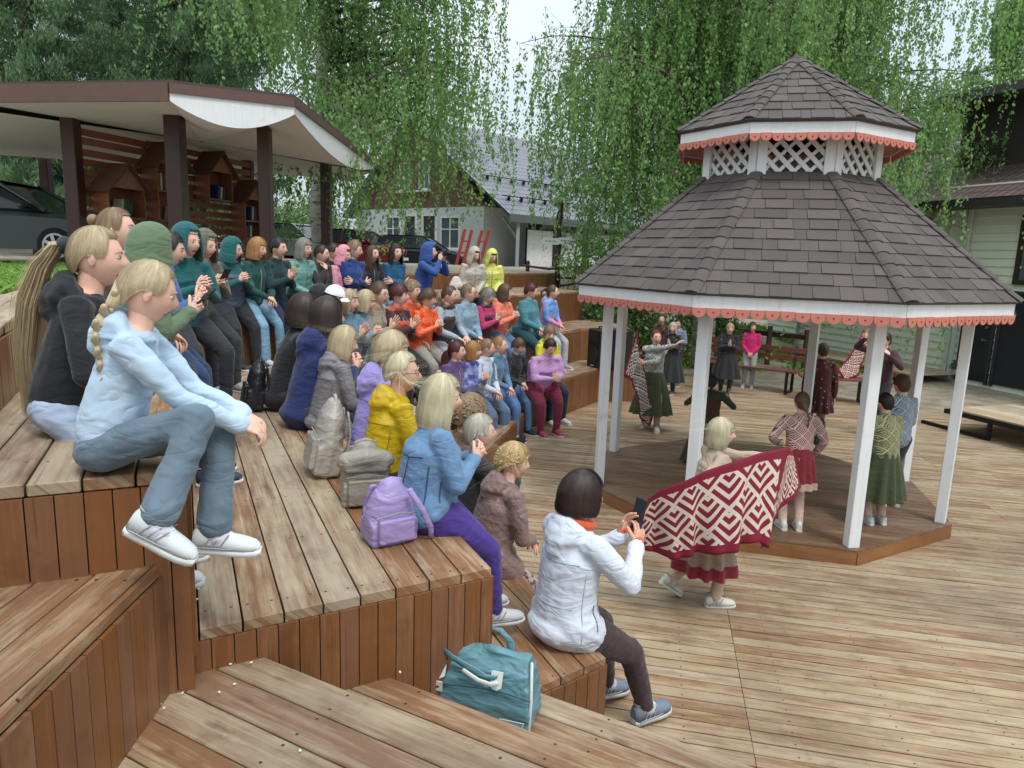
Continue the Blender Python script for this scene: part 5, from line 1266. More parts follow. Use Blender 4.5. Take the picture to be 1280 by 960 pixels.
PEOPLE = []
def person(label, pos, heading, s=1.0, stand=False, lean=12, side_lean=0, hy=0, hp=0, hr=0, arms='lap', feet=None, knees=None, top=('t', (.5, .5, .5)), bottom=('b', (.1, .1, .1)), shoes=(.7, .7, .7), hair=('bob', BL), hood=None,
           girth=1.0, skin=SK1, hi=False, skirt=None, vest=None, hem=.0, group='people watching from the wooden tiers', glasses=False, cap=None, phone=None, skincalf=False, sock=None, seed=None, sleeve=True, collar=None, mask=None, bun=None, slim=1.0, spread=.11, hatch=None, anim=None, puff=1.0, short_top=False, twist=0, feetw=None):
    seed = seed if seed is not None else len(PEOPLE) * 3.7; rr = random.Random(seed)
    root = empty('person', pos, radians(heading - 90), label, 'person', group); root['s'] = s
    V = Vector; g = girth
    hipz = .87 if stand else .105; hip = V((0, 0, hipz))
    la = radians(lean); sa = radians(side_lean)
    sp = V((sin(sa), sin(la), cos(la) * cos(sa))).normalized()
    waist = hip + sp * .17; chest = hip + sp * .34; nb = hip + sp * .47; xax = V((cos(sa) * cos(radians(twist)), sin(radians(twist)), -sin(sa))); fy = xax.cross(sp) * -1; fy = sp.cross(xax)
    # head
    hdir = (sp * .55 + V((0, .12, .75))).normalized(); C = nb + hdir * .152 + V((0, .012, 0)) 
    Rh = Matrix.Rotation(radians(-hy), 3, 'Z') @ Matrix.Rotation(radians(-hp), 3, 'X') @ Matrix.Rotation(radians(hr), 3, 'Y')
    hs = 1.02
    sh = {i: nb + xax * (.158 * i * (1 + (g - 1) * .45) * slim) - sp * .035 for i in (-1, 1)}
    Ft = {}; Kn = {}; Hj = {}
    if feetw:
        Mi = root.matrix_basis.inverted(); feet = [tuple((Mi @ Vector(q)) / s) for q in feetw[:2]] + list(feetw[2:])
    for i in (-1, 1):
        Hj[i] = hip + V((.085 * i * g, 0, -.02 if stand else 0))
        if stand: ft = V((.09 * i, .02, .07)) if feet is None else V(feet[0 if i < 0 else 1]); hint = V((.05 * i, 1, 0))
        else: ft = V((spread * i * 1.1, .47, -.40)) if feet is None else V(feet[0 if i < 0 else 1]); hint = V((.12 * i, .6, 1.0))
        if knees is not None and knees[0 if i < 0 else 1] is not None: hint = V(knees[0 if i < 0 else 1])
        Kn[i], Ft[i] = ik(Hj[i], ft, .42, .40, hint)
    # arms
    A = arms if isinstance(arms, dict) else {}
    if isinstance(arms, str):
        m = sh[1] * .5 + sh[-1] * .5
        T = {'lap': ((-.04, .30, .16), (.04, .31, .165)), 'knees': ((-.10, .34, .20), (.10, .34, .20)), 'clap': ((-.022, .30, .36), (.022, .31, .37)), 'phone': ((-.035, .30, .36), (.05, .30, .37)), 'cross': ((.10, .20, .30), (-.10, .22, .29)),
             'chin': ((.05, .25, .22), (.02, .235, .50)), 'photo': ((-.06, .33, .60), (.06, .33, .60)), 'down': ((-.24, .04, -.12), (.24, .04, -.12)), 'front': ((-.05, .2, .10), (.05, .21, .10)), 'up': ((-.22, .2, .5), (.22, .2, .5))}[arms]
        bz_ = hip.z - .105
        off_ = V((0, (nb.y - .10) * .75, bz_))
        if arms == 'knees': off_ = V((0, 0, bz_))
        if arms == 'lap': off_ = V((0, .0, bz_))
        A = {-1: V(T[0]) + off_, 1: V(T[1]) + off_}
    else: A = {k: V(v) for k, v in arms.items() if k in (-1, 1)}
    el = {}; wr = {}
    for i in (-1, 1):
        hint = V((.7 * i, -.35, -.8)) if not (isinstance(arms, dict) and ('hint%d' % i) in arms) else V(arms['hint%d' % i])
        el[i], wr[i] = ik(sh[i], A[i], .275, .245, hint)
    vox = .011 if hi else .016
    # ---- body: one continuous remeshed figure + sculpted head + fingers
    B = MB(); loose = MB()
    B.tube([hip - sp * .02, waist, chest, nb - sp * .02], [(.135 * g, .095 * g), (.115 * g, .085 * g), (.130 * g, .088 * g), (.09, .06)], 12, side=xax)
    B.tube([nb - sp * .05, nb + (C - nb) * .30, C - V((0, .015, .02))], [.062, .050, .050], 10); B.ell(C + V((0, -.01, 0)), (.058, .07, .08))
    for i in (-1, 1):
        B.tube([nb - sp * .05 + xax * .05 * i, sh[i], el[i]], [.05, .046, .037], 8); B.tube([el[i], el[i].lerp(wr[i], .4), wr[i]], [.037, .036, .024], 8)
        B.tube([Hj[i], Kn[i]], [.078 * g, .052], 10); B.tube([Kn[i], Kn[i].lerp(Ft[i], .35), Ft[i]], [.052, .050, .034], 8); ftl = radians(feet[2 if i < 0 else 3]) if isinstance(feet, (list, tuple)) and len(feet) > 3 else 0; B.tube([Ft[i], Ft[i] + V((0, .09 * cos(ftl), .09 * sin(ftl) - .03))], [.030, .020], 8)
        fw = (wr[i] - el[i]).normalized(); pn = V((-i, 0, -.3)); cu_ = .35
        if isinstance(arms, str):
            if arms in ('lap', 'knees'): fw = (fw + V((-i * .35, .3, -.35))).normalized(); pn = V((-.2 * i, .1, -1)); cu_ = .55
            if arms == 'clap': fw = V((-i * .05, .55, .8)); pn = V((-i, 0, 0)); cu_ = .12
            if arms in ('phone',): fw = V((-i * .25, .6, .55)); pn = V((-i, .0, .35)); cu_ = 1.0
            if arms == 'photo': fw = V((-i * .15, .35, .9)); pn = V((-i, .1, .0)); cu_ = .8
            if arms == 'cross': fw = V((-i, .15, .1)); pn = V((0, -1, 0)); cu_ = .4
            if arms == 'chin' and i == 1: fw = V((-.2, -.3, .8)); pn = V((0, -1, 0)); cu_ = 1.0
            if arms == 'down': fw = V((0, .1, -1)); pn = V((-i, 0, 0)); cu_ = .4
            if arms == 'front': fw = V((-i * .5, .5, -.6)); pn = V((-i * .4, -.8, 0)); cu_ = .6
        else:
            if 'fw%d' % i in arms: fw = V(arms['fw%d' % i])
            if 'pn%d' % i in arms: pn = V(arms['pn%d' % i])
            cu_ = arms.get('curl%d' % i, .5)
        hand(B, loose, wr[i], fw, pn, .98, i, cu_, hi=hi)
        A[i] = wr[i] + fw.normalized() * .09
    me = remesh(B, vox * .8 if hi else .0135, 3, .5); b2 = MB(); b2.add_mesh(me); bpy.data.meshes.remove(me)
    b2.add(loose.v, loose.f, 0); head_mesh(b2, C, Rh, hs, True, hi)
    SM = Matrix.Scale(s, 4)
    def fin(mb, name, mats, smooth=True, par=None, **k):
        o = mb.build(name, mats, None, smooth=smooth, **k); o.data.transform(SM); o.parent = par or root; return o
    hm = hair[1] if hair else DB
    body = fin(b2, 'body', [skinmat(skin), LIPS, EYEW, IRIS, hm])
    # ---- garments
    def garment(mb, name, mat, amp, vx=None, smooth=3, f=(8, 20), par=None):
        me = remesh(mb, vx or vox, smooth); fold(me, amp, seed, *f); q = MB(); q.add_mesh(me); bpy.data.meshes.remove(me); return fin(q, name, mat, par=par)
    th = .016 * puff; gg = .5 + .5 * max(1, girth)
    girth = g
    tm = fabric(*top) if isinstance(top, tuple) else top; bm = fabric(*bottom) if isinstance(bottom, tuple) else bottom
    T_ = MB(); hl = hem
    low = hip - sp * (.02 + (hl if stand else 0)) + (V((0, .0, .0)))
    wr_ = .150 * g + th if not stand else .145 * g + th
    T_.tube([low, waist, chest, nb - sp * .075, nb - sp * .030], [(wr_, .118 * g + th), (.135 * g + th, .112 * g + th), (.148 * g + th * .8, .110 * g + th * .6), ((.125 + th * .4) * gg, (.090 + th * .3) * gg), (.084 * gg, .076 * gg)], 14, side=xax)
    if short_top: T_ = MB(); T_.tube([hip + sp * .05, waist, chest, nb - sp * .075, nb - sp * .030], [(.150 * g + th, .122 * g + th), (.145 * g + th, .120 * g + th), (.148 * g + th * .8, .110 * g + th * .6), ((.125 + th * .4) * gg, (.090 + th * .3) * gg), (.084 * gg, .076 * gg)], 14, side=xax)
    if not stand and not short_top: T_.ell(hip + V((0, -.01, -.015)), (.158 * g + th, .135 * g + th, .09), 14, 8)
    if hl > 0 and not stand: 
        for i in (-1, 1): T_.tube([Hj[i] + V((0, 0, .01)), Hj[i].lerp(Kn[i], min(.8, hl * 2))], [.095 * g + th, .085 * g + th], 10)
    if sleeve:
        for i in (-1, 1):
            T_.tube([nb - sp * .065 + xax * .04 * i, sh[i] - sp * .005, sh[i].lerp(el[i], .5), el[i]], [.058 + th * .3, .057 + th * .5, .050 * (.6 + .4 * g) + th * .6, .041 * (.6 + .4 * g) + th * .4], 10)
            e_ = wr[i] + (wr[i] - el[i]).normalized() * -.01; e_ = el[i].lerp(e_, .55) if sleeve == 'short' else e_
            T_.tube([el[i], el[i].lerp(e_, .5), e_], [.041 * (.6 + .4 * g) + th * .4, .040 + th * .5, .031 + th * .3], 10)
            if hi and sleeve is True: T_.tube([el[i].lerp(e_, .88), e_ + (wr[i] - el[i]).normalized() * .012], [.040 + th * .3, .040 + th * .3], 10)
    else:
        for i in (-1, 1): T_.ell(sh[i], (.05, .05, .05))
    # collar / hood down
    nk = nb + (C - nb) * .22
    if hood == 'down':
        arc = []
        for k in range(15):
            a = pi * (k - 7) / 7 * .88; bk_ = max(0, cos(a)); arc.append(nk + xax * (sin(a) * .086) + fy * (-cos(a) * .072 - .014) - sp * (.050 - .052 * bk_))
        T_.tube(arc, [(.030 + .014 * max(0, cos(pi * (k - 7) / 7 * .88))) for k in range(15)], 10)
        for q_, w2, dd in ((-.02, .090, .090), (-.06, .094, .104), (-.105, .074, .096)): T_.tube([nk - fy * (dd - .02) - xax * w2 + sp * q_, nk - fy * (dd + .012) - xax * w2 * .5 + sp * (q_ - .018), nk - fy * (dd + .02) + sp * (q_ - .026), nk - fy * (dd + .012) + xax * w2 * .5 + sp * (q_ - .018), nk - fy * (dd - .02) + xax * w2 + sp * q_], [.028, .038, .042, .038, .028], 10)
    else:
        for k in range(10):
            a = 2 * pi * k / 10; q = nb + (C - nb) * .13 + xax * (sin(a) * .058) + fy * (-cos(a) * .052); T_.ell(q, (.021, .021, .026), 6, 5)
    to = garment(T_, 'top' if skirt is None else 'blouse', tm, .0075 if hi else .007, f=(8, 19))
    if vest:
        Vt = MB(); th2 = th + .012; Vt.tube([low, waist, chest, nb - sp * .065], [(wr_ + .012, .13 * g + th), (.147 * g + th, .124 * g + th), (.160 * g + th * .8, .12 * g + th * .6), (.112 + th * .4, .076 + th * .3)], 14, side=xax)
        if not stand: Vt.ell(hip + V((0, -.01, -.01)), (.168 * g + th, .146 * g + th, .09), 14, 8)
        for i in (-1, 1): Vt.tube([nb - sp * .07 + xax * .05 * i, sh[i] - xax * .02 * i], [.062, .062], 8)
        for k in range(10): a = 2 * pi * k / 10; Vt.ell(nb + (C - nb) * .12 + xax * (sin(a) * .066) + fy * (-cos(a) * .060), (.024, .024, .034), 6, 5)
        garment(Vt, 'vest', fabric(*vest), .006)
    if skirt:
        kind, slen, smat, trim = skirt; Sk = []; nn_ = 64; z0_ = hip.z + (.12 if stand else .05)
        # lofted pleated skirt (standing)
        for j in range(14):
            u = j / 13; r_ = .135 * g + (.10 + .16 * min(1, slen)) * u ** .8 * slen * 1.25; row = []
            for k in range(nn_):
                a = 2 * pi * k / nn_; pl = 1 + (.05 + .10 * u) * sin(a * 11 + 1.3 * sin(a * 3 + seed)) * min(1, u * 3) * .8; row.append(V((cos(a) * r_ * pl, sin(a) * r_ * pl * .86 + .02 * u, z0_ - slen * u)))
            Sk.append(row)
        q = MB(); split = 12 if trim else 13; q.grid(Sk[:split + 1], 0, closed=True); q.grid([[p_ * 1 for p_ in r_] for r_ in [[v_.lerp(V((0, 0, v_.z)), .05) for v_ in r_] for r_ in Sk]][::-1], 0, closed=True)
        fin(q, 'skirt', fabric(*smat))
        if trim: q = MB(); q.grid([[V((p_.x * 1.02, p_.y * 1.02, p_.z)) for p_ in r_] for r_ in Sk[12:]] + [[V((p_.x * 1.03, p_.y * 1.03, p_.z - .05)) for p_ in Sk[13]]], 0, closed=True); fin(q, 'hem_frill', fabric(*trim))
    if bottom is not None:
        L_ = MB(); fl = hatch or 0
        if not stand: L_.ell(hip + V((0, 0, -.012)), (.145 * g, .13 * g, .088), 12, 8)
        else: L_.tube([hip + V((0, 0, .06)), hip - V((0, 0, .04))], [(.135 * g, .105 * g), (.14 * g, .11 * g)], 12, side=V((1, 0, 0)))
        for i in (-1, 1):
            thg = Hj[i].lerp(Kn[i], .5); L_.tube([Hj[i], thg, Kn[i]], [.098 * g, .084 * g, .066 * (.7 + .3 * g)], 10)
            e_ = Ft[i] + V((0, 0, .012)); 
            if skincalf: e_ = Kn[i].lerp(Ft[i], skincalf)
            L_.tube([Kn[i], Kn[i].lerp(e_, .5), e_], [.066 * (.7 + .3 * g), .058 * (.75 + .25 * g) + fl * .4, .050 + fl], 10)
        garment(L_, 'trousers', bm, .0065)
    for i in (-1, 1):
        f_ = Ft[i]; q = MB(); d = V((sin(radians(8 * i)), 1, 0)); 
        tilt = 0
        if not stand and feet is not None and len(feet[0 if i < 0 else 1]) > 3: pass
        cols = [(-.078, .026, .060), (-.066, .036, .088), (-.03, .039, .098), (.02, .041, .082), (.07, .047, .058), (.125, .046, .046), (.160, .036, .036), (.178, .020, .020)]; rows_u = []; rows_s = []
        fwd = (Kn[i] - Hj[i]); fwd = V((fwd.x, fwd.y, 0)); fwd = V((fwd.x * .6, abs(fwd.y) + .15, 0)).normalized() if not stand else V((.12 * i, 1, 0)).normalized()
        rx_ = V((fwd.y, -fwd.x, 0)); bz2 = f_ - V((0, 0, .07))
        if isinstance(feet, (list, tuple)) and len(feet) > 2 and feet[2 if i < 0 else 3]: 
            pt = radians(feet[2 if i < 0 else 3]); upv = V((0, 0, cos(pt))) - fwd * -sin(pt) * 1; fwd2 = (fwd * cos(pt) + V((0, 0, sin(pt)))).normalized(); upv = rx_.cross(fwd2).normalized(); upv = upv if upv.z > 0 else -upv; fwd = fwd2; bz2 = f_ - upv * .07
        else: upv = V((0, 0, 1))
        for y_, w_, h_ in cols:
            ru = []; rs_ = []
            for k in range(12):
                a = 2 * pi * k / 12; x_ = cos(a) * w_; z2 = .022 + max(0, sin(a)) ** .8 * h_ if sin(a) > 0 else .022; ru.append(bz2 + rx_ * x_ + fwd * y_ + upv * z2)
                zz = .024 if sin(a) > 0 else .0; rs_.append(bz2 + rx_ * x_ * 1.08 + fwd * (y_ * 1.03) + upv * zz)
            rows_u.append(ru); rows_s.append(rs_)
        for rows_, m_ in ((rows_u, 0), (rows_s, 1)): q.grid(rows_, m_, closed=True); q.add(rows_[0], [tuple(range(12))], m_); q.add(rows_[-1], [tuple(range(11, -1, -1))], m_)
        if hi:
            for k in range(4): y_ = .015 + k * .022; q.tube([bz2 + rx_ * -.022 + fwd * y_ + upv * (.098 - k * .011), bz2 + fwd * (y_ + .004) + upv * (.108 - k * .0125), bz2 + rx_ * .022 + fwd * y_ + upv * (.098 - k * .011)], .0035, 5, 2)
            for sd2 in (-1, 1):
                for y0_, y1_ in ((-.03, .0), (.0, .03), (.03, .06)): q.tube([bz2 + rx_ * sd2 * .044 + fwd * y0_ + upv * .032, bz2 + rx_ * sd2 * .036 + fwd * y1_ + upv * .085], .0032, 5, 3)
                q.tube([bz2 + rx_ * sd2 * .046 + fwd * -.06 + upv * .030, bz2 + rx_ * sd2 * .048 + fwd * .06 + upv * .030, bz2 + rx_ * sd2 * .030 + fwd * .165 + upv * .030], .0035, 5, 3)
            q.tube([bz2 + rx_ * .034 * cos(a_) + fwd * (-.02 + .05 * sin(a_)) + upv * (.112 + .006 * sin(a_)) for a_ in [2 * pi * k_ / 12 for k_ in range(13)]], .006, 6, 3)
        sc_, so_ = (shoes if isinstance(shoes[0], tuple) else (shoes, (.62, .62, .6)))
        fin(q, 'shoe', [simple('shoe_%d_%d_%d' % tuple(int(c * 99) for c in sc_), sc_, .55, var=.1), simple('sole_%d' % int(so_[0] * 99), so_, .6), simple('laces', (.7, .7, .7), .7), simple('shoe_trim_grey', (.30, .31, .34), .6)], smooth=True)
        if sock: q = MB(); sd_v = (Kn[i] - Ft[i]).normalized(); q.tube([Ft[i] + sd_v * .085, Ft[i] + sd_v * .02, Ft[i] + fwd * .015 - upv * .008, Ft[i] + fwd * .05 - upv * .02], [.042, .045, .045, .036], 10); fin(q, 'sock', fabric('sock%d' % int(sock[0] * 99), sock))
    # ---- hair, hood up, hat
    if hair and hood != 'up':
        q = MB(); st = hair[0]; ribs = 2200 if hi else 260
        base = {'pony': 'tied', 'braid': 'tied', 'bun': 'tied'}.get(st, st)
        hair_surface(q, C, Rh, hs, hairfn(base), 1.02 if base == 'tied' else (1.15 if base in ('bob', 'bangbob', 'lob', 'neckbob') else 1.11 if base in ('curly', 'pixie') else 1.07), 96 if hi else 56, 26 if hi else 16, {'curly': .013, 'tied': .0012}.get(base, .005), seed, 0, ribs=ribs if base != 'curly' else ribs // 2)
        M = Rh * hs
        if st == 'curly':
            for k in range(520 if hi else 220):
                a = rr.uniform(0, 2 * pi); t_ = rr.uniform(.1, 1.9); tm_ = radians(hairfn('curly')(a)[0])
                if t_ > tm_: continue
                q.ell(C + M @ V((sin(a) * sin(t_) * .090, cos(a) * sin(t_) * .111 - .006, cos(t_) * .128)), (.0095, .0095, .0085), 5, 4)
        if st == 'pony':
            ln = hair[2] if len(hair) > 2 else .3; root_p = C + M @ V((0, -.098, .035)); bk_ = .035 + .13 * ln; pts = [root_p, root_p + V((0, -.05, .0)), root_p + V((0, -.06 - bk_ * .6, -.25 * ln)), root_p + V((0, -.06 - bk_, -.6 * ln)), root_p + V((0, -.05 - bk_ * 1.1, -ln))]; kf = .7 + .8 * ln
            q.tube(pts, [(.018 * kf, .017 * kf), (.022 * kf, .018 * kf), (.025 * kf, .018 * kf), (.020 * kf, .014 * kf), (.008, .006)], 14, side=V((1, 0, 0)), uvs=True)
            for k in range(3200 if hi else 60):
                ox, oy = rr.gauss(0, .014 * kf), rr.gauss(0, .011 * kf); e = rr.uniform(.72, 1.10); row = []
                for m_ in range(6):
                    u = m_ / 5; j = min(3, int(u * 4)); p_ = pts[j].lerp(pts[j + 1], u * 4 - j); p_ = V((p_.x, p_.y, root_p.z + (p_.z - root_p.z) * e)) + V((ox, oy, 0)) * (.5 + .9 * min(1, 2 * u)) * (1 - .3 * u); w_ = .0010 * (1 if m_ < 4 else .4); wv_ = V((cos(k), sin(k), 0)) * w_; row.append([p_ - wv_, p_ + wv_])
                q.grid(row, 0, uv=lambda i_, j_: ((k * .037) % 1 + j_ * .006, i_ / 6))
        if st == 'braid':
            ln = hair[2] if len(hair) > 2 else .3; side_ = hair[3] if len(hair) > 3 else 0; br = .030 if hi else .021; n_ = int(ln / .026)
            def bp_(u): return C + M @ V((side_ * .4, -.100, -.02)) + V((side_ * min(1, u * 3), -.075 * sin(min(1, u * 2.2) * pi / 2) + .03 * u, -.03 - ln * u))
            q.tube([C + M @ V((0, -.085, .0)), bp_(0), bp_(.08)], [.03, .028, .022], 10, uvs=True)
            for k in range(n_):
                u = k / n_; sgn = -1 if k % 2 else 1; p_ = bp_(u); r_ = br * (1 - .45 * u)
                q.tube([p_ + V((sgn * r_ * .85, 0, .018)), p_ + V((sgn * r_ * .25, -.008, 0)), p_ + V((-sgn * r_ * .4, .0, -.024))], [r_ * .42, r_ * .60, r_ * .30], 8, uvs=True)
            p_ = bp_(1); q.tube([p_ + V((0, 0, .01)), p_ - V((0, 0, .01))], [.011, .011], 8); q.tube([p_ - V((0, 0, .01)), p_ - V((0, 0, .045)), p_ - V((0, 0, .085))], [.010, .016, .006], 8, uvs=True)
        if st == 'bun' or bun: q.ell(C + M @ V((0, -.115, .05)), (.034, .030, .032), 10, 8)
        ho = fin(q, 'hair', hm)
        if st == 'pony': q = MB(); q.ell(C + M @ V((0, -.112, .035)), (.040, .030, .036), 12, 8); fin(q, 'hair_scrunchie', fabric('scrunchie', (.015, .02, .03)), par=ho)
    if hood == 'up':
        q = MB(); hair_surface(q, C, Rh, hs, hoodfn, 1.27, 40, 14, .005, seed, 0, ribs=0, offs=(0, -.012, .004), solid=.014); fin(q, 'hood', tm)
        if hair: q = MB(); hair_surface(q, C, Rh, hs, hairfn('short'), 1.04, 40, 12, .004, seed, 0, ribs=60); fin(q, 'hair', hm)
    if cap:
        q = MB(); hair_surface(q, C, Rh, hs, lambda a: (72, .0, .0), 1.14, 36, 8, .0, seed, 0, offs=(0, -.004, .012)); M = Rh * hs
        P = [[C + M @ V((x_, .10 + y_ * (1 - (x_ / .085) ** 2) * .9, .046 - y_ * .25 - abs(x_) * .12)) for x_ in (-.075, -.05, -.025, 0, .025, .05, .075)] for y_ in (0, .035, .07)]; q.grid(P); q.grid([[v_ - V((0, 0, .006)) for v_ in r_] for r_ in P][::-1]); fin(q, 'cap', fabric('cap%d' % int(cap[0] * 99), cap))
    if glasses:
        q = MB(); M = Rh * hs
        for i in (-1, 1):
            c_ = [C + M @ V((i * .032 + cos(a) * .023, .100, .006 + sin(a) * .018)) for a in [2 * pi * k / 12 for k in range(13)]]; q.tube(c_, .0016, 4, cap=False); q.tube([C + M @ V((i * .055, .098, .01)), C + M @ V((i * .078, .0, .008))], .0016, 4)
            if glasses == 'dark': q.add(c_[:12], [tuple(range(12))])
        q.tube([C + M @ V((-.01, .102, .01)), C + M @ V((.01, .102, .01))], .0016, 4); fin(q, 'glasses', simple('glasses_dark', (.02, .02, .022), .2))
    if mask:
        q = MB(); M = Rh * hs; P = [[C + M @ V((sin(a) * .066, cos(a) * (.112 - abs(z_ + .045) * .25), z_)) for a in [radians(x_) for x_ in range(-65, 66, 13)]] for z_ in (-.015, -.045, -.075, -.10)]; q.grid(P); q.grid([[v_ * .998 for v_ in r_] for r_ in P][::-1]); fin(q, 'face_mask', fabric('facemask', mask))
    info = {'root': root, 'C': C * s, 'wr': {k: v * s for k, v in wr.items()}, 'hand': {k: v * s for k, v in A.items()}, 'nb': nb * s, 'sp': sp, 'kn': Kn, 'fy': fy, 'xax': xax, 'hip': hip * s, 'chest': chest * s, 'top': to, 's': s}
    PEOPLE.append(info); return info
def to_world(info, v): return info['root'].matrix_basis @ Vector(v)
def phone(info, label, group='phones held up or in hands', at=None, tilt=20, up=True, size=(.074, .155), dark=True):
    r_ = info['root']; h = at if at is not None else (info['hand'][-1] + info['hand'][1]) / 2 + Vector((0, .02, .03)); loc = to_world(info, h)
    root = empty('phone', loc, r_.rotation_euler.z, label, 'phone', group); root.rotation_euler.x = radians(-tilt)
    mb = MB(); mb.box((0, 0, 0), (size[0], .009, size[1])); mb.build('case', simple('phone_case_dark', (.015, .015, .02), .3) if dark else simple('phone_case_light', (.5, .45, .5), .3), root, bevel=.003)
    mb = MB(); mb.box((0, -.0052, 0), (size[0] * .92, .001, size[1] * .94)); mb.build('screen', simple('phone_screen', (.03, .035, .045), .08), root)
    mb = MB(); mb.ell((size[0] * .25, .006, size[1] * .36), (.012, .003, .012), 8, 5); mb.build('lens', BLACK, root)
    return root
def spot(px, py, z, dz=0): P = G(px, py, z); return (P.x, P.y, z)
# a row: plane through the hips line; the head seen at (px,py) fixes place and size
def seat_y(px, py, y, level, heading, lean=12):
    la = radians(lean); sp = Vector((0, sin(la), cos(la))); hdir = (sp * .55 + Vector((0, .12, .75))).normalized(); C = Vector((0, 0, .105)) + sp * .47 + hdir * .152 + Vector((0, .012, 0))
    P = D(px, py, y); s = (P.z - level) / C.z; ux, uy = cos(radians(heading)), sin(radians(heading)); print('seat_y', px, py, 's', round(s, 2))
    return (P.x - ux * C.y * s, P.y - uy * C.y * s, level), heading, s
def seat_on(px, py, A, ang, level, inset, lean=12, h0=None, heading=None, smin=.84, smax=1.16):
    """A, ang: front edge of the tier; returns (pos, heading, scale)"""
    hd = heading if heading is not None else ang - 90
    ux, uy = cos(radians(hd)), sin(radians(hd))
    la = radians(lean); sp = Vector((0, sin(la), cos(la))); hdir = (sp * .55 + Vector((0, .12, .75))).normalized(); C = Vector((0, 0, .105)) + sp * .47 + hdir * .152 + Vector((0, .012, 0))
    s = 1.0
    for it in range(6):
        dperp = inset - C.y * s      # head plane behind the edge
        en = (sin(radians(ang)), -cos(radians(ang)))
        Ap = (A[0] - en[0] * dperp, A[1] - en[1] * dperp); P = hit(px, py, Ap, ang); s2 = (P.z - level) / C.z; s = min(smax, max(smin, s2))
    if s2 != s:
        dperp = inset - C.y * s; Pz = P
        print('SCALE clipped', px, py, round(s2, 2))
    return (P.x - ux * C.y * s, P.y - uy * C.y * s, level), hd, s

from mathutils.bvhtree import BVHTree
def seams(info, paths, mat, r=.0028, name='seam', lift=.001):
    """stitched lines laid on the garment; paths are lists of (side, height) seen from behind (d=-1) or front (d=1) in body units"""
    o = info['top']; me = o.data; bv = BVHTree.FromPolygons([v.co for v in me.vertices], [tuple(p.vertices) for p in me.polygons]); s = info['s']
    mb = MB()
    for d, pts in paths:
        out = []
        for a, b in zip(pts[:-1], pts[1:]):
            for k in range(9):
                t_ = k / 8; x = a[0] + (b[0] - a[0]) * t_; z = a[1] + (b[1] - a[1]) * t_
                base = info['hip'] + info['sp'] * z * s + info['xax'] * x * s; fr = info['fy'] if isinstance(d, int) else (info['fy'] * d[0] + info['xax'] * d[1]).normalized()
                sg = d if isinstance(d, int) else 1; hitp = bv.ray_cast(base + fr * sg * .8, -fr * sg)
                if hitp[0] is not None: out.append(hitp[0] + hitp[1] * lift)
        if len(out) > 2: mb.tube(out, r, 5)
    if mb.v: mb.build(name, mat, o, smooth=True)
# ================================================================== THE CROWD
V3 = Vector
ROWG = 'people watching from the wooden tiers'
def F(s, y=.34, drop=.6, sp=.11, dy=0): return [(-sp * 1.15, y, -(drop) / s + .07), (sp * 1.15, y + dy, -(drop) / s + .07)]
def sit(label, px, py, row, dh=0, lean=12, inset=.12, feet=None, **k):
    rows = {'NA': (NA, 115, A_), 'MA': (EA, 60, A_), 'NB': (NB, 115, B_), 'MB': (EB, 60, B_), 'NC': (NC, 115, C_), 'MC': (MC, 60, C_)}
    k.setdefault('girth', .94 + .2 * abs(sin(px * 2.3 + py)))
    if row[0] == 'M' and 'hy' not in k: k['hy'] = -20 + 9 * sin(px * 1.7)
    A, ang, lev = rows[row]; yy = k.pop('y', None); smn, smx = k.pop('smin', .84), k.pop('smax', 1.14)
    pos, hd, s = seat_y(px, py, yy, lev, ang - 90 + dh, lean) if yy else seat_on(px, py, A, ang, lev, inset, lean, heading=ang - 90 + dh, smin=smn, smax=smx)
    inf = person(label, pos, hd, s, lean=lean, feet=feet or (None if k.get('feetw') else F(s)), **k)
    if row[0] == 'M':
        kk = 'zl%d' % (int(px) % 3); zc = [(.05, .05, .055), (.35, .35, .36), (.12, .1, .09)][int(px) % 3]
        seams(inf, [(1, [(0, .40), (0, .02)])] + ([(1, [(-.11, .24), (-.05, .24)]), (1, [(.05, .24), (.11, .24)]), (1, [(-.13, .04), (.13, .04)])] if int(px) % 2 else []), simple(kk, zc, .5), .0034, 'zip')
    return inf

# ---- near girls on the third tier
g1 = sit('girl with very long blonde ponytail and black hoodie at far left', 122, 322, 'NC', y=2.6, dh=-6, lean=16, inset=.30, hi=True, short_top=True, girth=.88, puff=.7, arms='knees', top=('blackhoodie', srgb(22, 24, 30)), bottom=('paleblue_pants', srgb(170, 188, 214)), shoes=(.6, .62, .62), hair=('pony', BL2, .62), hood='down', hy=2, hp=4, smax=1.0, sock=(.6, .6, .66))
Pg = G(134, 586, C_)
g2 = person('girl with braid in pale blue hoodie sitting at the front left', (Pg.x, Pg.y, C_ - .01), 14, .80, lean=17, short_top=True, skincalf=.90, girth=.9, puff=.7, hi=True, arms={-1: (-.02, .50, .22), 1: (.05, .50, .19), 'fw-1': (.3, .8, -.4), 'fw1': (-.2, .9, -.4), 'pn-1': (0, 0, -1), 'pn1': (-.2, 0, -1), 'curl-1': .7, 'curl1': .8}, top=('palehoodie', srgb(176, 198, 218)), bottom=('greyjeans', srgb(104, 124, 140), 'denim'), shoes=((.62, .66, .68), (.66, .68, .68)), hair=('braid', BL, .34, .055), hood='down', hy=-16, hp=20, hatch=.022,
         feetw=[D(268, 668, 2.14), D(194, 655, 1.90), -6, -30], knees=[(.0, .9, .5), (.1, .9, .6)], sock=(.62, .58, .7), group=ROWG)
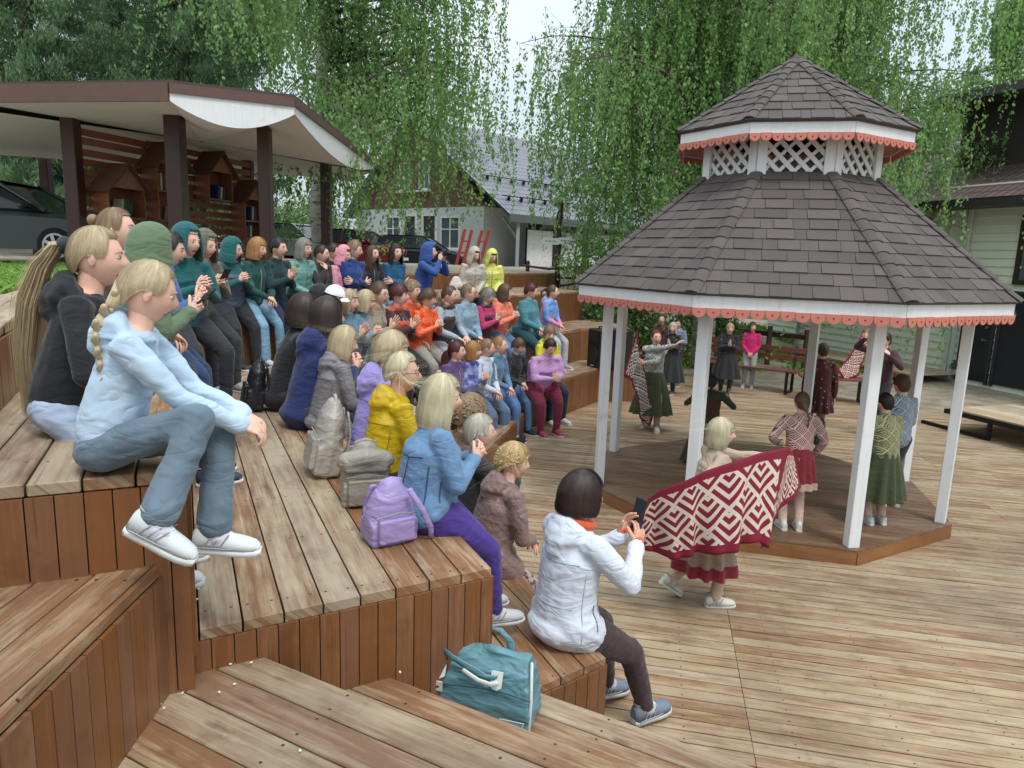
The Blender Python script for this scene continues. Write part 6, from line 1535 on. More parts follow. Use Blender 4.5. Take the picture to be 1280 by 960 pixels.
g3 = sit('person in green parka with raised hood and brown trousers', 190, 312, 'NC', y=3.75, dh=4, lean=8, inset=.12, hi=True, arms='phone', top=('greenparka', srgb(92, 112, 84)), bottom=('darkbrown', srgb(46, 34, 36)), shoes=((.03, .04, .08), (.6, .6, .6)), hair=None, hood='up', hy=-22, hp=12, hem=.16, girth=1.25, smin=.8)
phone(g3, 'dark phone in the hands of the person in the green parka', tilt=50)
sit('person with brown hair mostly hidden behind the green hood', 146, 288, 'NC', y=4.2, dh=-5, inset=.45, lean=4, arms='lap', top=('brownjkt', srgb(86, 74, 62)), bottom=('darkpants1', (.03, .03, .035)), shoes=(.2, .2, .2), hair=('bun', LB), hy=10)
# ---- back row along the third tier, left to right
sit('woman with short brown hair in blue denim jacket over a cobalt shirt', 212, 312, 'NC', y=4.75, dh=-5, inset=.12, lean=12, arms='phone', top=('cobaltdenim', srgb(64, 108, 168), 'denim'), bottom=('bluejeans1', srgb(44, 66, 104), 'denim'), shoes=((.62, .6, .55), (.66, .66, .64)), hair=('short', DB), hy=5, hp=12, hem=.14, girth=1.15, sock=(.55, .35, .33), smin=.8)
sit('woman with teal hood raised next to the short haired denim woman', 234, 302, 'MC', y=5.6, dh=0, inset=.12, lean=10, arms='phone', top=('tealhood', srgb(8, 84, 88)), bottom=('dk2', (.02, .022, .03)), shoes=(.6, .6, .58), hair=('short', BL), hood='up', hp=8, smin=.8)
k6 = sit('woman in khaki jacket with sage hood holding a phone', 256, 307, 'MC', y=6.3, dh=5, inset=.10, lean=14, arms='phone', top=('khakijkt', srgb(96, 92, 78)), bottom=('dk3', (.025, .025, .03)), shoes=(.3, .3, .3), hair=('short', BL), hood='up', hp=12)
phone(k6, 'black phone held by the woman with the sage hood', tilt=35)
sit('woman in teal hood and slate padded vest beside the ginger woman', 291, 312, 'MC', dh=0, inset=.10, lean=12, arms='phone', top=('tealhood2', srgb(12, 84, 86)), vest=('slatevest', srgb(66, 78, 98), 'shiny'), bottom=('dk4', (.016, .018, .024)), shoes=(.02, .02, .02), hair=None, hood='up', hp=10, girth=1.3)
sit('ginger haired woman in dark green hoodie and light blue jeans', 322, 311, 'MC', dh=5, inset=.10, lean=12, arms='lap', top=('dkgreenhoodie', srgb(14, 66, 62)), bottom=('lightjeans', srgb(128, 168, 196), 'denim'), shoes=(.5, .5, .5), hair=('bob', GI), hp=10, hatch=.012)
sit('dark haired clapping woman in deep green jacket by the shelter post', 348, 310, 'MC', dh=5, inset=.12, arms='clap', top=('deepgreen', srgb(12, 50, 54)), bottom=('navypants', srgb(28, 38, 66)), shoes=(.1, .1, .1), hair=('short', BK_), hp=5, girth=1.15)
sit('woman with grey blonde bob in seafoam raincoat', 380, 311, 'MC', dh=0, inset=.12, arms='lap', top=('seafoam', srgb(104, 148, 140), 'shiny'), bottom=('navypants2', srgb(30, 34, 52)), shoes=(.1, .1, .1), hair=('bob', GR), hy=-8, hp=5)
sit('woman with chin on hand in dark brown jacket', 402, 317, 'MC', dh=0, inset=.12, arms='chin', top=('dkbrownjkt', srgb(50, 42, 42)), bottom=('dk5', (.03, .03, .035)), shoes=(.1, .1, .1), hair=('tied', DB), hp=10)
sit('short dark haired woman with crossed arms in black jacket', 417, 315, 'MC', dh=-5, inset=.30, arms='cross', top=('blackjkt', srgb(30, 28, 34)), bottom=('dk6', (.03, .03, .035)), shoes=(.1, .1, .1), hair=('short', DB), skin=SK2)
sit('person with pink hooded scarf between two dark jackets', 430, 319, 'MC', dh=0, inset=.18, arms='lap', top=('pinkcoat', srgb(212, 140, 160)), bottom=('dk7', (.03, .03, .035)), shoes=(.1, .1, .1), hair=('short', BR), hood='up', hp=8)
sit('woman in royal blue jacket with folded arms and brown tied hair', 443, 312, 'MC', dh=0, inset=.12, arms='cross', top=('royalblue', srgb(26, 60, 122)), bottom=('jeans8', srgb(70, 96, 130), 'denim'), shoes=(.4, .4, .4), hair=('short', LB), hp=12, girth=1.15)
sit('long haired woman in black jacket with white top beside the royal blue one', 466, 317, 'MC', dh=-10, inset=.18, arms='lap', top=('blackjkt2', srgb(34, 34, 42)), bottom=('jeans9', srgb(150, 176, 200), 'denim'), shoes=(.4, .4, .4), hair=('long', BR), hy=-5, hp=5)
sit('woman with dark wavy hair in petrol blue fleece and folded arms', 495, 316, 'MC', dh=-15, inset=.10, arms='cross', top=('petrol', srgb(20, 84, 120)), bottom=('jeans10', srgb(120, 150, 180), 'denim'), shoes=(.4, .4, .4), hair=('lob', DB), hy=0, hp=0)
ph = sit('woman in blue hooded coat raising a camera to film', 537, 315, 'MC', dh=12, inset=.10, arms='photo', top=('bluecoat', srgb(40, 74, 138)), bottom=('jeans11', srgb(140, 160, 184), 'denim'), shoes=(.4, .4, .4), hair=('short', BR), hood='up', hem=.1)
cr_ = empty('camera', to_world(ph, (ph['hand'][-1] + ph['hand'][1]) / 2 + V3((0, .03, .02))), ph['root'].rotation_euler.z, 'small black camera held up by the woman in the blue hooded coat', 'camera')
mb = MB(); mb.box((0, 0, 0), (.13, .05, .08)); mb.build('body', BLACK, cr_, bevel=.01); mb = MB(); mb.tube([(0, .02, 0), (0, .07, 0)], [.032, .03], 12); mb.build('lens', BLACKM, cr_, smooth=True)
sit('person in beige hooded coat leaning close to the yellow hooded one', 593, 319, 'MC', dh=-35, inset=.10, arms='front', top=('beigecoat', srgb(178, 170, 156), 'shiny'), bottom=('dk12', (.015, .016, .025)), shoes=(.4, .4, .4), hair=('short', DB), hood='up', hp=18, hem=.06, girth=1.2)
sit('person in pale yellow hooded coat looking down', 615, 321, 'MC', dh=-45, inset=.10, arms='front', top=('paleyellow', srgb(214, 214, 108), 'shiny'), bottom=('dk13', srgb(26, 30, 64)), shoes=(.4, .4, .4), hair=('short', DB), hood='up', hp=24, hem=.06, girth=1.15)
# ---- second tier, mid facet
def mid(label, px, py, **k): k.setdefault('shoes', (.3, .3, .3)); return sit(label, px, py, 'MB', **k)
mid('person with black cap low at the left end of the second tier', 399, 372, inset=.3, top=('dkcap', srgb(30, 30, 38)), bottom=('dk20', (.03, .03, .03)), hair=('short', DB), cap=(.015, .015, .02), hp=12)
mid('person wearing a white peaked cap', 418, 374, inset=.12, top=('capwhite', srgb(60, 90, 120), 'denim'), bottom=('dk21', (.03, .03, .03)), hair=('short', DB), cap=(.75, .77, .8), hp=14)
mid('ash blonde woman in light denim jacket right of the white cap', 437, 377, inset=.10, arms='clap', top=('ltdenim1', srgb(104, 140, 164), 'denim'), bottom=('dk22', (.05, .06, .08)), hair=('bob', BL2), hp=6)
mid('blonde woman with fringe bob in pale denim jacket', 457, 377, inset=.10, arms='phone', top=('ltdenim2', srgb(120, 148, 166), 'denim'), bottom=('dk23', srgb(40, 90, 110)), hair=('bangbob', BL), hp=8)
mid('brown haired woman with glasses in beige trench coat', 474, 367, inset=.12, arms='clap', top=('trench', srgb(150, 136, 118)), bottom=('dk24', (.03, .03, .03)), hair=('short', BR), glasses=True, hp=8, girth=1.1)
mid('maroon haired woman in orange quilted vest clapping', 499, 369, inset=.10, dh=6, arms='clap', top=('dkpattern', srgb(60, 32, 34), 'dots', (.2, .14, .12)), vest=('orangevest', srgb(196, 78, 44), 'quilt'), bottom=('dk25', (.012, .012, .014)), hair=('pixie', MR), girth=1.3, hp=4)
mid('curly light brown haired woman behind the orange vest', 515, 364, inset=.34, arms='lap', top=('rust', srgb(206, 92, 50)), bottom=('dk26', (.05, .05, .05)), hair=('curly', LB))
mid('woman with brown bob in bright orange jacket holding a phone', 535, 373, inset=.10, arms='phone', top=('brightorange', srgb(222, 92, 44), 'shiny'), bottom=('dk27', srgb(150, 144, 136)), hair=('pixie', BR), hp=14, hem=.1)
mid('person in purple jacket between the orange and brown vest women', 549, 376, inset=.32, arms='lap', top=('purplejkt', srgb(50, 44, 110)), bottom=('jeans28', srgb(60, 80, 120), 'denim'), hair=('short', LB), hp=8)
mid('woman in dark brown vest with grey sleeves and pale trousers', 562, 369, inset=.10, arms='knees', top=('greysleeve', srgb(160, 170, 182)), vest=('brownvest', srgb(62, 50, 50), 'shiny'), bottom=('palepants', srgb(172, 178, 184)), hair=('tied', BR), hp=10)
mid('woman in sunglasses and light denim jacket', 586, 366, inset=.10, arms='lap', top=('ltdenim3', srgb(140, 170, 190), 'denim'), bottom=('dk29', (.012, .014, .02)), hair=('bun', LB), glasses='dark')
mid('grey haired woman in magenta top with dark plum vest', 610, 370, inset=.10, arms='clap', top=('magenta', srgb(176, 48, 96)), vest=('plumvest', srgb(84, 36, 62), 'shiny'), bottom=('brownpants', srgb(116, 72, 70)), hair=('pixie', GR), hp=18, girth=1.15)
mid('woman with brown bob in coral hoodie and blue jeans', 632, 366, inset=.10, arms='phone', top=('coral', srgb(228, 126, 100)), bottom=('jeans31', srgb(92, 132, 170), 'denim'), hair=('bob', BR), hood='down')
mid('maroon haired woman wrapped in teal shawl over red shirt', 664, 364, inset=.10, arms='lap', top=('tealwrap', srgb(72, 130, 144)), bottom=('tealpants', srgb(24, 66, 78)), hair=('short', MR), hp=12, girth=1.25, puff=1.4)
mid('young woman with ponytail in blue and pink hoodie at the right end', 691, 365, inset=.10, arms='lap', top=('bluepink', srgb(88, 150, 214), 'tiedye', srgb(226, 132, 160)), bottom=('whitepants', srgb(172, 176, 180)), hair=('pony', BR, .12), hood='down', hatch=.02)
# ---- second tier, near facet
nb = lambda label, px, py, **k: sit(label, px, py, 'NB', **k)
b34 = nb('dark haired girl in black with black backpack on her back', 380, 389, inset=.42, lean=14, top=('black34', srgb(24, 24, 30)), bottom=('dk34', (.02, .02, .025)), shoes=(.1, .1, .1), hair=('bob', DB), hp=12)
b35 = nb('girl with dark bob in navy blue jacket seen from behind', 410, 393, inset=.34, lean=14, arms='phone', dh=10, top=('navy35', srgb(24, 40, 92)), bottom=('dk35', (.03, .03, .05)), shoes=(.1, .1, .1), hair=('lob', DB), hood='down', hp=4)
phone(b35, 'dark phone held up by the girl in the navy jacket', tilt=20)
b36 = nb('woman with blonde bob in grey hooded coat seen from behind', 430, 428, inset=.22, lean=12, hi=True, arms='lap', top=('greycoat', srgb(120, 116, 120), 'shiny'), bottom=('dk36', (.05, .05, .06)), shoes=(.1, .1, .1), hair=('bob', BL), hood='down', hp=14, hem=.15, girth=1.2, hy=15)
b37 = nb('short haired blonde woman in lavender jacket with backpack', 489, 440, inset=.16, lean=12, hi=True, arms='lap', top=('lavjkt', srgb(152, 138, 206)), bottom=('dk37', srgb(60, 120, 130)), shoes=(.1, .1, .1), hair=('pixie', BL), hood='down', hy=20, hp=6)
b38 = nb('blonde woman with glasses in mustard yellow jacket', 503, 466, inset=.18, lean=10, hi=True, arms='lap', top=('mustard', srgb(196, 164, 14), 'shiny'), bottom=('dk38', (.04, .04, .05)), shoes=(.1, .1, .1), hair=('crop', BLP), hood='down', glasses=True, hy=32, girth=1.15, skin=SK2)
b39 = nb('woman with blonde bob in blue denim jacket and purple trousers', 552, 497, inset=.10, lean=6, hi=True, arms='phone', feet=[(-.10, .37, -.55), (.13, .39, -.54)], top=('denimjkt', srgb(106, 142, 180), 'denim'), bottom=('purplepants', srgb(62, 40, 120)), shoes=(.5, .5, .5), hair=('lob', BLP), hy=14, hp=6, girth=1.38, hem=.02, dh=-6)
STD = simple('stitch_dark', srgb(46, 70, 104), .8); STL = simple('stitch_light', srgb(150, 168, 190), .8)
seams(b39, [(-1, [(-.17, .32), (-.09, .30), (0, .295), (.09, .30), (.17, .32)]), (-1, [(-.085, .30), (-.055, .03)]), (-1, [(.085, .30), (.055, .03)]), (-1, [(-.16, .015), (0, .005), (.16, .015)]), (-1, [(-.16, -.03), (0, -.04), (.16, -.03)]), ((-.4, 1.0), [(0.05, .28), (.05, .02)]), ((.1, 1.0), [(0.0, .2), (.02, .09)])], STD, .0035)
seams(b39, [(-1, [(-.17, .312), (-.09, .292), (0, .287), (.09, .292), (.17, .312)]), (-1, [(-.079, .295), (-.049, .03)]), (-1, [(.079, .295), (.049, .03)])], STL, .0016)
seams(b38, [(-1, [(-.16, .33), (0, .31), (.16, .33)]), ((-.3, 1), [(.0, .3), (.0, .0)])], simple('stitch_mustard', srgb(140, 112, 10), .6), .0022)
seams(b36, [(-1, [(-.16, .33), (0, .31), (.16, .33)]), (-1, [(0, .3), (0, .0)]), ((-.3, 1), [(.0, .3), (.0, .0)])], simple('stitch_grey', srgb(84, 80, 84), .6), .0022)
seams(b37, [(-1, [(-.14, .33), (0, .315), (.14, .33)]), ((-.3, 1), [(.0, .3), (.0, .0)])], simple('stitch_lav', srgb(110, 98, 160), .6), .0020)
# ---- lowest tier
na = lambda label, px, py, **k: sit(label, px, py, 'NA', **k)
na('brown curly haired person behind the denim jacket woman', 588, 508, inset=.22, lean=20, top=('brown40', srgb(110, 84, 66)), bottom=('dk40', (.05, .05, .05)), shoes=(.2, .2, .2), hair=('curly', LB), hp=10)
a41 = na('person with short grey and white hair filming beside the denim jacket', 600, 540, inset=.16, lean=16, arms={-1: (.02, .36, .50), 1: (.16, .40, .50), 'fw-1': (-.1, .5, .85), 'fw1': (-.3, .5, .6), 'curl-1': .5, 'curl1': .9}, top=('dk41', srgb(40, 38, 44)), bottom=('dk41b', (.05, .05, .05)), shoes=(.2, .2, .2), hair=('short', WH), hy=15)
phone(a41, 'black phone held by the person with grey and white hair', tilt=15)
a42 = na('woman with curly golden hair in dusty pink quilted coat', 641, 577, inset=.16, lean=16, hi=True, arms='lap', top=('quiltcoat', srgb(134, 108, 104), 'quilt'), bottom=('skirt42', srgb(90, 70, 66), 'camo', srgb(170, 150, 140)), shoes=((.4, .25, .22), (.1, .1, .1)), hair=('curly', CU), hood='down', hem=.2, girth=1.18, hp=10, hy=20)
a43 = na('woman with dark hair in white jacket filming with a phone', 727, 621, inset=.11, lean=5, hi=True, dh=8, arms={-1: (-.0, .34, .47), 1: (.10, .36, .45), 'fw-1': (.0, .45, .9), 'fw1': (-.25, .45, .8), 'pn-1': (1, .1, 0), 'pn1': (-1, .1, 0), 'curl-1': .5, 'curl1': .75}, top=('whitejkt', srgb(206, 212, 224)), bottom=('maroonpants', srgb(58, 38, 42)), shoes=((.16, .2, .26), (.6, .6, .58)), hair=('neckbob', DB), hood='down', hem=.10, girth=1.12, hy=12, hp=4, sock=(.6, .6, .64), skin=SK2, feetw=[G(758, 854, .12), G(806, 884, .10), -10, 0])
seams(a43, [((.25, 1), [(.0, .13), (.015, .02)])], simple('zip_dark', (.06, .06, .07), .4), .0030, 'zip')
seams(a43, [(-1, [(-.15, .34), (0, .325), (.15, .34)]), ((-.2, 1), [(.0, .30), (.0, -.08)]), ((.7, 1), [(.0, .30), (.0, -.08)]), (-1, [(-.14, .12), (0, .11), (.14, .12)])], simple('stitch_white', srgb(160, 166, 180), .7), .0018)
for i_ in (-1, 1):
    oq = MB(); d_ = (a43['hand'][i_] - a43['wr'][i_]).normalized(); oq.tube([a43['wr'][i_] - d_ * .01, a43['wr'][i_] + d_ * .022], [.037, .034], 10)
    oq.build('orange_cuff', fabric('orangescarf', srgb(204, 86, 40)), a43['root'], smooth=True)
oq = MB(); oq.tube([a43['nb'] + a43['xax'] * .075 * sin(q_) + a43['fy'] * (.078 * cos(q_) + .01) + a43['sp'] * (.035 + .02 * cos(q_ + pi)) for q_ in [2 * pi * k_ / 12 for k_ in range(13)]], .024, 8, cap=False)
oq.build('scarf', fabric('orangescarf', srgb(204, 86, 40)), a43['root'], smooth=True)
P43 = phone(a43, 'black phone held upright by the woman in the white jacket', at=a43['hand'][1] * .5 + a43['hand'][-1] * .5 + V3((0, .03, .05)), tilt=12, size=(.08, .17))
am = lambda label, px, py, **k: sit(label, px, py, 'MA', **dict(dict(shoes=(.3, .3, .3)), **k))
am('woman with maroon bob and cream collar behind the yellow jacket', 562, 449, inset=.28, lean=14, top=('cream44', srgb(190, 182, 170)), bottom=('dk44', (.05, .05, .05)), hair=('bob', MR), hp=6)
am('person with dark red hair partly hidden behind the maroon bob', 571, 439, inset=.12, lean=10, top=('purple45', srgb(84, 60, 110)), bottom=('dk45', (.05, .05, .05)), hair=('short', MR))
am('woman with strawberry blonde bob in blue violet blouse', 592, 439, inset=.12, arms='phone', top=('bluviolet', srgb(66, 74, 156), 'tartan', srgb(140, 150, 200)), bottom=('grey46', srgb(104, 108, 128), 'denim'), shoes=(.6, .6, .6), hair=('bangbob', GI), hatch=.02)
am('light haired woman in white jacket writing on her lap', 609, 435, inset=.12, arms='lap', top=('white47', srgb(196, 204, 220)), bottom=('jeans47', srgb(92, 110, 138), 'denim'), shoes=(.62, .62, .62), hair=('tied', LB), hatch=.02, hp=8)
am('ginger haired woman in denim jacket on the lowest mid tier', 625, 432, inset=.12, arms='lap', top=('denim48', srgb(96, 134, 168), 'denim'), bottom=('jeans48', srgb(84, 124, 176), 'denim'), shoes=(.02, .02, .02), hair=('tied', GI), sock=(.6, .6, .6))
am('grey brown haired woman in black hoodie with white stripe', 648, 433, inset=.16, lean=18, dh=-12, arms='lap', top=('black49', srgb(20, 20, 26), 'tartan', (.03, .03, .04)), bottom=('jeans49', srgb(84, 124, 176), 'denim'), shoes=(.02, .02, .02), hair=('pixie', BR), hp=22)
P = G(672, 487, A_)
person('heavy woman in lilac sweater and burgundy trousers bending forward', (P.x, P.y, A_), -62, 1.0, lean=30, hp=30, arms={-1: (-.02, .44, .26), 1: (.05, .46, .24), 'fw-1': (.3, .6, .1), 'fw1': (-.3, .6, .1)}, feet=F(1.0, .36), top=('lilac', srgb(186, 142, 190)), bottom=('burgundy', srgb(120, 28, 62)), shoes=(.35, .05, .08), hair=('short', DB), girth=1.6, hem=.06)
am('woman in yellow raincoat sitting apart near the loudspeaker', 687, 418, inset=.12, dh=-22, arms='lap', lean=10, top=('yellow51', srgb(204, 196, 44), 'shiny'), bottom=('navy51', srgb(28, 34, 56)), shoes=(.6, .58, .5), hair=('pixie', LB), hy=20, hp=10, hood='down')

# ---- standing people round the stage
SG = 'performers and visitors standing round the gazebo'
def st(label, px, py, z, heading, hpx=None, **k):
    P = G(px, py, z); s = 1.0
    if hpx: s = (D(hpx[0], hpx[1], P.y).z - z) / 1.50
    k.setdefault('lean', 3); return person(label, (P.x, P.y, z), heading, s, stand=True, group=SG, **k), s
def stf(s, a=.09, y0=0, y1=0): return [(-a, y0, .07), (a, y1, .07)]
d1, s1 = st('blonde dancer in beige dress spreading a maroon and cream shawl', 872, 752, 0, 12, (884, 540), hi=True, lean=6, feet=[(-.10, -.22, .16), (.10, .10, .07), -35, 0], arms={-1: (.05, .62, 1.28), 1: (.30, -.42, 1.02), 'fw-1': (.2, .9, .0), 'fw1': (.2, -.9, -.1), 'pn-1': (.2, 0, -1), 'pn1': (0, 0, -1), 'curl-1': .9, 'curl1': .9, 'hint-1': (-.3, -.3, -.8), 'hint1': (.6, -.5, -.3)},
        top=('beigedress', srgb(176, 154, 134)), vest=None, bottom=('tights', srgb(196, 168, 150)), shoes=((.60, .58, .50), (.62, .6, .54)), hair=('bangbob', BLP), hy=28, skirt=('pleat', .62, ('beigeskirt', srgb(150, 128, 108)), ('redfrill', srgb(130, 24, 44))), sock=(.58, .56, .48))
d2, s2 = st('dancer in green dress with patterned top swinging a long shawl', 812, 536, 0, -100, (822, 421), arms={-1: (.16, .34, 1.12), 1: (-.36, .28, 1.42), 'fw1': (-.6, .3, .7), 'fw-1': (.4, .8, .2)}, top=('knittop', srgb(60, 72, 50), 'knit', srgb(200, 196, 196)), bottom=('tights2', srgb(150, 130, 118)), shoes=((.62, .6, .56), (.62, .6, .56)), hair=('tied', RD), hy=-20, skirt=('pleat', .72, ('greenskirt', srgb(62, 72, 44)), None), feet=stf(1, .1, .15, -.15), sleeve=True)
st('white haired woman with dark dress behind the green dancer', 836, 492, 0, -120, (805, 408), arms='clap', top=('dark54', srgb(36, 30, 34), 'dots', (.3, .2, .2)), bottom=('dk54', (.02, .02, .03)), shoes=(.1, .1, .1), hair=('bob', WH), skirt=('p', .7, ('blk54', (.015, .015, .018)), None))
st('young man with dark hair in grey blue hoodie and black shorts', 842, 482, 0, -110, (839, 404), arms='phone', top=('greyhoodie', srgb(110, 124, 146)), bottom=('blackshorts', (.012, .012, .015)), shoes=((.1, .1, .1), (.7, .7, .7)), hair=('short', BK_), skincalf=.15, hood='down', skin=SK2)
st('person in red and black top behind the man in the hoodie', 822, 478, 0, -110, (818, 398), arms='lap', top=('redblack', srgb(96, 30, 34), 'tartan', (.02, .02, .02)), bottom=('dk56', (.02, .02, .02)), shoes=(.1, .1, .1), hair=('short', BR))
st('dancer with raised arms behind the gazebo post, brown pinafore back', 880, 592, 0, 75, (876, 477), arms={-1: (-.26, .22, 1.22), 1: (.28, .22, 1.22), 'fw-1': (0, .1, 1), 'fw1': (0, .1, 1), 'curl-1': .1, 'curl1': .1, 'hint-1': (-1, -.2, -.9), 'hint1': (1, -.2, -.9)}, top=('grn57', srgb(56, 68, 42)), vest=('brown57', srgb(96, 50, 42), 'knit', srgb(60, 40, 36)), bottom=('tights57', srgb(120, 100, 90)), shoes=(.6, .58, .5), hair=('pony', DB, .25), skirt=('p', .8, ('grnsk57', srgb(52, 64, 38)), None), sleeve='short')
st('blonde woman in black floral top and long black skirt behind the bench', 905, 492, 0, -100, (910, 410), arms='clap', top=('floral58', srgb(26, 24, 30), 'dots', srgb(150, 90, 100)), bottom=('dk58', (.02, .02, .02)), shoes=(.1, .1, .1), hair=('pixie', BL2), skirt=('p', .62, ('blk58', (.012, .012, .015)), None), girth=1.15)
st('person in bright magenta jacket and grey leggings behind the bench', 934, 484, 0, -110, (932, 408), arms='front', top=('mag59', srgb(196, 30, 102)), bottom=('grey59', srgb(150, 150, 152)), shoes=(.5, .5, .5), hair=('bob', BR), hy=-20, hem=.05)
r60, s60 = st('woman with hair bun in dark red spotted coat seen from behind', 1016, 560, .137, 80, (1017, 438), arms='down', top=('redcoat', srgb(78, 26, 30), 'dots', srgb(170, 140, 120)), bottom=('tights60', srgb(150, 118, 106)), shoes=(.1, .05, .05), hair=('bun', BR), skirt=('p', .42, ('redsk60', srgb(74, 24, 30), 'dots', srgb(170, 140, 120)), None), skin=SK2)
st('girl with two braids in maroon lozenge knit top and red skirt', 988, 662, .137, 85, (994, 503), arms={-1: (-.2, .18, .98), 1: (.2, .14, .86)}, top=('knit61', srgb(122, 38, 48), 'knit', srgb(186, 166, 156)), bottom=('tights61', srgb(206, 176, 160)), shoes=((.6, .6, .56), (.62, .6, .55)), hair=('braid', BR, .22, .03), skirt=('p', .42, ('redsk61', srgb(116, 24, 36)), ('cr61', srgb(180, 150, 130))), sock=(.6, .6, .56), lean=6)
st('child with brown hair in blue patterned vest behind the post', 1110, 632, .137, 95, (1106, 480), arms='front', top=('knit62', srgb(70, 96, 122), 'knit', srgb(180, 190, 196)), bottom=('dk62', srgb(60, 66, 84)), shoes=((.62, .6, .58), (.62, .6, .58)), hair=('short', BR), sock=(.6, .6, .6), skincalf=.3)
st('girl with dark hair in green dress with patterned yoke seen from behind', 1094, 655, .137, 100, (1084, 503), hi=True, arms='front', top=('knit63', srgb(64, 72, 44), 'knit', srgb(150, 150, 110)), bottom=('tights63', srgb(200, 170, 155)), shoes=((.6, .6, .56), (.62, .6, .55)), hair=('tied', BK_), skirt=('p', .66, ('grnsk63', srgb(56, 66, 38)), None), sock=(.6, .6, .58), sleeve='short', puff=2.0, lean=8)
st('person holding up a shawl, hidden behind the right gazebo post', 1093, 545, 0, -150, (1090, 424), arms={-1: (-.2, .2, 1.3), 1: (.25, .15, 1.50), 'fw1': (0, 0, 1)}, top=('dk64', srgb(60, 30, 36)), bottom=('dk64b', (.03, .03, .03)), shoes=(.3, .3, .3), hair=('short', DB))

# ================================================================== SHAWLS
t = NT('shawl_pattern'); sx = t.n('SeparateXYZ'); tcn = t.n('TexCoord'); t.l(tcn.outputs['UV'], sx.inputs[0]); U, Vv = sx.outputs[0], sx.outputs[1]
def tri_chevron(t, U, Vv, f):
    a = t.math('MULTIPLY', t.math('ADD', U, Vv), f); b = t.math('MULTIPLY', t.math('SUBTRACT', Vv, U), f)
    fa = t.math('FRACT', a); fb = t.math('FRACT', b); mxm = t.math('MINIMUM', fa, fb); st_ = t.math('FRACT', t.math('MULTIPLY', mxm, 3.6)); return t.math('GREATER_THAN', st_, .46)
pat = tri_chevron(t, U, Vv, 3.0); sep = t.math('LESS_THAN', t.math('ABSOLUTE', t.math('SUBTRACT', t.math('FRACT', t.math('MULTIPLY', Vv, .0001)), .5)), .0)
CREAM = srgb(206, 190, 174); MARO = srgb(122, 22, 46)
bu = t.math('MINIMUM', t.math('MINIMUM', U, t.math('SUBTRACT', 1.60, U)), t.math('MINIMUM', Vv, t.math('SUBTRACT', .72, Vv))); border = t.math('LESS_THAN', bu, .075)
c = t.mix(pat, CREAM, MARO); c = t.mix(border, c, MARO); t.col(c); t.set(roughness=.9); t.bump(t.noise(t.coord('UV'), 300, 2), .25, .003); SHAWL = t.mat
t = NT('shawl_pattern_dark'); sx = t.n('SeparateXYZ'); tcn = t.n('TexCoord'); t.l(tcn.outputs['UV'], sx.inputs[0]); U, Vv = sx.outputs[0], sx.outputs[1]
pat = tri_chevron(t, U, Vv, 3.6); bu = t.math('MINIMUM', t.math('MINIMUM', U, t.math('SUBTRACT', 1.60, U)), t.math('MINIMUM', Vv, t.math('SUBTRACT', .72, Vv))); border = t.math('LESS_THAN', bu, .065)
c = t.mix(pat, srgb(206, 196, 188), srgb(66, 34, 38)); c = t.mix(border, c, MARO); t.col(c); t.set(roughness=.9); SHAWL2 = t.mat
def shawl(label, top, bottom, mat, waves=.05, loc=None, nu=60, nv=26, fl=3.0, flip=False, yoff=None):
    """sheet between two polylines of world points"""
    def pl(pts, u):
        L = [0]; 
        for a, b in zip(pts[:-1], pts[1:]): L.append(L[-1] + (b - a).length)
        x = u * L[-1]
        for i in range(len(pts) - 1):
            if x <= L[i + 1] or i == len(pts) - 2: f_ = (x - L[i]) / max(1e-6, L[i + 1] - L[i]); return pts[i].lerp(pts[i + 1], min(1, f_))
    cen = sum(top, V3()) / len(top); root = empty('shawl', cen, 0, label, 'shawl', 'patterned dance shawls'); rows = []
    for j in range(nv + 1):
        v = j / nv; row = []
        for i in range(nu + 1):
            u = i / nu; p = pl(top, u).lerp(pl(bottom, u), v); n = V3((.3, -.95, .1)); w_ = waves * sin(u * 2 * pi * fl + v * 1.2) * (.25 + .75 * v) + waves * .5 * sin(u * 2 * pi * fl * 2.3 + 1) * v
            row.append(p + n * w_ - cen)
        rows.append(row)
    mb = MB(); mb.grid(rows, 0, uv=lambda i, j: (1.6 * (j / nu if not flip else 1 - j / nu), .72 * (1 - i / nv))); o = mb.build('cloth', mat, root, smooth=True); md = o.modifiers.new('solid', 'SOLIDIFY'); md.thickness = .004; return root
yD = d1['root'].location.y - .34
def DP(px, py, dy=0): return D(px, py, yD + dy)
shawl('large maroon and cream shawl spread between the hands of the blonde dancer', [DP(784, 640, .12), DP(828, 612, -.02), DP(880, 590, -.12), DP(930, 572, -.1), DP(985, 558, .06)], [DP(786, 682, .12), DP(838, 697, -.06), DP(900, 692, -.2), DP(950, 678, -.15), DP(955, 684, -.02)], SHAWL, .045, fl=3.3)
shawl('folded end of the dancer shawl hanging from her right hand', [DP(975, 562, .04), DP(988, 560, .1), DP(990, 566, .2)], [DP(948, 684, -.03), DP(975, 640, .08), DP(1000, 608, .22)], SHAWL, .02, fl=1.2, nu=20)
y2 = d2['root'].location.y
shawl('black and cream shawl with maroon border hanging beside the green dancer', [D(796, 414, y2 - .25), D(800, 440, y2 - .3), D(806, 462, y2 - .3), D(812, 500, y2 - .25), D(819, 512, y2 - .2)], [D(778, 470, y2 - .1), D(790, 476, y2 - .35), D(797, 500, y2 - .35), D(800, 522, y2 - .3), D(812, 534, y2 - .2)], SHAWL2, .02, fl=2, nu=40)
shawl('shawl end falling from the green dancer hand', [D(800, 440, y2 - .32), D(806, 462, y2 - .34), D(808, 480, y2 - .3)], [D(818, 505, y2 - .28), D(817, 520, y2 - .3), D(812, 534, y2 - .25)], SHAWL2, .01, fl=1, nu=12) if False else None
P1 = sb.location
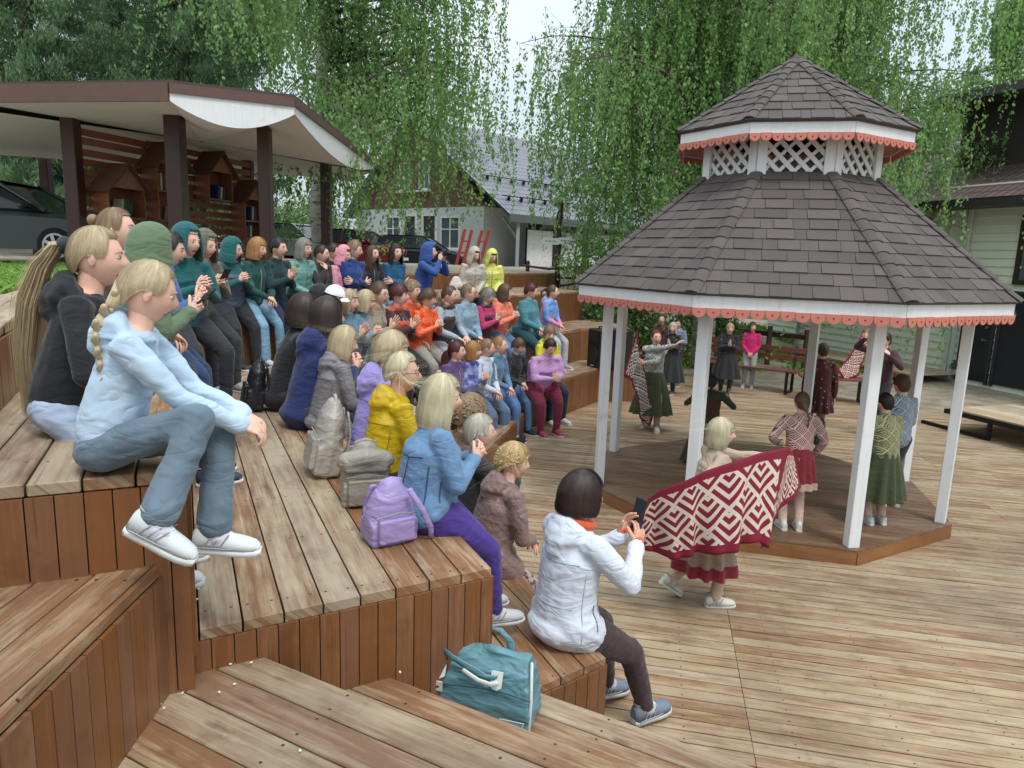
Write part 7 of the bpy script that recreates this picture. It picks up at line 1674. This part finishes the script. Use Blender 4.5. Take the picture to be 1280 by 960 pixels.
shawl('maroon and white shawl pulled up from the dark bench', [D(1080, 410, P1.y + .1), D(1074, 424, P1.y), D(1062, 445, P1.y - .1), D(1046, 462, P1.y - .2)], [D(1084, 430, P1.y + .2), D(1080, 452, P1.y + .1), D(1072, 470, P1.y), D(1056, 476, P1.y - .2)], SHAWL, .02, fl=1.5, nu=24)
# handbag of the red coat woman
def handbag(label, loc, rz, w_, h_, d_, mat, name='handbag', strap=True, cat='handbag'):
    root = empty(name, loc, rz, label, cat, 'bags'); mb = MB(); mb.box((0, 0, h_ / 2), (w_, d_, h_)); me = remesh(mb, .012, 3); fold(me, .004, 3, 9, 20); q = MB(); q.add_mesh(me); q.build('bag_body', mat, root, smooth=True)
    if strap:
        q = MB()
        for s_ in (-1, 1): q.tube([(-w_ * .3, s_ * d_ * .3, h_), (-w_ * .22, s_ * d_ * .3, h_ + .12), (0, s_ * d_ * .3, h_ + .17), (w_ * .22, s_ * d_ * .3, h_ + .12), (w_ * .3, s_ * d_ * .3, h_)], .007, 6)
        q.build('handle', mat, root, smooth=True)
    return root
hb = D(1024, 556, r60['root'].location.y); handbag('dark olive handbag hanging from the hand of the red coat woman', (hb.x, hb.y, hb.z), 0, .15, .19, .07, fabric('olivebag', srgb(56, 58, 46), 'shiny'))
# ================================================================== BAGS ON THE TIERS
def soft(mbs, vox=.009, sm_=4, amp=.006, seed=1, f=(9, 24)):
    me = remesh(mbs, vox, sm_); fold(me, amp, seed, *f); q = MB(); q.add_mesh(me); return q
def backpack(label, px, py, z, rz, w_, h_, d_, mat, tilt=0, up=0, pocket=True, seed=3, flap=False, strapm=None):
    P = G(px, py, z); root = empty('backpack', (P.x, P.y, z + up), radians(rz), label, 'backpack', 'bags'); root.rotation_euler.x = radians(tilt)
    mb = MB(); mb.tube([(0, 0, .03), (0, 0, h_ * .45), (0, 0, h_ * .82), (0, 0, h_ * .97)], [(w_ / 2, d_ / 2), (w_ / 2 * 1.03, d_ / 2 * 1.05), (w_ / 2 * .84, d_ / 2 * .86), (w_ / 2 * .5, d_ / 2 * .55)], 14, side=(1, 0, 0)); mb.box((0, 0, h_ * .22), (w_ * .95, d_ * .9, h_ * .4)); soft(mb, seed=seed).build('bag_body', mat, root, smooth=True)
    if pocket: mb = MB(); mb.box((0, -d_ * .48, h_ * .30), (w_ * .74, d_ * .28, h_ * .44)); soft(mb, seed=seed + 1).build('front_pocket', mat, root, smooth=True)
    if flap: mb = MB(); mb.tube([(-w_ * .4, -d_ * .2, h_ * .78), (0, -d_ * .35, h_ * .86), (w_ * .4, -d_ * .2, h_ * .78)], [(.05, .05)] * 3, 10); mb.box((0, -d_ * .35, h_ * .72), (w_ * .86, d_ * .4, h_ * .2)); soft(mb, seed=seed + 2).build('flap', mat, root, smooth=True)
    mb = MB(); mb.tube([(-.05, 0, h_ * .95), (-.045, 0, h_ * 1.06), (0, 0, h_ * 1.10), (.045, 0, h_ * 1.06), (.05, 0, h_ * .95)], .011, 6)
    mb.build('grab_handle', strapm or mat, root, smooth=True); mb = MB()
    for s_ in (-1, 1): mb.tube([(s_ * w_ * .2, d_ * .45, h_ * .9), (s_ * w_ * .27, d_ * .62, h_ * .6), (s_ * w_ * .3, d_ * .6, h_ * .25), (s_ * w_ * .38, d_ * .45, .06)], [(.024, .007)] * 4, 8, side=(1, 0, 0))
    mb.build('shoulder_straps', strapm or mat, root, smooth=True)
    mb = MB(); mb.tube([(-w_ * .40, -d_ * .50, h_ * .55), (0, -d_ * .60, h_ * .62), (w_ * .40, -d_ * .50, h_ * .55)], .004, 5); mb.build('zip', simple('zip_grey', (.25, .25, .26), .4), root)
    return root
GBP = fabric('greybeige_bag', srgb(164, 158, 150), 'shiny'); GBP2 = fabric('greybeige_bag2', srgb(150, 144, 134), 'shiny'); LAV = fabric('lavender_bag', srgb(156, 138, 188), 'shiny')
# on the back of the lavender jacket woman, and the one standing behind the yellow jacket
c_ = b37['root']; 
bp = backpack('light grey backpack worn on the back of the lavender jacket woman', 445, 590, B_, 0, .30, .42, .17, GBP, seed=5)
q = to_world(b37, V3((-.02, -.27, .0))); bp.location = (q.x, q.y, B_ + .01); bp.rotation_euler = (radians(-10), 0, c_.rotation_euler.z)
backpack('grey beige flap backpack standing behind the mustard jacket woman', 456, 628, B_, 18, .25, .32, .16, GBP2, 6, 0, True, 9, True)
bpl = backpack('lavender leather backpack standing on the second tier boards', 486, 674, B_, 34, .24, .27, .16, LAV, 4, 0, True, 13)
mb = MB(); mb.tube([(.05, -.09, .27), (.10, -.13, .18), (.15, -.12, .08), (.17, -.09, .015)], [(.014, .006)] * 4, 8, side=(1, 0, 0)); mb.build('hanging_strap', LAV, bpl, smooth=True)
bk = backpack('black backpack with white zip pulls on the dark haired girl back', 352, 470, B_, 0, .26, .38, .15, fabric('black_bag', (.014, .014, .018), 'shiny'), seed=17)
q = to_world(b34, V3((-.03, -.24, .0))); bk.location = (q.x, q.y, B_ + .02); bk.rotation_euler = (radians(-10), 0, b34['root'].rotation_euler.z)
# black handbag with white handles
P = G(376, 492, B_); root = empty('handbag', (P.x, P.y, B_), radians(10), 'black leather handbag with white chain handles on the boards', 'handbag', 'bags')
mb = MB(); mb.tube([(0, 0, .04), (0, 0, .13), (0, 0, .22)], [(.19, .08), (.18, .075), (.13, .04)], 16, side=(1, 0, 0)); soft(mb, .009, 3, .003).build('bag_body', simple('black_leather', (.014, .017, .024), .3), root, smooth=True)
mb = MB()
for s_ in (-1, 1): mb.tube([(-.08, s_ * .05, .20), (-.07, s_ * .06, .27), (0, s_ * .06, .29), (.07, s_ * .06, .27), (.08, s_ * .05, .20)], .006, 6)
mb.build('handle', WHITEP, root, smooth=True); mb = MB(); mb.tube([(-.17, -.09, .03), (0, -.105, .025), (.17, -.09, .03)], .005, 5); mb.build('trim', simple('chrome', (.6, .6, .62), .25, .9), root)
# small black shoulder bag of the pink / blue pair
P = D(446, 378, 8.9); handbag('small black shoulder bag beside the royal blue jacket woman', (P.x, P.y, C_), .2, .2, .2, .09, fabric('black_bag', (.014, .014, .018), 'shiny'))
# little white backpack behind the mid row
P = D(570, 362, 11.6); root = empty('backpack', (P.x, P.y, C_), .3, 'small white backpack standing on the third tier left of the beige coat', 'backpack', 'bags'); mb = MB(); mb.tube([(0, 0, .04), (0, 0, .2), (0, 0, .3)], [(.11, .07), (.12, .08), (.07, .05)], 12, side=(1, 0, 0)); soft(mb, .012, 3).build('bag_body', fabric('whitebag', srgb(206, 200, 190)), root, smooth=True); mb = MB(); mb.tube([(-.03, 0, .3), (0, 0, .36), (.03, 0, .3)], .008, 5); mb.build('grab_handle', REDP, root)
# teal duffel bag on the lowest aisle tread
TEAL = fabric('teal_duffel', srgb(92, 134, 144), 'shiny'); WL = simple('white_leather', srgb(206, 212, 206), .5)
P = G(590, 886, .58); root = empty('duffel_bag', (P.x, P.y, .582), radians(-17), 'teal nylon duffel bag with white leather tabs on the aisle stair', 'duffel bag', 'bags')
mb = MB(); sec = [(-.115, .01), (.115, .01), (.125, .12), (.085, .27), (.03, .345), (-.03, .345), (-.085, .27), (-.125, .12)]
mb.prism(sec, -.26, .25, T=lambda x, y, z: V3((z * (1 - .10 * max(0, y - .12) / .22) , x, y)))
mb.tube([(-.2, 0, .31), (-.1, 0, .345), (0, .01, .325), (.1, -.01, .345), (.2, 0, .315)], [.03] * 5, 8)
me = remesh(mb, .007, 4); me.transform(Matrix.Scale(.9,4)) if False else None; fold(me, .012, 21, 7, 17); q = MB(); q.add_mesh(me); q.build('bag_body', TEAL, root, smooth=True)
mb = MB(); mb.tube([(x, -.118 - .004, .20 + .012 * sin(x * 14)) for x in [-.25 + i * .05 for i in range(11)]], .0045, 6); mb.build('pocket_edge', fabric('teal_dark', srgb(48, 88, 102), 'shiny'), root, smooth=True)
mb = MB(); mb.tube([(-.26, -.10, .04), (-.262, -.09, .2), (-.24, -.02, .33)], .005, 6); mb.tube([(.25, -.11, .03), (.252, -.10, .18), (.235, -.03, .33)], .006, 6); mb.build('piping', WL, root, smooth=True)
for sy in (-1, 1):
    q = MB()
    xa, xb = (-.10, .12); q.tube([(xa, sy * .085, .27), (xa + .01, sy * .10, .36), (xa + .05, sy * .10 + (.0 if sy > 0 else -.02), .40 if sy > 0 else .335), (xb - .04, sy * .10 - (.0 if sy > 0 else .02), .39 if sy > 0 else .27), (xb, sy * .10, .34 if sy > 0 else .26), (xb + .01, sy * .085, .27)], [(.016, .004)] * 6, 8, side=(0, 0, 1) if sy < 0 else (1, 0, 0)); q.build('handle', TEAL, root, smooth=True)
    for x in (xa, xb):
        q = MB(); q.prism([(-.022, -.03), (0, -.045), (.022, -.03), (.022, .035), (-.022, .035)], 0, .005, T=lambda a, b, c: V3((x + a, sy * (.101 - b * .42 + c), .255 + b))); q.build('leather_tab', WL, root)
q = MB(); q.tube([(.0, -.135, .29), (.06, -.15, .265), (.11, -.142, .25), (.13, -.135, .26)], [(.013, .006)] * 4, 8, side=(0, 0, 1)); q.build('handle_wrap', WL, root, smooth=True)
q = MB(); q.box((-.10, -.132, .178), (.035, .006, .05)); q.build('label_tab', simple('tab_cream', srgb(206, 204, 188), .6), root)
q = MB(); q.box((-.10, -.1362, .176), (.008, .002, .012), Matrix.Rotation(.7, 3, 'Y')); q.build('label_mark', simple('mark_ink', (.03, .04, .05), .6), root)
q = MB()   # outlined badge on the lower right
for a, b in (((.13, .035), (.22, .035)), ((.22, .035), (.235, .08)), ((.235, .08), (.145, .078)), ((.145, .078), (.13, .035)), ((.15, .055), (.215, .058))): q.tube([(a[0], -.131, a[1]), (b[0], -.131, b[1])], .002, 4)
q.build('badge_outline', WL, root)
q = MB(); q.tube([(-.266, -.02, .21), (-.27, .0, .235), (-.268, .02, .20), (-.268, .0, .165), (-.267, -.02, .18)], .006, 6); q.build('side_logo', WL, root)

root = [o for o in bpy.data.objects if o.name == 'duffel_bag'][0]; root.scale = (1.12, .88, .86)
